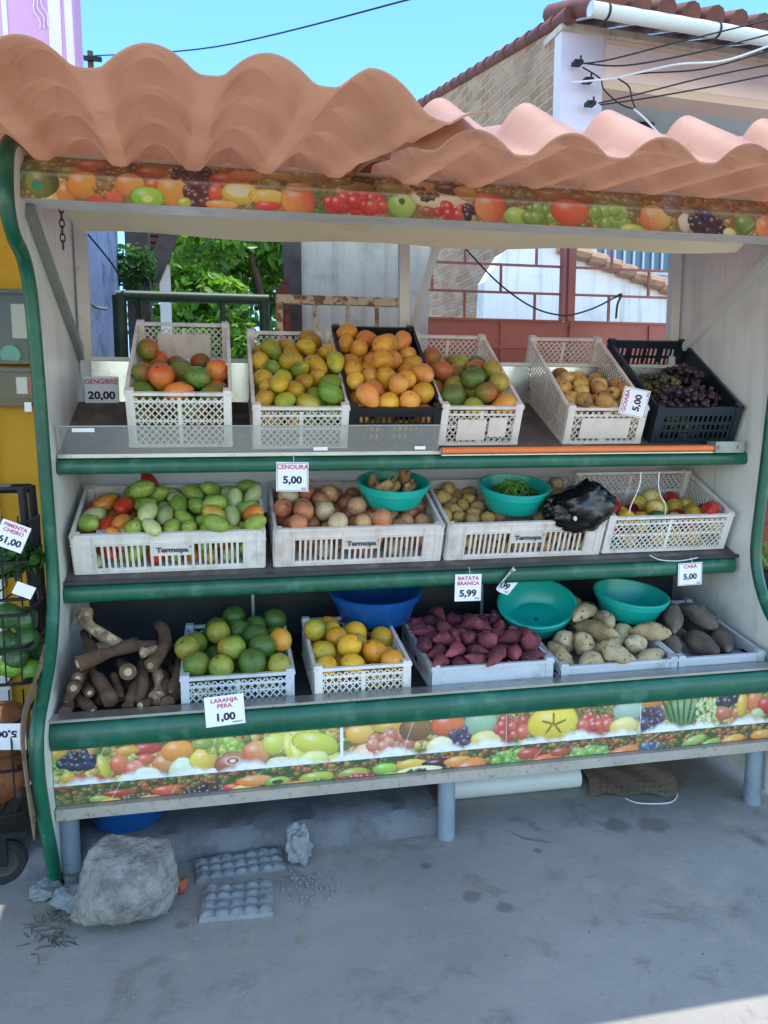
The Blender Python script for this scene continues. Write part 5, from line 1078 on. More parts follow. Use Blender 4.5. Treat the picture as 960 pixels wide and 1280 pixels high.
# ---------------------------------------------------------------- settled positions of the produce: kind, shape, scale, x y z (mm), quaternion (1/100)
KS = ['mango_big', 'mango_small', 'mango_round', 'mango_mid', 'guava', 'grape_bunch', 'tomato', 'onion', 'potato', 'bell_pepper', 'long_pepper', 'orange', 'yellow_orange', 'sweet_potato', 'white_yam', 'dark_yam']
RAW = {
 'c1': '0 1 82 -228 2816 1453 81 24 -8 52;0 1 90 -88 2797 1454 77 -5 44 -46;0 2 85 -30 3137 1646 31 -1 -90 -31;0 2 88 -164 2782 1446 78 40 36 -33;0 0 95 -118 2751 1518 11 -2 91 -41;0 0 84 -260 2853 1515 9 13 -33 -93;0 0 89 -136 3105 1631 5 10 88 -46;0 2 86 -282 2773 1496 0 -64 -71 -29;0 1 92 -35 2733 1557 26 17 -78 -55;0 1 93 -35 2826 1515 30 -33 -86 27;0 1 94 -261 3182 1655 59 78 16 13;0 2 89 -267 2763 1570 4 -87 47 15;0 2 85 -283 2861 1589 63 -2 43 -65;0 0 83 -18 2828 1580 84 8 22 49;0 2 93 -33 3070 1619 22 29 -19 91;0 0 82 -76 2877 1596 74 2 43 -52;0 0 88 -100 3014 1624 44 -61 62 -22;0 1 90 -203 2802 1525 1 -89 -41 19;0 1 89 -135 2811 1580 32 -88 -33 8;0 2 86 -258 3102 1702 14 6 99 -5;0 1 81 -85 3118 1699 56 9 1 82;0 0 81 -152 2722 1574 99 -5 -9 -8;0 1 89 -206 2860 1575 33 68 66 -7;0 2 87 -142 2855 1644 16 18 -71 66;0 0 84 -163 2984 1654 0 -36 47 81;0 1 96 -184 3150 1668 59 36 69 22;0 2 96 -233 2917 1630 78 54 -4 -32;0 0 96 -89 2769 1623 8 -78 -61 11;0 2 87 -233 3007 1658 8 -76 45 46;0 2 93 -22 2987 1631 51 -64 27 50;0 1 91 -282 3040 1731 30 49 67 47;0 2 92 -25 2869 1647 50 66 48 28;0 1 84 -268 2817 1634 13 95 24 -14;0 1 97 -214 2761 1616 46 59 67 -5',
 'c2': '1 2 102 212 2803 1443 26 -32 87 -28;1 2 95 323 2818 1439 74 48 9 45;1 2 95 156 2881 1561 40 -88 -24 1;1 0 107 337 2870 1559 36 -93 5 2;1 1 106 143 2811 1450 83 13 -41 35;1 1 105 380 2793 1435 49 21 25 -81;1 0 90 142 2942 1586 90 -25 32 -17;1 2 91 384 2815 1533 30 32 88 -21;1 0 104 273 2971 1633 35 -4 2 94;1 1 99 246 2760 1482 43 -74 23 47;1 0 93 290 2802 1498 28 78 -28 -49;1 1 96 236 2862 1557 20 7 -68 70;1 1 105 379 2827 1603 32 89 10 31;1 2 106 147 3010 1624 85 -46 -1 25;1 1 99 389 2902 1606 41 64 -15 -63;1 1 99 160 2756 1489 86 -50 -5 8;1 0 91 216 2815 1523 22 41 -48 75;1 1 99 164 2814 1591 87 -33 9 35;1 1 92 394 3035 1655 66 -43 57 22;1 1 96 143 2814 1525 23 92 -26 -20;1 1 104 289 2740 1531 14 -17 -54 -81;1 1 94 332 2875 1632 58 -66 12 -46;1 2 91 385 2968 1646 4 -40 81 43;1 0 94 136 3067 1659 72 39 -43 -37;1 1 91 138 2753 1550 9 -42 54 72;1 0 107 361 2770 1496 47 -19 -13 85;1 0 107 139 2889 1630 56 -19 -40 70;1 0 100 281 2846 1610 46 -31 -29 78;1 1 92 200 3003 1667 43 15 -9 89;1 0 107 328 3004 1680 30 -10 87 38;1 0 99 212 3068 1704 15 -97 -16 12;1 1 94 295 3073 1701 33 84 40 16;1 0 99 210 2733 1546 27 -81 46 -26;1 2 99 324 2798 1556 17 92 -9 -33;1 1 104 240 2789 1584 30 -33 -73 52;1 0 93 278 2883 1659 14 82 -52 19;1 1 106 135 2988 1692 36 56 49 56;1 0 98 391 2998 1731 16 70 69 -2;1 2 104 215 2875 1621 63 43 40 51;1 2 94 177 2931 1662 41 -49 -9 -76;1 0 101 413 2903 1688 2 -68 55 48;1 0 107 342 3127 1789 20 93 30 -10;1 2 101 363 3077 1718 63 10 18 -75;1 1 95 191 2747 1605 20 -61 76 7;1 0 107 375 2748 1572 42 -85 -17 27;1 2 106 248 2939 1692 43 88 -19 2;1 0 106 338 2926 1676 78 48 3 -40;1 1 97 137 3091 1730 9 -46 -25 85;1 0 101 182 3010 1742 6 88 -13 -45;1 0 105 253 3011 1705 29 68 24 -63;1 1 97 244 3081 1761 80 -45 32 -24;1 2 93 315 3037 1753 0 21 42 88',
 'c3': '2 1 107 517 2793 1434 20 22 63 72;2 0 107 631 2786 1433 11 19 -44 -87;2 1 97 714 2825 1451 27 -96 -7 9;2 1 107 497 2906 1581 22 -89 -40 -2;2 1 97 731 2861 1561 79 3 -29 54;2 2 105 484 2764 1497 61 41 22 64;2 1 107 569 2812 1496 13 -32 -42 -84;2 0 105 728 2768 1496 69 29 -8 65;2 1 107 475 2912 1646 58 28 73 25;2 2 106 716 2785 1581 34 -87 -34 -11;2 0 107 486 2990 1684 40 91 2 -6;2 0 106 488 3140 1742 74 58 31 18;2 0 96 667 3099 1715 46 -72 32 -41;2 2 97 479 2832 1540 47 88 2 -4;2 2 102 577 2748 1536 1 13 -17 -98;2 1 105 653 2741 1534 50 50 71 1;2 0 92 471 2823 1613 38 50 -44 -65;2 2 102 571 2868 1567 8 70 -35 62;2 2 105 657 2886 1579 92 -4 -27 -30;2 1 90 517 3006 1743 56 21 62 51;2 2 108 573 3014 1698 33 14 15 92;2 2 106 691 2914 1654 40 -23 -4 88;2 0 105 538 2798 1580 1 -93 -4 37;2 1 97 620 2752 1599 60 13 63 48;2 1 101 555 2939 1670 10 -2 -79 61;2 1 106 631 2827 1553 3 -54 -35 -76;2 1 107 729 2828 1640 68 49 -26 -48;2 2 104 605 2970 1755 52 79 33 7;2 2 96 638 2942 1697 41 85 28 16;2 0 102 723 3028 1718 85 19 49 0;2 1 97 605 3068 1722 75 -30 60 3;2 0 97 716 3139 1749 30 2 -9 -95;2 0 92 603 2879 1629 9 36 89 26;2 2 92 474 3065 1772 14 -80 0 -58;2 1 100 658 3023 1694 46 48 2 75;2 0 98 717 2963 1692 5 8 90 -42;2 0 100 486 3116 1819 5 -10 20 97;2 1 105 647 3119 1774 38 58 -44 -57;2 1 94 581 2810 1626 54 54 61 -21;2 0 96 541 2864 1639 81 -14 -33 46;2 2 96 638 3035 1771 65 68 19 -28;2 1 100 562 3079 1787 49 87 6 6;2 1 98 702 3079 1786 23 44 3 -87;2 1 103 502 2726 1560 14 87 -9 -46;2 1 98 588 2875 1693 62 74 22 9;2 1 97 664 2820 1621 62 22 25 71',
 'c4': '3 2 104 880 2807 1455 12 -56 -80 -16;3 1 106 1003 2800 1449 18 -8 -13 97;3 0 91 888 2909 1554 62 -4 47 -63;3 0 100 937 2828 1513 3 26 54 80;3 0 95 951 2863 1582 14 -19 -97 6;3 1 94 827 2766 1487 13 92 -36 5;3 2 101 1024 2834 1532 66 -26 -38 -60;3 0 96 815 2930 1579 13 -56 -8 -82;3 0 95 949 2986 1583 65 44 19 59;3 1 97 924 3165 1691 56 57 59 8;3 2 98 913 2756 1517 51 -78 21 28;3 2 106 1020 2748 1529 20 19 91 -31;3 2 108 837 2791 1557 56 77 30 -5;3 1 100 970 2920 1645 39 30 -71 50;3 2 102 1023 3091 1688 48 -44 -58 -48;3 2 92 865 2860 1600 56 -53 62 14;3 2 91 854 3087 1690 84 21 -42 26;3 0 93 911 2995 1653 90 28 20 28;3 2 98 953 2772 1577 1 57 82 -3;3 0 93 832 2909 1658 22 92 25 -18;3 0 102 1027 2840 1615 15 78 58 17;3 2 95 815 3036 1719 5 -56 13 82;3 1 98 945 3076 1708 40 -61 -68 8;3 2 97 820 2986 1658 3 -74 45 -51;3 2 99 999 3011 1674 19 93 32 1;3 2 90 921 2814 1635 83 -54 5 -14;3 1 90 1040 2930 1664 20 75 -6 -62',
 'c5': '4 0 94 1310 2796 1433 41 17 -49 -75;4 1 97 1370 2792 1436 56 -49 3 66;4 0 92 1557 2783 1432 8 -39 66 -64;4 0 95 1317 2909 1555 0 -22 75 -63;4 1 91 1434 2922 1562 15 -12 75 -63;4 1 95 1498 2944 1573 6 8 -74 67;4 0 107 1325 3037 1615 41 82 40 8;4 0 91 1443 3034 1610 64 -28 52 49;4 1 105 1559 2972 1591 21 -25 24 -92;4 0 105 1332 2775 1488 17 -21 94 -23;4 1 108 1489 2774 1469 0 -17 -47 -87;4 1 102 1554 2764 1492 49 41 -65 -42;4 1 100 1319 2852 1534 29 22 74 -57;4 1 99 1386 2831 1511 19 -96 -19 6;4 0 95 1509 2805 1520 26 -13 14 95;4 1 91 1317 2921 1613 93 -34 -10 -12;4 1 92 1556 2844 1532 9 16 29 94;4 0 98 1320 2977 1586 38 -23 -34 -83;4 1 107 1442 2974 1592 58 -39 35 62;4 1 103 1497 3120 1650 54 10 -29 78;4 1 92 1562 2911 1614 32 82 -29 -39;4 1 107 1412 2722 1554 75 63 -7 -22;4 1 96 1516 2744 1537 58 -45 54 -42;4 0 108 1314 2790 1551 57 -55 54 28;4 0 95 1408 2769 1483 23 66 -68 23;4 1 100 1457 2758 1524 84 9 -16 -51;4 1 98 1553 2790 1562 43 72 4 -54;4 0 107 1478 2896 1610 29 12 90 -29;4 1 99 1504 2835 1574 95 28 -14 6;4 1 102 1364 2956 1636 57 -15 33 74;4 1 97 1415 2918 1618 42 45 -8 -79;4 1 92 1496 3058 1621 10 -58 -58 -56;4 0 106 1565 3094 1643 18 -33 -17 91;4 1 98 1376 2775 1536 69 -14 60 -37;4 0 98 1335 2728 1551 13 -98 10 13;4 0 91 1426 2805 1550 10 90 -28 30;4 0 94 1429 2864 1548 29 71 -5 64;4 1 98 1445 2837 1599 24 -72 63 15;4 0 96 1443 3088 1634 16 16 -52 82;4 1 91 1500 3000 1596 1 93 -28 -23;4 1 98 1555 3036 1616 16 -29 4 -94;4 0 90 1363 2809 1587 33 48 78 -22;4 1 102 1384 2863 1604 0 62 36 70;4 1 103 1388 3058 1626 55 52 -65 -6;4 1 91 1561 2855 1591 65 4 74 -17;4 0 98 1315 2863 1598 68 -26 66 16;4 1 96 1343 3106 1641 52 73 -41 -16;4 0 108 1426 3146 1662 41 -73 54 11',
 'c6': '5 0 99 1781 2792 1452 37 92 4 -14;5 1 103 1859 3062 1614 95 15 13 -26;5 1 91 1797 2857 1523 99 7 6 6;5 0 100 1870 2945 1571 96 -24 -11 11;5 0 98 1964 3052 1641 56 -54 -36 52;5 1 97 1959 2877 1550 13 80 48 35;5 1 97 1885 2960 1666 45 24 30 80;5 1 91 1726 2944 1579 46 79 -30 -28;5 0 94 1790 2978 1633 93 -6 4 -37;5 1 104 1773 2757 1552 57 -80 18 -3;5 1 92 1889 2826 1582 12 -76 -62 -14',
 't': '6 0 95 -467 2786 997 91 30 6 -28;6 0 94 -357 2823 1010 15 -23 95 -13;6 2 95 -133 2810 1009 54 -60 56 -18;6 1 102 -72 2795 1002 53 11 -18 82;6 2 105 11 2804 1003 5 88 45 13;6 2 107 -425 2976 1127 33 16 18 91;6 2 102 -352 3043 1178 7 61 -39 69;6 2 96 -237 3009 1136 57 72 19 35;6 2 100 -120 2973 1124 56 38 -11 -73;6 1 105 75 2937 1116 30 19 -8 -93;6 0 93 -443 2832 1026 8 8 -45 89;6 0 103 -284 2828 1035 2 79 -1 -61;6 0 104 -246 2773 1019 25 78 -36 45;6 0 105 -34 2808 1053 72 -39 38 -42;6 0 104 75 2779 1012 19 -36 22 -89;6 1 94 -478 3040 1153 78 -43 -29 36;6 1 104 -291 2914 1106 3 -97 22 5;6 2 92 -175 2946 1111 57 71 -23 -35;6 2 103 -31 3032 1149 45 13 -10 88;6 0 104 68 2982 1166 88 41 -18 15;6 1 94 -410 2776 1029 27 85 -8 -44;6 0 106 -314 2772 1027 60 -68 -22 -37;6 1 101 -259 2774 1093 48 -27 -29 78;6 0 98 81 2867 1089 46 17 28 -83;6 0 106 -416 3028 1168 32 54 -78 0;6 0 104 -149 2875 1091 64 75 -9 -11;6 1 106 7 3014 1194 67 25 11 69;6 1 107 -476 2774 1059 36 75 -48 -27;6 2 103 -201 2809 1006 12 -52 -84 -10;6 0 107 -78 2762 1070 30 -56 46 62;6 2 94 -468 2861 1079 4 94 33 8;6 1 99 -385 2906 1103 16 26 -76 -58;6 1 103 -230 2930 1143 28 -62 -73 2;6 2 108 -66 2896 1099 98 11 10 -15;6 1 101 -468 2863 1139 96 -11 -17 -20;6 2 93 -336 2868 1096 70 60 31 -24;6 0 103 -66 2837 1113 6 4 -14 -99;6 0 94 74 2794 1077 6 -30 -69 -65;6 1 98 -360 2986 1135 54 72 -10 -44;6 0 105 -295 3027 1151 46 25 6 -85;6 2 102 -161 3028 1148 18 -64 71 21;6 0 106 -111 2906 1161 76 35 -17 -52;6 0 106 -474 2789 1122 81 -29 10 -50;6 2 96 -378 2747 1071 86 16 47 11;6 2 107 -225 2831 1135 62 34 -10 -70;6 2 99 -148 2821 1122 61 -66 44 3;6 0 106 8 2751 1080 95 27 16 2;6 0 106 -481 2933 1127 72 -20 63 -21;6 1 92 -294 2919 1167 83 55 -11 -8;6 1 104 -177 2898 1162 71 20 35 -57;6 0 106 -58 2964 1144 59 -48 61 24;6 0 105 -321 2752 1101 8 -58 -66 47;6 2 105 -273 2787 1153 5 61 -71 -35;6 0 102 -41 2708 1122 8 91 -37 -14;6 2 108 89 2802 1136 41 30 74 44;6 0 105 -434 2927 1178 14 42 -74 -50;6 0 108 -370 2910 1166 76 19 4 62;6 1 102 -255 2976 1197 62 -64 -4 -44;6 1 95 78 3025 1217 1 17 97 -17;6 0 98 -28 2902 1156 39 62 -23 -64;6 0 103 -420 2825 1102 4 51 -55 -66;6 0 98 -288 2838 1119 3 40 -89 -22;6 2 93 -286 3033 1244 48 4 -66 57;6 0 98 -323 2987 1191 57 -46 -68 6;6 0 90 -222 3037 1194 0 -1 100 10;6 0 98 -106 3040 1173 40 -37 -59 -60;6 2 101 64 2875 1145 94 26 -22 0;6 1 94 -366 2802 1120 5 48 -78 -41;6 0 98 -163 2763 1042 6 -6 -7 -99;6 1 98 -184 2973 1174 87 -37 29 -17;6 1 101 -61 3019 1211 11 42 -89 12;6 1 99 27 2930 1180 62 19 59 -48;6 1 94 -132 2746 1100 55 48 66 20;6 2 101 94 2728 1112 82 38 -37 -23;6 1 105 -307 2936 1225 11 8 67 -73;6 1 100 -126 2984 1197 68 -65 34 7;6 1 100 -45 2843 1176 87 48 -10 4;6 0 97 95 2929 1192 58 64 -25 44;6 2 90 -256 2695 1119 37 -29 -78 41;6 1 103 -192 2759 1101 39 40 -46 -69;6 1 97 -48 2787 1146 17 -16 -56 -80;6 2 101 11 2820 1129 68 35 3 -65',
 'o': '7 0 100 214 2822 1018 35 -73 41 42;7 1 92 408 2826 1016 6 76 -7 65;7 0 95 488 2784 1002 23 -76 37 48;7 0 101 605 2786 1004 85 -14 -35 -37;7 1 92 739 2828 1018 59 45 -44 -50;7 1 107 207 2895 1116 19 -47 14 -85;7 1 93 336 2890 1109 78 4 -62 -8;7 1 93 402 2861 1099 14 -30 46 82;7 1 98 667 2822 1019 33 -89 6 31;7 1 93 336 2969 1140 55 -65 -3 -53;7 1 108 458 2970 1146 33 48 -77 26;7 1 96 696 2893 1114 66 4 33 -68;7 0 98 204 2764 1060 33 -43 -58 -61;7 1 96 231 2830 1088 44 -10 17 -88;7 1 99 204 3036 1168 47 -18 -74 -46;7 0 103 421 3035 1170 73 -52 35 28;7 0 103 564 2924 1128 68 34 4 -65;7 0 99 204 2968 1143 24 -39 -87 -19;7 0 103 278 2870 1148 26 74 -61 11;7 1 96 287 2825 1020 88 -5 -13 46;7 1 106 295 2952 1199 20 24 25 -92;7 0 93 396 2926 1123 78 17 -48 -37;7 1 98 494 3036 1170 48 -79 36 -12;7 0 102 346 2784 1006 50 53 52 44;7 0 99 543 2824 1020 78 32 -14 52;7 0 97 735 2834 1087 24 -71 21 -63;7 0 105 354 2827 1141 38 6 -78 50;7 1 99 302 2833 1089 40 78 12 47;7 1 99 347 3035 1168 1 -88 -21 43;7 0 94 248 2740 1110 57 -12 79 -18;7 1 104 293 2765 1061 7 -81 -11 57;7 1 107 626 2774 1074 18 77 3 61;7 0 94 711 2770 1038 37 -3 84 -39;7 0 106 273 2795 1147 86 36 8 35;7 0 91 526 2870 1102 38 13 -90 -18;7 1 91 614 2879 1106 60 77 -18 12;7 1 94 304 3022 1217 22 -53 24 -78;7 0 97 739 2944 1132 80 -8 -58 16;7 1 106 436 2770 1051 70 -52 7 48;7 1 91 533 2764 1050 34 30 -68 -58;7 1 99 202 2833 1154 61 -48 16 -60;7 0 97 474 2828 1082 20 40 80 -39;7 1 100 478 2832 1154 46 -64 -60 13;7 1 107 227 2912 1190 71 40 20 55;7 1 106 392 2966 1186 72 22 21 -63;7 1 99 568 3036 1169 51 59 33 -54;7 0 99 369 2808 1071 51 -59 -54 -32;7 0 94 666 2834 1088 2 8 -99 -9;7 0 91 348 2912 1170 45 48 38 64;7 1 104 393 2746 1107 25 -88 35 19;7 0 105 462 2897 1117 19 62 -9 76;7 1 91 530 2980 1145 12 40 90 14;7 0 94 490 2762 1101 15 -28 94 -8;7 0 106 557 2741 1116 23 -38 -77 46',
 'p': '8 1 96 925 2814 1003 43 55 32 64;8 1 94 1266 2829 1011 74 9 55 -38;8 0 98 1360 2782 987 38 92 7 6;8 0 99 830 2866 1098 56 -40 -72 8;8 1 102 1054 2873 1098 20 -43 -82 32;8 0 107 883 2930 1119 13 20 8 97;8 0 101 999 2956 1127 19 -4 -12 -97;8 1 94 928 3046 1161 91 19 13 -34;8 0 99 1275 2920 1109 42 90 -10 -11;8 1 108 1291 2974 1135 12 72 -66 -19;8 1 92 896 2877 1094 43 89 14 -9;8 0 102 836 2999 1158 14 -84 -1 52;8 0 98 848 3052 1160 28 95 -4 -10;8 0 94 906 2999 1139 3 17 -74 -65;8 0 101 1028 3006 1143 20 98 -1 -8;8 0 103 1401 3006 1154 70 -4 -8 71;8 0 92 1045 2783 991 4 -29 60 75;8 1 92 1220 2784 991 85 12 -4 51;8 1 108 1393 2828 1014 92 -8 37 11;8 1 98 1206 2781 1044 31 -84 -2 -45;8 0 92 1332 2794 1035 76 63 16 4;8 1 103 844 2939 1170 89 43 -8 10;8 0 103 988 3049 1165 32 0 -49 -81;8 0 91 1260 2931 1162 24 -1 -43 -87;8 0 93 844 2778 987 72 67 -5 -14;8 1 108 979 2782 998 40 -85 33 -12;8 0 102 1101 2777 1001 86 3 -40 -32;8 0 94 1291 2789 990 9 89 38 23;8 0 99 1396 2774 1034 12 52 56 63;8 0 105 972 2823 1036 13 28 -95 -2;8 1 102 1000 2859 1090 23 -4 29 93;8 1 108 1273 2858 1094 38 71 -52 -26;8 1 104 932 2958 1131 39 -74 -29 48;8 0 90 967 2984 1151 39 42 77 29;8 0 104 1334 2992 1162 30 -34 -88 14;8 1 95 893 2773 1023 1 65 54 53;8 0 96 1086 2832 1011 17 -32 82 44;8 1 91 1254 2777 1019 61 44 55 35;8 0 95 1346 2748 1065 92 -2 -39 6;8 1 106 849 2804 1065 57 76 6 -31;8 0 102 934 2829 1088 86 12 -15 47;8 1 100 1284 2752 1057 27 6 76 -59;8 0 98 1216 2852 1083 23 58 -57 -54;8 0 97 890 3025 1191 27 40 -55 -68;8 0 97 962 2896 1100 3 -19 92 34;8 0 106 1371 3028 1197 28 26 -88 -27;8 0 103 1004 2777 1041 35 67 -43 -48;8 1 93 1051 2796 1047 64 -50 26 -53;8 0 96 1122 2809 1054 13 -67 72 -15;8 1 93 1164 2777 1007 26 39 -12 87;8 1 103 946 2761 1045 43 4 61 -66;8 0 100 1314 2917 1159 0 85 44 29',
 'pp': '9 1 107 1505 2827 1026 12 77 53 33;9 0 96 1700 2786 1006 12 24 69 -68;9 0 93 1905 2833 1025 64 -59 -42 27;9 1 102 1724 2989 1116 90 -35 26 -4;10 1 108 1901 3021 1130 20 -20 91 -31;9 1 95 1631 2806 1012 5 28 96 0;9 1 98 1771 2786 1011 53 -1 -82 23;9 0 105 1938 2771 1055 0 21 -18 -96;9 1 94 1735 2838 1046 13 -76 42 48;9 1 95 1938 2915 1085 88 -38 23 17;9 1 96 1568 2783 1005 22 -86 36 28;9 0 107 1811 2838 1056 76 61 21 9;10 0 108 1934 2839 1085 70 54 -45 -13;9 0 101 1595 2892 1083 63 11 -74 20;9 0 104 1663 2848 1065 1 89 39 24;9 1 91 1944 2975 1111 16 62 -74 22;10 0 103 1482 2784 1073 17 78 -38 -47;9 0 103 1685 2768 1077 27 44 22 -83;9 0 104 1849 2789 1011 8 63 76 -14;10 0 96 1589 3016 1115 25 32 60 69;9 1 98 1744 2904 1083 90 -15 40 -4;9 0 103 1801 2946 1100 16 -39 -54 73;9 0 90 1563 2827 1066 5 36 92 14;9 0 100 1612 2764 1067 98 13 12 6;9 1 105 1872 2795 1085 67 50 -14 -54;10 0 99 1675 2936 1085 16 56 62 53;9 1 98 1876 2952 1104 48 22 -60 -60;9 1 97 1545 2755 1088 80 -33 38 -32;10 0 104 1797 2769 1068 1 -98 20 8;10 1 99 1863 2892 1068 50 26 34 76;10 1 98 1538 2860 1111 22 36 -36 -83;9 0 97 1715 2844 1115 13 -62 17 75;9 0 108 1806 3021 1132 65 7 34 68;10 0 104 1915 2746 1120 0 -35 94 1',
 'og': '11 0 96 -92 2518 597 64 -5 41 -64;11 0 105 18 2522 601 79 -52 -16 29;11 1 104 110 2540 602 33 28 71 56;11 2 106 -53 2693 647 55 14 20 -80;11 2 97 138 2686 642 20 -57 -78 13;11 0 90 155 2608 638 9 -89 -43 -8;11 0 101 -110 2762 651 11 -26 60 -75;11 1 99 -114 2535 677 50 11 -83 23;11 0 92 -33 2506 671 62 57 49 -22;11 2 95 156 2507 666 18 38 -40 82;11 0 103 103 2589 706 14 0 -93 34;11 2 101 -33 2846 652 62 -25 74 5;11 1 105 14 2853 741 11 22 90 -37;11 1 104 161 2844 727 75 22 53 -33;11 1 100 -46 2584 638 25 -81 34 40;11 1 98 42 2600 641 30 86 -37 -20;11 1 93 -120 2690 699 79 -59 12 15;11 1 95 30 2687 644 10 2 36 -93;11 0 92 170 2648 707 46 51 18 -70;11 2 98 -115 2848 651 13 6 -37 92;11 1 104 -52 2788 718 15 -21 -62 -74;11 2 92 90 2795 724 61 -12 44 -64;11 2 102 -146 2610 711 13 -81 -26 51;11 0 103 68 2509 680 47 -10 -73 49;11 2 96 -114 2635 639 22 18 45 -85;11 2 93 -10 2637 692 12 40 -89 -19;11 2 101 -43 2701 732 84 26 -38 31;11 2 92 159 2742 693 65 -1 -44 -62;11 0 105 87 2680 715 70 29 -65 7;11 2 100 8 2563 716 30 79 -52 13;11 0 92 29 2744 724 8 81 53 -23',
 'y': '12 1 100 354 2566 599 4 -80 57 18;12 1 105 378 2644 620 64 -50 54 -21;12 1 106 484 2519 601 40 1 -91 -5;12 1 92 435 2585 609 38 -29 -51 72;12 1 103 320 2604 665 8 -4 -61 79;12 1 105 473 2846 631 21 61 9 76;12 0 104 406 2517 642 30 80 -42 -31;12 0 97 316 2848 627 16 51 84 -6;12 0 98 554 2566 599 24 56 -46 -65;12 0 98 489 2717 620 77 1 -11 -63;12 0 99 368 2845 691 7 8 -98 15;12 0 96 316 2511 642 71 25 -48 45;12 1 95 544 2509 654 35 -12 66 66;12 1 92 315 2687 648 18 -96 -8 -21;12 0 103 550 2653 619 54 -71 -43 15;12 1 107 456 2754 688 92 38 14 -4;12 0 108 498 2591 661 88 -8 43 16;12 1 102 318 2763 624 7 70 -59 40;12 1 102 364 2762 694 38 -68 58 -22;12 0 103 408 2593 689 30 -32 -1 90;12 0 100 448 2662 665 54 -47 58 40;12 1 102 300 2714 720 65 -2 -47 -60;12 1 97 376 2680 696 60 49 -35 -52;12 0 102 552 2728 670 29 48 25 79',
 's': '13 1 84 719 2838 624 75 -14 14 63;13 0 86 1078 2801 632 26 -56 41 -67;13 2 92 859 2617 607 39 -6 -8 -91;13 2 82 968 2510 596 58 -8 -48 -66;13 2 82 987 2564 568 2 0 -80 -59;13 1 94 812 2635 616 42 74 -52 -8;13 2 84 846 2738 606 26 83 42 25;13 0 97 776 2558 585 67 28 -2 69;13 0 84 719 2584 604 24 46 -84 -14;13 0 98 829 2862 630 22 38 -49 -75;13 1 88 1050 2618 609 37 52 63 44;13 1 87 1089 2663 664 67 66 25 22;13 0 89 901 2898 629 14 -38 80 44;13 0 85 800 2582 642 18 63 -63 -42;13 2 87 1013 2615 622 18 -60 75 -24;13 1 92 1051 2858 633 8 -93 -28 -22;13 0 87 1017 2763 657 10 -83 -24 -49;13 1 90 788 2501 620 91 32 -14 22;13 2 97 849 2487 622 88 36 31 -9;13 2 88 1093 2534 608 23 57 10 78;13 0 87 1022 2790 631 58 -28 -68 36;13 2 98 912 2793 679 58 52 55 30;13 2 89 720 2498 629 28 23 -78 -50;13 1 84 919 2529 628 93 -13 20 28;13 1 94 1093 2595 657 18 -43 74 48;13 0 90 862 2663 621 2 17 97 18;13 0 97 988 2702 650 57 82 10 5;13 1 93 971 2566 645 12 -99 9 -4;13 1 93 831 2741 658 95 20 -16 -18;13 2 88 805 2796 653 88 48 -5 -1;13 2 90 866 2564 652 11 85 -52 5;13 2 82 732 2632 613 26 -2 71 65;13 2 89 898 2696 646 38 34 64 57;13 2 85 738 2761 648 51 84 17 11;13 1 91 1017 2905 659 24 -95 -6 18;13 2 98 726 2569 637 36 10 -59 -72;13 2 94 892 2645 661 3 96 5 29;13 1 100 970 2642 658 36 5 0 93;13 1 95 785 2901 670 2 99 11 -12;13 0 81 938 2738 672 50 51 -52 -46;13 0 79 783 2681 646 38 2 50 78;13 0 88 1076 2715 647 30 -31 -62 -65;13 1 99 907 2566 677 47 -2 72 51;13 0 78 714 2796 670 98 15 2 -13;13 0 87 1025 2556 618 46 -72 -44 -27;13 0 94 689 2614 662 47 59 -58 -31;13 2 80 1030 2654 636 51 32 -52 -60;13 0 88 1061 2550 671 35 62 -6 70;13 2 94 969 2854 627 17 -14 47 86;13 0 83 1054 2498 636 17 -9 42 89;13 2 95 842 2685 658 72 63 -27 -6;13 1 93 966 2793 664 22 43 80 34;13 0 88 712 2868 670 10 47 86 15;13 1 86 886 2841 638 41 -37 -48 -68;13 1 86 1045 2861 682 25 18 -33 -89;13 0 84 990 2503 649 42 28 -69 -51;13 1 86 848 2602 682 58 38 70 20;13 2 96 781 2718 680 60 35 -45 -56;13 2 90 778 2522 661 29 17 -57 -75;13 2 97 899 2689 697 23 20 71 63;13 2 96 733 2655 656 16 22 67 69;13 0 87 874 2882 674 63 60 -37 -31;13 2 78 811 2636 683 59 34 23 69;13 1 84 753 2606 685 4 4 54 84;13 2 97 919 2488 646 21 28 -50 -79;13 2 90 717 2714 674 58 80 11 -8;13 0 95 1008 2590 676 62 77 7 10;13 1 87 940 2890 667 57 71 26 33;13 2 88 818 2932 687 30 48 67 48',
 'ym': '14 1 96 1295 2513 591 4 -23 97 5;14 0 99 1536 2535 594 28 3 4 -96;14 2 91 1251 2905 614 25 16 44 84;14 2 99 1402 2764 608 2 2 80 60;14 0 93 1202 2580 602 15 78 -46 -40;14 1 106 1374 2694 627 62 75 20 -8;14 0 96 1406 2538 586 24 30 71 59;14 1 103 1262 2671 628 83 17 33 42;14 1 93 1512 2600 629 16 -28 36 -88;14 2 98 1496 2854 614 24 53 73 36;14 1 106 1511 2694 630 11 44 -82 -34;14 1 104 1393 2854 647 72 -57 -22 32;14 1 96 1338 2919 647 16 -29 39 -86;14 0 102 1457 2880 680 39 54 -70 -26;14 0 96 1597 2633 653 57 81 -13 -9;14 0 108 1455 2728 686 0 59 -80 10;14 0 92 1406 2625 616 31 93 -10 15;14 1 95 1304 2584 637 81 -38 37 24;14 0 101 1363 2613 682 34 13 21 91;14 1 92 1369 2486 638 86 -10 25 -43;14 1 106 1357 2890 720 13 34 92 16;14 0 93 1369 2778 686 16 40 -72 -55;14 2 96 1356 2709 716 28 21 -64 -68',
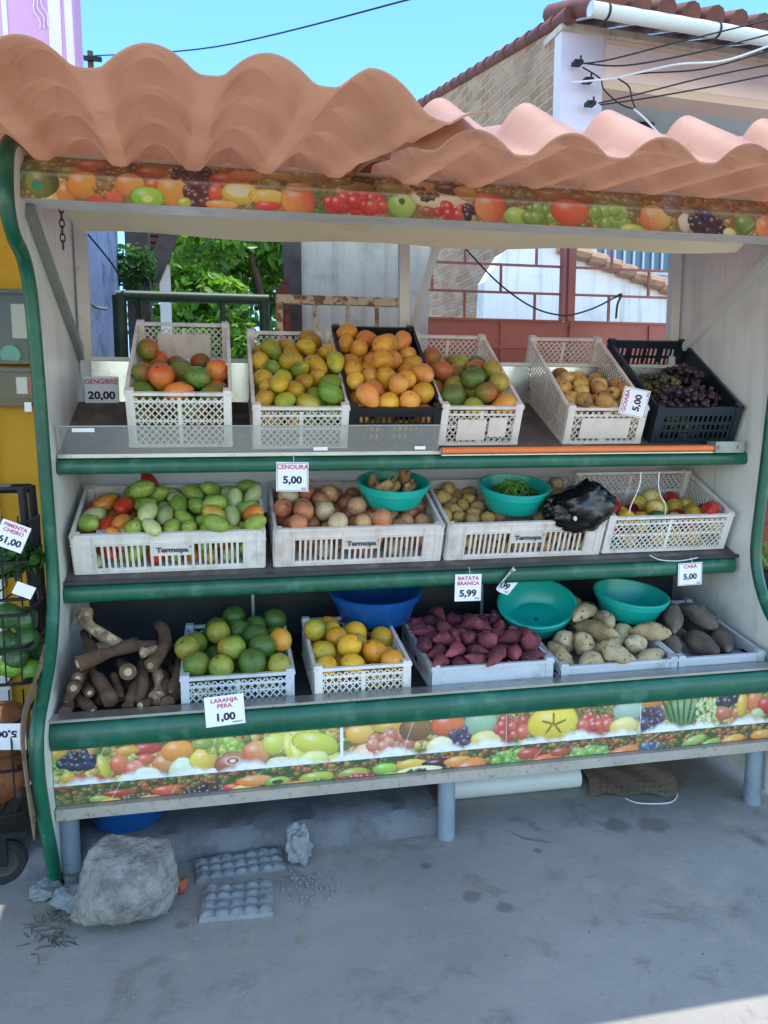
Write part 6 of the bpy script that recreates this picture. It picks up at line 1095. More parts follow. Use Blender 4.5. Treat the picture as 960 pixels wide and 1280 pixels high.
 'ca': '15 0 88 1685 2622 607 81 2 -2 59;15 1 92 1790 2602 604 51 41 44 61;15 0 96 1900 2622 607 20 80 54 16;15 0 92 1795 2842 621 58 -33 -40 63;15 1 96 1910 2842 621 76 10 5 64;15 0 88 1740 2708 684 57 64 29 43;15 1 92 1855 2718 688 0 -59 -78 -21;15 0 96 1780 2867 703 35 -54 -70 31',
}
DATA = {}
for _k, _s in RAW.items():
    DATA[_k] = []
    for _r in _s.split(';'):
        v = [int(q) for q in _r.split()]; qn = Quaternion([q/100 for q in v[6:]]).normalized()
        DATA[_k].append((KS[v[0]], v[1], v[2]/100, v[3]/1000, v[4]/1000, v[5]/1000, *qn))
# ---------------------------------------------------------------- surroundings
def uv_quad(mb_pts, name, mat, parent=None, thick=None, uvscale=1.0, world=True):
    """flat polygon wall with UV in metres (for brick), extruded backwards by thick (Vector)"""
    P = [Vector(p) for p in mb_pts]; n = len(P); t = Vector(thick)
    vs = P+[p+t for p in P]; fs = [tuple(range(n))]+[tuple(range(2*n-1, n-1, -1))]+[(i, n+i, n+(i+1) % n, (i+1) % n) for i in range(n)]
    me = bpy.data.meshes.new(name); me.from_pydata([tuple(v) for v in vs], [], fs); me.materials.append(mat)
    nr = (P[1]-P[0]).cross(P[2]-P[0]).normalized(); uy = Vector((0, 0, 1)); ux = uy.cross(nr).normalized()
    if ux.length < .1: ux = Vector((1, 0, 0))
    uvl = me.uv_layers.new(name='UVMap')
    for l in me.loops:
        v = Vector(vs[l.vertex_index]); uvl.data[l.index].uv = (v.dot(ux)*uvscale, v.z*uvscale)
    me.update()
    return link(name, me, parent, world and parent is not None)
def build_setting():
    # pavement: one sheet to the horizon
    mb = MB(); mb.grid(24, 24, lambda u, v: ((u-.5)*160, -60+v*160, 0)); struct('ground', mb, M['ground'])
    # raised concrete strip under the stall with a broken front edge
    mb = MB(); rnd = random.Random(2)
    def edge(x): return 2.505+.016*mnoise.noise(Vector((x*6, 1, 0)))+.012*mnoise.noise(Vector((x*23, 4, 0)))
    nx = 90; x0, x1 = -1.6, .715
    def kf(u, v):
        x = x0+(x1-x0)*u; r = [(edge(x)-.006, .0), (edge(x)+.002, .062+.012*mnoise.noise(Vector((x*15, 2, 2)))), (edge(x)+.03, .088+.008*mnoise.noise(Vector((x*11, 7, 2)))), (2.62, .094), (3.0, .096), (3.6, .096)][int(round(v*5))]
        return (x, r[0], r[1])
    mb.grid(nx, 5, kf); mb.add([(x1, edge(x1)-.006, 0), (x1, 3.6, 0), (x1, 3.6, .096), (x1, edge(x1)+.03, .088)], [(0, 1, 2, 3)]); struct('kerb', mb, M['kerb'], True)
    # ------- left neighbour: yellow wall, white pilaster, meter boxes, pink sign
    yw = thing('yellow_wall', 'mustard yellow rendered house wall beside the left end of the stall', 'wall', (-2.0, 3.1, 0))
    mb = MB(); mb.box(-6, -.575, 3.10, 3.25, 0, 2.62); obj('render', mb, M['yellow_wall'], yw, True)
    mb = MB(); mb.box(-1.35, -.838, 3.075, 3.098, 0, 1.515); obj('white_dado', mb, M['white_wall'], yw, True)
    mt = thing('meter_box', 'grey electricity meter box with clear cover on the yellow wall', 'meter box', (-.9, 3.08, 1.5))
    a = at(0, 362, 3.06); b = at(48, 508, 3.06); xl, xr = -1.15, -.655; zt, zb, zm = a.z, b.z, at(30, 458, 3.06).z
    for z0, z1 in ((zm+.006, zt), (zb, zm-.006)):
        mb = MB(); t = .014
        mb.box(xl, xr, 3.085, 3.098, z0, z1); mb.box(xl, xr, 3.03, 3.085, z1-t, z1); mb.box(xl, xr, 3.03, 3.085, z0, z0+t); mb.box(xr-t, xr, 3.03, 3.085, z0+t, z1-t); mb.box(xl, xl+t, 3.03, 3.085, z0+t, z1-t)
        q = obj('housing', mb, M['meter_grey'], mt, True)
        mb = MB(); mb.box(xl+.002, xr-.002, 3.026, 3.029, z0+.002, z1-.002); obj('clear_cover', mb, M['clear_cover'], q)
    mb = MB(); p = at(34, 420, 3.05); mb.box(p.x-.05, xr-.02, 3.05, 3.084, zm+.10, zt-.05); mb2 = mb; obj('terminal_card', mb, M['sticker'], mt, True)
    mb = MB(); mb.lathe([(.001, .02), (.034, .02), (.038, 0)], 24, Matrix.Translation((at(12, 443, 3.05).x, 3.08, at(12, 443, 3.05).z)) @ Euler((R(90), 0, 0)).to_matrix().to_4x4()); obj('meter_dial', mb, M['teal'], mt, True, True)
    mb = MB(); c = at(34, 482, 3.05); mb.box(c.x-.055, c.x+.06, 3.045, 3.084, c.z-.045, c.z+.045); rl = obj('register', mb, M['meter_grey'], mt, True)
    mb = MB(); mb.box(c.x+.005, c.x+.028, 3.042, 3.0445, c.z-.03, c.z+.03); obj('red_band', mb, M['red_label'], rl)
    mb = MB(); mb.box(c.x-.035, c.x+.002, 3.042, 3.0445, c.z-.03, c.z+.03); mb.box(c.x+.031, c.x+.05, 3.042, 3.0445, c.z-.03, c.z+.03); obj('white_band', mb, M['paper'], rl)
    mb = MB(); c = at(35, 507, 3.02); mb.box(c.x-.012, c.x+.012, 3.018, 3.022, c.z-.022, c.z+.012); obj('seal_tag', mb, M['paper'], mt, True)
    pk = thing('pink_sign', 'pink and pale lilac painted shop sign high above the yellow wall', 'sign', (-2, 3.05, 2.62))
    mb = MB(); mb.box(-5, -.482, 3.05, 3.20, 2.625, 4.2); obj('sign_board', mb, M['pink_banner'], pk, True)
    def band(x0t, x1t, x0b, x1b, nm, mat):
        mb = MB(); y = 3.0475; zt_, zb_ = 3.35, 2.64; mb.add([(at(x0b, 75, y).x, y, zb_), (at(x1b, 75, y).x, y, zb_), (at(x1t, 0, y).x, y, zt_), (at(x0t, 0, y).x, y, zt_)], [(0, 1, 2, 3)]); obj(nm, mb, mat, pk, True)
    band(59, 76, 63, 78, 'pale_stripe', M['banner_pale']); band(78, 88, 84, 94, 'pale_stripe', M['banner_pale']); band(0, 6, 6, 13, 'lilac_stripe', M['lilac'])
    mb = MB(); rnd = random.Random(3)
    for i in range(3):
        pts = [at(38+i*6+2*math.sin(k*1.7+i)+k*2.2, -6+k*7, 3.046) for k in range(7)]; mb.tube(catmull3(pts, 3), .0022, 5)
    obj('script_lettering', mb, M['banner_pale'], pk, True)
    aw = thing('awning', 'pale corrugated awning sheet over the wire cart on the yellow wall', 'awning', (-1.5, 3.1, 2.5)); mb = MB(); mb.grid(60, 10, lambda u, v: (-3.2+(2.65-.18*max(0, min(1, (v*2.45-1.3)/.4)))*u, .6+2.45*v, 2.52+.02*v+.012*math.sin(u*150))); obj('sheet', mb, M['white_metal'], aw, True, True)  # sheet added out of view so its shadow covers the left pavement
    mb = MB(); mb.tube([(-3.1, 1.5, 2.49), (-3.1, 3.09, 2.1)], .012, 8); mb.tube([(-1.3, 1.5, 2.49), (-1.3, 3.09, 2.1)], .012, 8); obj('arm', mb, M['grey_metal'], aw, True, True)
    # utility pole far off with cross-arm, and the cable from it
    pb = at(113, 72, 9.0); po = thing('utility_pole', 'distant dark utility pole with short cross arm behind the tiles', 'pole', (pb.x, 9.0, 0)); mb = MB(); mb.tube([(pb.x, 9, 0), (pb.x, 9, pb.z+.06)], [.07, .03], 10); obj('pole', mb, M['wood_old'], po, True, True); mb = MB(); mb.bar((pb.x-.06, 8.95, pb.z-.03), (pb.x+.12, 8.95, pb.z-.03), .04, .04, (0, 1, 0)); obj('cross_arm', mb, M['dark_metal'], po, True)
    q0, q1 = Vector((pb.x+.05, 8.9, pb.z-.02)), at(520, -3, 5.0); q2 = at(660, -45, 3.5)
    mb = MB(); mb.tube(catmull3([q0, (q0+q1)/2-Vector((0, 0, .10)), q1, q2], 8), .0065, 6); tag(obj('overhead_cable', mb, M['cable'], smooth=True), 'single black overhead cable crossing the blue sky at left', 'cable')
    # ------- things just behind the stall
    A, B = at(92, 365, 3.34), at(150, 365, 4.7)
    uv = uv_quad([(A.x, A.y, 0), (B.x, B.y, 0), (B.x, B.y, 2.9), (A.x, A.y, 2.75)], 'plaster_wall', M['blue_wall'], thick=(-.18, 0, 0), world=False); tag(uv, 'peeling blue grey plaster wall receding behind the left column', 'wall')
    cb = MB(); cb.tube(catmull3([at(103, 300, 3.5), at(101, 345, 3.48), at(108, 372, 3.5), at(120, 384, 3.55), at(134, 386, 3.6)], 5), .007, 6); tag(obj('loose_cable', cb, M['grey_metal'], smooth=True), 'grey loose cable end dangling on the plaster wall', 'cable')
    cb = MB(); cb.tube(catmull3([at(110, 293, 3.42), at(140, 330, 3.5), at(160, 365, 3.55), at(180, 398, 3.6)], 5), .004, 6); tag(obj('slack_wire', cb, M['cable'], smooth=True), 'thin black slack wire running down behind the leftmost crate', 'wire')
    w = MB(); w.box(at(157, 330, 4.8).x, at(186, 330, 4.8).x, 4.80, 4.95, 0, 2.62); tag(obj('dark_post', w, M['wood_old']), 'dark weathered timber post at the end of the plaster wall', 'post')
    w = MB(); p0, p1 = at(188, 352, 5.2), at(212, 292, 5.2); w.bar(p0, p1, .10, .08, (0, 1, 0)); tag(obj('leaning_beam', w, M['wood_old']), 'dark old roof beam leaning between the timber post and the tree', 'beam')
    w = MB(); x = at(205, 330, 5.6).x; w.box(x-.035, x+.035, 5.6, 5.67, 0, 2.75); tag(obj('white_post', w, M['white_wall']), 'slim white post standing in front of the tree', 'post')
    rt = thing('tile_scrap', 'sunlit stack of broken roof tiles beside the leaning beam', 'roof tiles', at(190, 300, 5.4)); mb = MB()
    for i in range(4):
        c = at(190+2*i, 320-8*i, 5.4); mb.box(c.x-.13, c.x+.1, 5.3, 5.6, c.z-.014, c.z+.018)
    obj('tile_pile', mb, M['tile_old'], rt, True)
    mb = MB(); tints = []; leaf_cluster(mb, tints, 260, at(168, 335, 4.70), (.13, .12, .14), .03, 77, .1); vn = leaf_obj('climbing_plant', mb, tints, M['leaf_dark']); tag(vn, 'small dark leafy climber on the timber post', 'plant')
    gr = thing('green_railing', 'dark green painted pipe railing behind the leftmost crates', 'railing', at(240, 372, 3.55)); z = at(240, 372, 3.55).z
    mb = MB(); a, b = at(146, 372, 3.55).x, at(336, 372, 3.55).x; mb.tube([(a, 3.55, z), (b, 3.55, z)], .023, 14); obj('top_rail', mb, M['green_pipe'], gr, True, True)
    for x, r in ((a+.01, .030), (a+.10, .014), ((a+b)/2+.12, .012), (b-.02, .024)):
        mb = MB(); mb.tube([(x, 3.55, .0), (x, 3.55, z)], r, 12); obj('upright', mb, M['green_pipe'], gr, True, True)
    mb = MB(); mb.tube([(a, 3.55, .9), (b, 3.55, .9)], .02, 12); obj('lower_rail', mb, M['green_pipe'], gr, True, True)
    rs = thing('rusty_railing', 'rusty cream painted metal railing in front of the concrete pier', 'railing', at(420, 377, 3.5)); z = at(420, 376, 3.5).z; a, b = at(345, 376, 3.5).x, at(508, 376, 3.5).x
    mb = MB(); mb.box(a, b, 3.48, 3.52, z-.018, z+.018); obj('top_rail', mb, M['rust_pipe'], rs, True)
    for x in (a+.014, at(394, 400, 3.5).x, at(435, 400, 3.5).x, at(471, 400, 3.5).x, b-.014):
        mb = MB(); e = .014 if x in (a+.014, b-.014) else .008; mb.box(x-e, x+e, 3.49, 3.51, 0, z-.018); obj('upright', mb, M['rust_pipe'], rs, True)
    mb = MB(); mb.box(at(376, 350, 4.1).x, at(537, 350, 4.1).x, 4.10, 4.45, 0, 3.0); tag(obj('concrete_pier', mb, M['concrete_wall']), 'stained grey concrete pier wall behind the middle crates', 'wall')
    mb = MB(); nseg = 14; P = []
    x0, x1 = at(359, 350, 4.06).x, at(377, 350, 4.06).x
    for i in range(nseg+1): zz = 3.0*i/nseg; P.append((x0+.035*mnoise.noise(Vector((zz*4, 1, 1))), zz))
    for i in range(nseg): mb.hexa([(P[i][0], 4.06, P[i][1]), (x1, 4.06, P[i][1]), (x1, 4.22, P[i][1]), (P[i][0], 4.22, P[i][1]), (P[i+1][0], 4.06, P[i+1][1]), (x1, 4.06, P[i+1][1]), (x1, 4.22, P[i+1][1]), (P[i+1][0], 4.22, P[i+1][1])])
    tag(obj('rotten_timber', mb, M['wood_old']), 'ragged dark timber strip along the left edge of concrete pier', 'timber')
    uv = uv_quad([(at(344, 400, 3.9).x, 3.9, 0), (at(362, 400, 3.9).x, 3.9, 0), (at(362, 344, 3.9).x, 3.9, at(362, 344, 3.9).z), (at(346, 356, 3.9).x, 3.9, at(346, 360, 3.9).z)], 'brick_pier', M['brick_wall'], thick=(0, .12, 0), world=False); tag(uv, 'narrow broken red brick pier between railing and tree', 'pier')
    # gate of red sheet metal with a brick pattern grille on top
    g = thing('red_gate', 'brick red sheet metal gate with a brick pattern grille behind the stall', 'gate', (1.7, 3.75, 0)); Yg = 3.75
    zt = at(690, 402, Yg).z; xa, xb = at(536, 402, Yg).x, at(846, 402, Yg).x+.25; ztop = zt+.62
    mb = MB(); mb.box(xa, xb, Yg, Yg+.012, .06, zt)
    for x in (at(626, 430, Yg).x, at(811, 430, Yg).x, at(712, 430, Yg).x): mb.box(x-.006, x+.006, Yg-.010, Yg-.001, .07, zt-.01)
    zz = at(690, 435, Yg).z; mb.box(xa, xb, Yg-.009, Yg-.001, zz-.006, zz+.006); obj('sheet_panel', mb, M['red_gate'], g, True)
    x = at(713, 360, Yg).x; mb = MB(); mb.box(x-.019, x+.019, Yg-.02, Yg+.02, zt+.002, ztop); mb.box(x-.052, x-.034, Yg-.02, Yg+.02, zt+.002, ztop); obj('meeting_stile', mb, M['red_gate'], g, True)
    mb = MB(); pitch = zt-at(690, 433, Yg).z; rowz = [zt+.002+i*.1345 for i in range(5)]; e = .005
    for zr in rowz:
        for s0, s1 in ((xa, x-.053), (x+.025, xb)): mb.box(s0, s1, Yg-.008, Yg+.008, zr-e, zr+e)
    cols = {0: (581, 669, 762, 858), 1: (626, 811, 540), 2: (581, 670, 764, 858), 3: (626, 811)}
    for r_, cs in cols.items():
        for px in cs:
            xx = at(px, 350, Yg).x
            mb.box(xx-e, xx+e, Yg-.007, Yg+.007, rowz[r_]+e, rowz[r_+1]-e)
    obj('grille', mb, M['red_gate'], g, True)
    cb = MB(); cb.tube(catmull3([at(570, 296, 3.66), at(592, 322, 3.68), at(628, 358, 3.7), at(668, 385, 3.71), at(706, 394, 3.71), at(740, 386, 3.71), at(768, 372, 3.72)], 6), .0045, 6); cb.tube(catmull3([at(768, 372, 3.72), at(777, 368, 3.71), at(772, 380, 3.71), at(770, 398, 3.71)], 5), .006, 6); tag(obj('hanging_cable', cb, M['cable'], smooth=True), 'black cable sagging across the red gate and knotted at right', 'cable')
    uv = uv_quad([(2.62, 3.9, 0), (6.0, 3.9, 0), (6.0, 3.9, 1.95), (2.62, 3.9, 1.95)], 'brick_wall', M['brick_wall'], thick=(0, .15, 0), world=False); tag(uv, 'red brick wall glimpsed past the right end of the stall', 'wall')
    pl = thing('planter', 'pale planter box of spiky green plants right of the stall', 'planter', (2.55, 3.05, 0)); mb = MB(); mb.box(2.28, 3.1, 2.85, 3.2, 0, .72); obj('trough', mb, M['concrete_wall'], pl, True)
    mb = MB(); mb.box(2.29, 3.09, 2.86, 3.19, .721, .80); obj('soil', mb, M['soil'], pl, True)
    mb = MB(); tints = []; rnd = random.Random(12)
    for i in range(130):
        p = Vector((rnd.uniform(2.3, 3.08), rnd.uniform(2.87, 3.18), .79)); d = Vector((rnd.gauss(-.1, .35), rnd.gauss(-.15, .3), 1)).normalized(); L = rnd.uniform(.12, .26); s = d.orthogonal().normalized()*.009; m_ = p+d*L*.6; e_ = p+d*L+Vector((d.x*.12, d.y*.12, -.05))
        mb.add([p-s, p+s, m_+s*1.2, m_-s*1.2, e_], [(0, 1, 2, 3), (3, 2, 4)]); tints += [rnd.uniform(.2, 1)]*2
    leaf_obj('blades', mb, tints, M['leaf'], pl)
    # ------- tree seen through the left opening
    tr = thing('leafy_tree', 'bright green leafy tree behind the green railing', 'tree', (.25, 7.2, 0)); mb = MB(); rnd = random.Random(21)
    fk = Vector((.45, 7.1, 1.7)); mb.tube(catmull3([Vector((.40, 7.2, 0)), Vector((.42, 7.15, .9)), fk], 5), [.13, .125, .12, .118, .115, .11, .105, .10, .10, .10, .10], 12)
    ends = []
    for a, e_, zt_ in ((-.9, .3, 3.0), (-.3, -.5, 3.3), (.5, .2, 3.2), (.9, -.4, 2.9), (-.6, -.6, 2.5), (.1, .6, 3.5), (-1.0, -.2, 2.6)):
        e = fk+Vector((a, e_, zt_-1.9)); mid = (fk+e)/2+Vector((rnd.uniform(-.1, .1), rnd.uniform(-.1, .1), .1)); pts = catmull3([fk, mid, e], 5); mb.tube(pts, [.06-.045*i/(len(pts)-1) for i in range(len(pts))], 8); ends.append(e)
    obj('trunk', mb, M['trunk'], tr, True, True)
    mb = MB(); tints = []; cl_ = []
    for e in ends:
        for k in range(7):
            c = e+Vector((rnd.gauss(0, .34), rnd.gauss(0, .3), rnd.gauss(0, .34))); cl_.append((c, Vector((.30, .28, .22))*rnd.uniform(.7, 1.2)))
    for k in range(16): cl_.append((Vector((rnd.uniform(-1.0, 1.2), rnd.uniform(6.7, 7.3), rnd.uniform(1.7, 3.0))), Vector((.28, .28, .22))))
    cl_ = [c for c in cl_ if not (abs(proj(c[0])[0]-306) < 22 and proj(c[0])[1] < 318) and 195 < proj(c[0])[0] < 366]
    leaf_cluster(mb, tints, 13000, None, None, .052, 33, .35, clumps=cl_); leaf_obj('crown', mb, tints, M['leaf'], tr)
    # ------- brick and lilac house with upper veranda on the right
    hs = thing('brick_gable_house', 'two storey house with raw brick gable, lilac front and upper veranda', 'house', (4.5, 7, 0))
    yaw = R(4.3); ex = Vector((math.cos(yaw), math.sin(yaw), 0)); ey = Vector((-math.sin(yaw), math.cos(yaw), 0)); C0 = at(703, 30, 6.5); C = Vector((C0.x, C0.y, 0)); ze = C0.z
    Wp = lambda u, v, z: C+ex*u+ey*v+Vector((0, 0, z))
    def ray_wall(px, py):     # intersection with gable plane (u = 0)
        d = FW+RT*((px-480)/FPX)+UP*((640-py)/FPX); t = (C-EYE).dot(ex)/d.dot(ex); p = EYE+d*t; return (p-C).dot(ey), p.z
    v1, z1 = ray_wall(515, 141); rise = (z1-ze)/v1; vb = 9.0
    uvg = uv_quad([Wp(0, vb, 0), Wp(0, .12, 0), Wp(0, .12, ze+.12*rise), Wp(0, vb*.62, ze+vb*.62*rise), Wp(0, vb, ze+vb*.62*rise-.4)], 'gable_wall', M['brick_gable'], hs, thick=ex*.2)
    mb = MB(); n = 30                      # verge tiles up the gable slope
    for i in range(n):
        va, vb_ = i*.24-.10, (i+1)*.24-.10+.03; za, zb_ = ze+va*rise+.02, ze+vb_*rise+.02
        mb.tube([Wp(.02, va, za+.03), Wp(.02, vb_, zb_+.018)], [.068, .056], 10)
    obj('verge_tiles', mb, M['tile_old'], hs, True, True)
    eg = at(738, 11, 5.85); vg = (eg-C).dot(ey); zg = eg.z; se = (ze+.10-zg-.06)/(-vg)
    mb = MB(); R8 = [(.06, vg+.06), (9, vg+.06), (9, .35), (.06, .35)]
    mb.hexa([Wp(u, v, ze+.085+v*se) for u, v in R8]+[Wp(u, v, ze+.105+v*se) for u, v in R8]); rf = obj('roof', mb, M['wood_old'], hs, True)
    mb = MB()
    for i in range(40):
        u = .10+i*.225; mb.tube([Wp(u, vg-.02, ze+.125+(vg-.02)*se), Wp(u, .4, ze+.125+.4*se)], .085, 10)
    obj('barrel_tiles', mb, M['tile_old'], rf, smooth=True).location = (0, 0, 0)
    for i in range(14):
        u = .10+i*.40; mb = MB(); mb.bar(Wp(u, vg+.10, ze+.060+(vg+.10)*se), Wp(u, .10, ze+.060+.10*se), .045, .045, (0, 0, 1)); obj('rafter', mb, M['gutter'], rf).location = (0, 0, 0)
    mb = MB(); g0, g1 = Wp(.0, vg, zg), Wp(9, vg, zg-.07); mb.tube([eg, g1], .056, 20)
    gt = obj('gutter', mb, M['gutter'], hs, True, True); ue = (eg-C).dot(ex)
    for i in range(8):
        mb = MB(); q = eg+(g1-eg)*((.13+i*1.0)/(9-ue)); mb.tube([q, q+ex*.02], .060, 20); obj('bracket', mb, M['cable'], gt, smooth=True)
    # front: lilac corner pillar, ring beam, pink band, ceiling, ground floor wall and barred window
    zc = at(757, 130, 6.7).z
    mb = MB(); mb.hexa([Wp(-.004, 0, 0), Wp(.40, 0, 0), Wp(.40, .42, 0), Wp(-.004, .12, 0), Wp(-.004, 0, ze-.055), Wp(.40, 0, ze-.055), Wp(.40, .42, ze-.055), Wp(-.004, .12, ze-.055)]); obj('corner_pillar', mb, M['lilac'], hs, True)
    mb = MB(); mb.hexa([Wp(-.02, -.04, ze-.055), Wp(9, -.04, ze-.055), Wp(9, .3, ze-.055), Wp(-.02, .3, ze-.055), Wp(-.02, -.04, ze+.0), Wp(9, -.04, ze+.0), Wp(9, .3, ze), Wp(-.02, .3, ze)]); obj('ring_beam', mb, M['concrete_wall'], hs, True)
    zl = [ze-.055, at(808, 62, 6.58).z, at(808, 106, 6.58).z, at(808, 117, 6.58).z]; zc = zl[3]
    for i, (za, zb_, mt_, nm) in enumerate(((zl[1], zl[0]-.002, 'peach', 'upper_band'), (zl[2], zl[1]-.002, 'pink_paint', 'lintel'), (zl[3], zl[2]-.002, 'peach', 'lower_band'))):
        mb = MB(); mb.hexa([Wp(.402, .02, za), Wp(9, .02, za), Wp(9, .30, za), Wp(.402, .30, za), Wp(.402, .02, zb_), Wp(9, .02, zb_), Wp(9, .30, zb_), Wp(.402, .30, zb_)]); obj(nm, mb, M[mt_], hs, True)
    mb = MB(); mb.hexa([Wp(.20, .302, zc+.05), Wp(9, .302, zc+.05), Wp(9, 4.2, zc+.05), Wp(.20, 4.2, zc+.05), Wp(.20, .302, zc+.08), Wp(9, .302, zc+.08), Wp(9, 4.2, zc+.08), Wp(.20, 4.2, zc+.08)])
    for k in range(10): mb.hexa([Wp(.22, .7+k*.36, zc+.046), Wp(9, .7+k*.36, zc+.046), Wp(9, .712+k*.36, zc+.046), Wp(.22, .712+k*.36, zc+.046), Wp(.22, .7+k*.36, zc+.0495), Wp(9, .7+k*.36, zc+.0495), Wp(9, .712+k*.36, zc+.0495), Wp(.22, .712+k*.36, zc+.0495)])
    ce = obj('veranda_ceiling', mb, M['pvc_ceiling'], hs, True)
    mb = MB(); mb.hexa([Wp(.2, 4.2, 2.9), Wp(9, 4.2, 2.9), Wp(9, 4.3, 2.9), Wp(.2, 4.3, 2.9), Wp(.2, 4.2, zc+.045), Wp(9, 4.2, zc+.045), Wp(9, 4.3, zc+.045), Wp(.2, 4.3, zc+.045)]); obj('veranda_wall', mb, M['pvc_ceiling'], hs, True)
    lc = Wp(1.35, .8, zc+.045); mb = MB(); mb.lathe([(.001, -.11), (.05, -.10), (.06, -.05), (.10, -.04), (.11, 0)], 20, Matrix.Translation(lc)); obj('ceiling_lamp', mb, M['cable'], ce).location = (0, 0, 0)
    rnd = random.Random(8)
    for i in range(9):
        u, v = 1.7+rnd.uniform(0, 2.6), 1.0+rnd.uniform(0, 2); mb = MB(); p = Wp(u, v, zc+.045); mb.bar(p, p-Vector((.0, 0, .12)), .014, .014, (0, 1, 0)); obj('hook', mb, M['cable'], ce).location = (0, 0, 0)
    mb = MB(); mb.hexa([Wp(.402, .06, 0), Wp(9, .06, 0), Wp(9, .25, 0), Wp(.402, .25, 0), Wp(.402, .06, 2.9), Wp(9, .06, 2.9), Wp(9, .25, 2.9), Wp(.402, .25, 2.9)]); obj('ground_floor_wall', mb, M['lilac'], hs, True)
    wa, wb = at(755, 333, 6.4), at(848, 300, 6.3); ua = (wa-C).dot(ex); ub = (wb-C).dot(ex)+.25; za = wa.z
    mb = MB(); mb.hexa([Wp(ua, .035, za), Wp(ub, .035, za), Wp(ub, .058, za), Wp(ua, .058, za), Wp(ua, .035, za+.85), Wp(ub, .035, za+.85), Wp(ub, .058, za+.85), Wp(ua, .058, za+.85)]); wd = obj('window', mb, M['blue_window'], hs, True)
    mb = MB(); k = 9
    for i in range(k+1):
        u = ua+(ub-ua)*i/k; mb.bar(Wp(u, .02, za), Wp(u, .02, za+.85), .02, .012, (0, 1, 0))
    mb.bar(Wp(ua, .026, za), Wp(ub, .026, za), .03, .012, (0, 1, 0)); obj('window_bars', mb, M['window_bar'], wd).location = (0, 0, 0)
    # service wires on the pillar
    cab = [[(720,80),(760,75),(850,52),(965,24)], [(722,78),(780,82),(870,66),(965,42)], [(715,103),(765,98),(810,88),(850,80),(905,76),(965,56)], [(745,101),(800,92),(880,86),(965,62)], [(748,129),(800,117),(880,97),(965,80)], [(750,131),(800,124),(880,110),(965,93)]]
    for i, c in enumerate(cab):
        wh = i == 2; n = len(c); pts = [at(x, y, 6.40-.75*k/(n-1)*1.0) for k, (x, y) in enumerate(c)]; mb = MB(); mb.tube(catmull3(pts, 6), .0065 if not wh else .009, 6)
        tag(obj('service_cable', mb, M['cable_white'] if wh else M['cable'], smooth=True), ['uppermost black service cable from the lilac pillar', 'second black service cable from the lilac pillar', 'white wavy service cable crossing the veranda opening', 'black service cable running just under the white one', 'upper of the two lowest black service cables', 'lowest black service cable from the lilac pillar'][i], 'cable', 'service cables on the house')
    mb = MB()
    for c in ([(728,84),(750,98),(755,112),(775,130),(792,136)], [(772,98),(786,108),(790,124),(795,138)]): mb.tube(catmull3([at(x, y, 6.35) for x, y in c], 5), .007, 6)
    tag(obj('drop_cable', mb, M['cable'], smooth=True), 'looped black drop cable on the lilac pillar', 'cable')
    mb = MB(); mb.tube(catmull3([at(792, 136, 6.35), at(808, 150, 6.34), at(824, 168, 6.33)], 5), .010, 6); tag(obj('drop_cable', mb, M['cable_white'], smooth=True), 'thick white drop cable going down from the black loop', 'cable')
    for px, py, w in ((722, 79, 'top'), (735, 101, 'middle'), (738, 130, 'bottom')):
        mb = MB(); q = at(px, py, 6.42); mb.box(q.x-.04, q.x+.035, 6.38, 6.46, q.z-.015, q.z+.015); mb.tube([(q.x, 6.36, q.z-.035), (q.x, 6.36, q.z+.035)], .009, 8); tag(obj('cable_bracket', mb, M['cable']), f'dark cable bracket on the lilac pillar, {w} one', 'bracket', 'cable brackets on the pillar')
    # white lean-to house in front of it
    wh = thing('white_outbuilding', 'low sunlit white stained outbuilding with sloping tiled edge', 'outbuilding', (2.4, 5.4, 0)); Yw = 5.3
    pts = [(590, 470), (860, 470), (860, 372), (838, 362), (712, 312), (668, 292), (628, 316), (606, 352)]
    P3 = [at(x, y, Yw) for x, y in pts]; P3[0].z = 0; P3[1].z = 0
    uv_quad(P3, 'wall', M['white_wall'], wh, thick=(0, .15, 0))
    mb = MB(); a, b = at(700, 308, Yw-.06), at(864, 372, Yw-.06); n = 9
    for i in range(n):
        p = a+(b-a)*(i/n); q = a+(b-a)*((i+1.12)/n); mb.tube([p+Vector((0, .02, .01)), q+Vector((0, .02, .03))], [.05, .045], 8)
    obj('edge_tiles', mb, M['tile_pale'], wh, True, True)
    mb = MB(); mb.hexa([a+Vector((0, .1, -.03)), b+Vector((0, .1, -.03)), b+Vector((.1, .9, -.03)), a+Vector((.1, .9, -.03)), a+Vector((0, .1, 0)), b+Vector((0, .1, 0)), b+Vector((.1, .9, 0)), a+Vector((.1, .9, 0))]); obj('roof', mb, M['tile_pale'], wh, True)
    # pavement clutter
    shard_rock('rock', 'big grey boulder on the pavement by the left stall leg', 'rock', (.168, .13, .155), (-.325, 2.262, 0), M['stone'], 17, .07, rotz=.35, planes=12)
    p = atz(300, 1088, 0); pulp_tray('longer grey bumpy slab lying against the kerb', (p.x, p.y+.02, 0), 0.285, .11, R(4), 7, 3, 3, (R(6), 0))
    p = atz(297, 1128, 0); pulp_tray('square grey bumpy slab in front of the longer one', (p.x, p.y, 0), .215, .165, R(-3), 5, 4, 4)
    p = atz(374, 1078, 0); o = shard_rock('foam_chunk', 'crumbly pale grey chunk standing by the kerb', 'rubble', (.05, .035, .085), (p.x, p.y, 0), M['rubble'], 5, .26, planes=7)
    rnd = random.Random(6)
    def nm(px, py, s, lab, mat, sd):
        p = atz(px, py, 0); shard_rock('rubble_piece', lab, 'rubble', s, (p.x, p.y, 0), mat, sd, .2, group='rubble on the pavement', rotz=sd, planes=8)
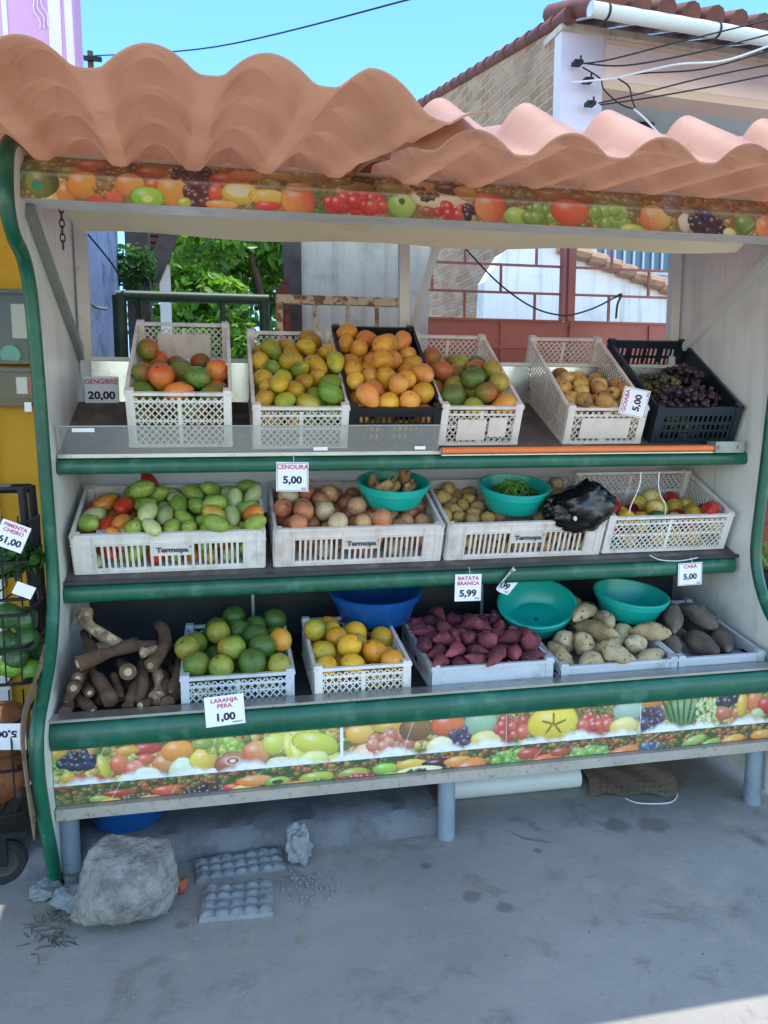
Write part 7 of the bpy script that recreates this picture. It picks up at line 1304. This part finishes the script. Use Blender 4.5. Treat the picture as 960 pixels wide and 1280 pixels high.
    nm(60, 1120, (.055, .05, .035), 'grey concrete lump left of the boulder, farther left one', M['pulp'], 11); nm(88, 1132, (.07, .055, .032), 'grey concrete lump touching the boulder side', M['pulp'], 12); nm(72, 1104, (.04, .03, .025), 'small reddish stone by the left leg', M['brick_red'], 13); nm(92, 1106, (.035, .03, .025), 'small brown stone right of the reddish one', M['stone'], 14); nm(226, 1116, (.02, .03, .03), 'reddish brick bit on the right side of boulder', M['brick_red'], 15)
    mb = MB(); tints = []
    for i in range(90):
        a_ = rnd.uniform(0, 6.28); q = math.sqrt(rnd.random()); p = atz(385+40*q*math.cos(a_), 1108+22*q*math.sin(a_), 0); r = rnd.uniform(.002, .007); mb.add([p+Vector((r*v[0], r*v[1], r*.7*(v[2]+.7))) for v in BASE6.v], BASE6.f)
    for i in range(60):
        a_ = rnd.uniform(0, 6.28); q = math.sqrt(rnd.random()); p = atz(300+95*q*math.cos(a_), 1132+34*q*math.sin(a_), 0); r = rnd.uniform(.0015, .005); mb.add([p+Vector((r*v[0], r*v[1], r*.7*(v[2]+.7))) for v in BASE6.v], BASE6.f)
    for i in range(480):
        p = Vector((rnd.uniform(-.9, 2.3), rnd.uniform(1.65, 2.48), 0)); r = rnd.uniform(.001, .0035); mb.add([p+Vector((r*v[0], r*v[1], r*.7*(v[2]+.7))) for v in BASE6.v], BASE6.f)
    tag(obj('gravel_crumbs', mb, M['rubble']), 'scattered grey crumbs and grit on the pavement', 'gravel', kind='stuff')
    mb = MB(); tints = []
    for i in range(70):
        p = atz(rnd.gauss(66, 14), rnd.gauss(1165, 16), 0); d = Vector((rnd.gauss(0, 1), rnd.gauss(0, 1), rnd.uniform(.02, .3))).normalized(); L = rnd.uniform(.02, .06); s = d.orthogonal().normalized()*.003; mb.add([p-s, p+s, p+d*L], [(0, 1, 2)]); tints.append(rnd.uniform(0, .6))
    wd_ = leaf_obj('dry_weed', mb, tints, M['leaf_dry']); tag(wd_, 'tuft of dry weed growing in the pavement crack at left', 'weed', kind='stuff')
    p = at(140, 1062, 2.70); c = Vector((-.37, 2.68, 0)); o = thing('blue_basin', 'bright blue plastic basin standing under the left end of stall', 'basin', c+Vector((0, 0, .096))); mb = MB(); mb.lathe([(.001, 0), (.12, 0), (.15, .10), (.157, .10), (.160, .094), (.148, .09), (.126, -.0), (.001, .006)][0:5]+[(.146, .098), (.118, .006), (.001, .005)], 36); obj('basin', mb, M['blue'], o, smooth=True)
    mb = MB(); a, b = Vector((.80, 2.74, .046)), Vector((1.36, 2.735, .046)); mb.tube([a, b], .046, 20); tag(obj('pipe_offcut', mb, M['gutter'], smooth=True), 'white plastic pipe lying under the right half of stall', 'pipe')
    mb = MB()
    def cardf(u, v):
        q = atz(735+110*u, 998-32*v-6*u*(1-u), 0); return (q.x+.02*math.sin(v*5), q.y+.10*v, .006+.05*abs(u-.35)*v+.012*math.sin(u*7+v*3)**2)
    mb.grid(14, 8, cardf); tag(obj('cardboard', mb, M['card']), 'flattened brown cardboard sheet beside the white pipe', 'cardboard')
    mb = MB(); mb.tube(catmull3([atz(782, 998, .004), atz(800, 1004, .004), atz(838, 1003, .004), atz(845, 990, .004), atz(815, 985, .004)], 6), .0025, 5); tag(obj('wire_loop', mb, M['cable_white'], smooth=True), 'thin white wire loop on the ground by the cardboard', 'wire')
    mb = MB(); p = atz(375, 1176, 0); mb.bar(p+Vector((-.004, -.018, .003)), p+Vector((.004, .018, .003)), .007, .004, (0, 0, 1)); tag(obj('twig', mb, M['twine']), 'tiny pale twig lying alone on the pavement', 'twig')
    # extra strands tied to the stall's left edge
    mb = MB(); rnd = random.Random(14)
    for i in range(7):
        o_ = i*.004; pts = [at(68+i*.8, 800+i*3, 2.56-o_), at(52-i*.5, 860, 2.42-o_), at(42-i*.6, 905, 2.27-o_), at(44-i*.3, 960, 2.285-o_), at(54, 1010+i*6, 2.33-o_)]
        mb.tube(catmull3([p+Vector((-.022, -.012, 0)) for p in pts], 6), .0045-.0003*i, 6)
    tag(obj('rope_bundle', mb, M['dry_bark'], smooth=True), 'frayed brown rope strands running down the left green edge', 'rope')
    # hanging chain
    ch = thing('chain', 'short dark steel chain hanging inside the left side panel', 'chain', at(76, 255, 2.55)); t0 = at(76, 252, 2.56); mb = MB()
    for i in range(7):
        c = t0-Vector((0, 0, .021*i)); ax = i % 2; pts = []
        for k in range(13):
            a_ = 2*PI*k/12; d = .007*math.cos(a_); h = .014*math.sin(a_); pts.append(c+Vector((d if ax else 0, 0 if ax else d, h)))
        mb.tube(pts, .0022, 6, False)
    obj('links', mb, M['black_chain'], ch, True, True)
    # orange rod lying on the top shelf edge guide
    mb = MB(); mb.tube([(.765, 2.684, 1.3665), (1.865, 2.684, 1.3665)], .0125, 14); tag(obj('orange_rod', mb, M['orange_rod'], smooth=True), 'long orange rod lying along the front of the top shelf', 'rod')
    # white cords hanging in front of the pepper crate
    for (c, w) in (([(801, 590), (800, 604), (795, 618), (788, 634), (786, 646)], 'left'), ([(824, 590), (823, 606), (826, 620), (832, 632), (830, 650), (826, 668)], 'right')):
        mb = MB(); mb.tube(catmull3([at(x, y, 2.735) for x, y in c], 5), .0025, 6); tag(obj('hanging_string', mb, M['cable_white'], smooth=True), f'thin white string dangling over the pepper crate, {w} one', 'string', 'white strings over the peppers')
    mb = MB(); mb.tube(catmull3([at(812, 694, 2.683), at(826, 700, 2.68), at(850, 701, 2.68), at(872, 697, 2.682)], 5), .002, 5); tag(obj('tied_string', mb, M['cable_white'], smooth=True), 'white string strung along the right end of middle rail', 'string')
BASE6 = uvs(5, 4, lambda u: u)

# ---------------------------------------------------------------- light, camera
def build_light():
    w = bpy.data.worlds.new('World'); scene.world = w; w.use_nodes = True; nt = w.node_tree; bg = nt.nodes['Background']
    sky = nt.nodes.new('ShaderNodeTexSky'); sky.sky_type = 'NISHITA'; sky.sun_disc = False
    d = Vector((.02, .008, 1)).normalized()          # towards the sun: high, slightly behind the photographer and to the left
    el = math.asin(d.z); az = math.atan2(d.x, d.y)
    sky.sun_elevation = el; sky.sun_rotation = az; sky.air_density = 1.0; sky.dust_density = .35; sky.ozone_density = 1.3; sky.altitude = 60
    hs = nt.nodes.new('ShaderNodeHueSaturation'); hs.inputs['Saturation'].default_value = SKY_SAT; hs.inputs['Hue'].default_value = .496; nt.links.new(sky.outputs[0], hs.inputs['Color'])
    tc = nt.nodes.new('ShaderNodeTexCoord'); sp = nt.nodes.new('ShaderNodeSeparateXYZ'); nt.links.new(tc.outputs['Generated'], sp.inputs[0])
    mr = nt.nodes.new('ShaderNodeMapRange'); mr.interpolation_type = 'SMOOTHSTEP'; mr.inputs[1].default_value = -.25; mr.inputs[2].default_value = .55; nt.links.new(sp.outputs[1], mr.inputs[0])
    fill_tint = nt.nodes.new('ShaderNodeMix'); fill_tint.data_type = 'RGBA'; fill_tint.inputs[6].default_value = (1.34, 1.24, 1.12, 1); fill_tint.inputs[7].default_value = (.50, .70, 1.0, 1); nt.links.new(mr.outputs[0], fill_tint.inputs[0])   # direction tint added to the sky: warm fill behind the camera, deeper blue ahead
    ml = nt.nodes.new('ShaderNodeMix'); ml.data_type = 'RGBA'; ml.blend_type = 'MULTIPLY'; ml.inputs[0].default_value = 1; nt.links.new(hs.outputs[0], ml.inputs[6]); nt.links.new(fill_tint.outputs[2], ml.inputs[7]); nt.links.new(ml.outputs[2], bg.inputs[0]); bg.inputs[1].default_value = SKY
    s = bpy.data.lights.new('Sun', 'SUN'); s.energy = SUN; s.angle = R(.53); s.color = (1, .955, .88); o = bpy.data.objects.new('Sun', s); COL.objects.link(o); o.rotation_euler = (-d).to_track_quat('-Z', 'Y').to_euler(); o.location = (0, 0, 12)
def build_camera():
    c = bpy.data.cameras.new('Camera'); o = bpy.data.objects.new('Camera', c); COL.objects.link(o); o.location = EYE
    o.rotation_euler = (R(90)-PIT, 0, -YAW); c.sensor_fit = 'VERTICAL'; c.sensor_height = 36; c.lens = FPX/1280*36; c.clip_end = 500; c.clip_start = .05; scene.camera = o
    vs = scene.view_settings; vs.view_transform = 'Standard'; vs.look = 'None'; vs.exposure = 0; vs.gamma = 1
    scene.render.film_transparent = False
    try: scene.cycles.max_bounces = 8; scene.cycles.diffuse_bounces = 4; scene.cycles.transparent_max_bounces = 12; scene.cycles.use_denoising = True
    except Exception: pass
SKY, SUN, SKY_SAT = .52, 6.0, 1.12

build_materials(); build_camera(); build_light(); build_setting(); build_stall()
G = 'produce crates on the stall'
crate('c1', 'lattice', M['crate_white'], 'lattice_crate', 'leftmost white lattice crate on the top shelf, holding green and red mangoes', G)
crate('c2', 'lattice', M['crate_white'], 'lattice_crate', 'white lattice crate heaped with small spotted yellow mangoes', G)
crate('c3', 'dark', M['crate_black'], 'slatted_crate', 'black slatted crate heaped with smooth orange mangoes', G)
crate('c4', 'lattice', M['crate_pink'], 'lattice_crate', 'white lattice crate of dark green mangoes right of the black crate', G)
crate('c5', 'lattice', M['crate_pink'], 'lattice_crate', 'white lattice crate of pale guavas, second from right on the top shelf', G)
crate('c6', 'dark', M['crate_navy'], 'slatted_crate', 'dark blue slatted crate of grapes at the right end of top shelf', G)
crate('t', 'slots', M['crate_white'], 'slotted_crate', 'white slotted crate heaped with green and red plum tomatoes', G)
crate('o', 'slots', M['crate_pink'], 'slotted_crate', 'white slotted crate of onions in the middle of the middle shelf', G)
crate('p', 'slots', M['crate_pink'], 'slotted_crate', 'white slotted crate of potatoes under the black plastic bag', G)
crate('pp', 'lattice', M['crate_white'], 'lattice_crate', 'low white lattice crate of red and yellow peppers on middle shelf', G)
crate('og', 'lattice', M['crate_blueish'], 'lattice_crate', 'low white lattice crate heaped with green oranges beside the cassava', G)
crate('y', 'lattice', M['crate_white'], 'lattice_crate', 'low white lattice crate of yellow oranges under the blue basin', G)
crate('s', 'solid', M['crate_blueish'], 'solid_crate', 'shallow pale crate full of purple sweet potatoes', G)
crate('ym', 'solid', M['crate_blueish'], 'solid_crate', 'shallow pale grey crate of cream coloured yams under two teal bowls', G)
crate('ca', 'solid', M['crate_blueish'], 'solid_crate', 'shallow grey crate of dark yams at the right end of bottom shelf', G)
for o in [q for q in scene.objects if q.name.startswith('slotted_crate')]:
    W = {'tom': .645}.get(o['label'][:3], o and .63); hh = .15
    mb = MB(); text_into(mb, 'Termopa', .027, .005, .0885, -.0052, .0011, 1.12, space=.95); text_into(mb, '®', .011, .066, .099, -.0052, .0003)
    L = obj('logo', mb, M['ink_grey'], o)
for key, x0, x1, z0, z1, dot in (('c4', -.09, .02, .022, .105, 0), ('c4', .03, .10, .035, .112, 0), ('c5', -.10, .10, .024, .108, 1)):
    o = [q for q in scene.objects if q.get('category') == 'crate' and abs(q.location.x-CR[key][0]) < 1e-3][0]
    mb = MB(); mb.box(x0, x1, -.0038, -.0030, z0, z1); obj('paper_label', mb, M['sticker'], o)
    if dot: mb = MB(); mb.lathe([(.001, 0), (.009, 0), (.009, -.001)], 16, Matrix.Translation((.143, -.0075, .118)) @ Euler((R(90), 0, 0)).to_matrix().to_4x4()); obj('green_dot', mb, M['green_dot'], o)
o = [q for q in scene.objects if q.get('category') == 'crate' and abs(q.location.x-CR['c1'][0]) < 1e-3][0]
mb = MB(); mb.box(-.10, .10, .523, .527, .13, .235); obj('solid_plate', mb, M['crate_pink'], o)
place_produce(DATA)
build_cassava(); build_bowls(); crumpled_bag(); build_tags(); build_cart()
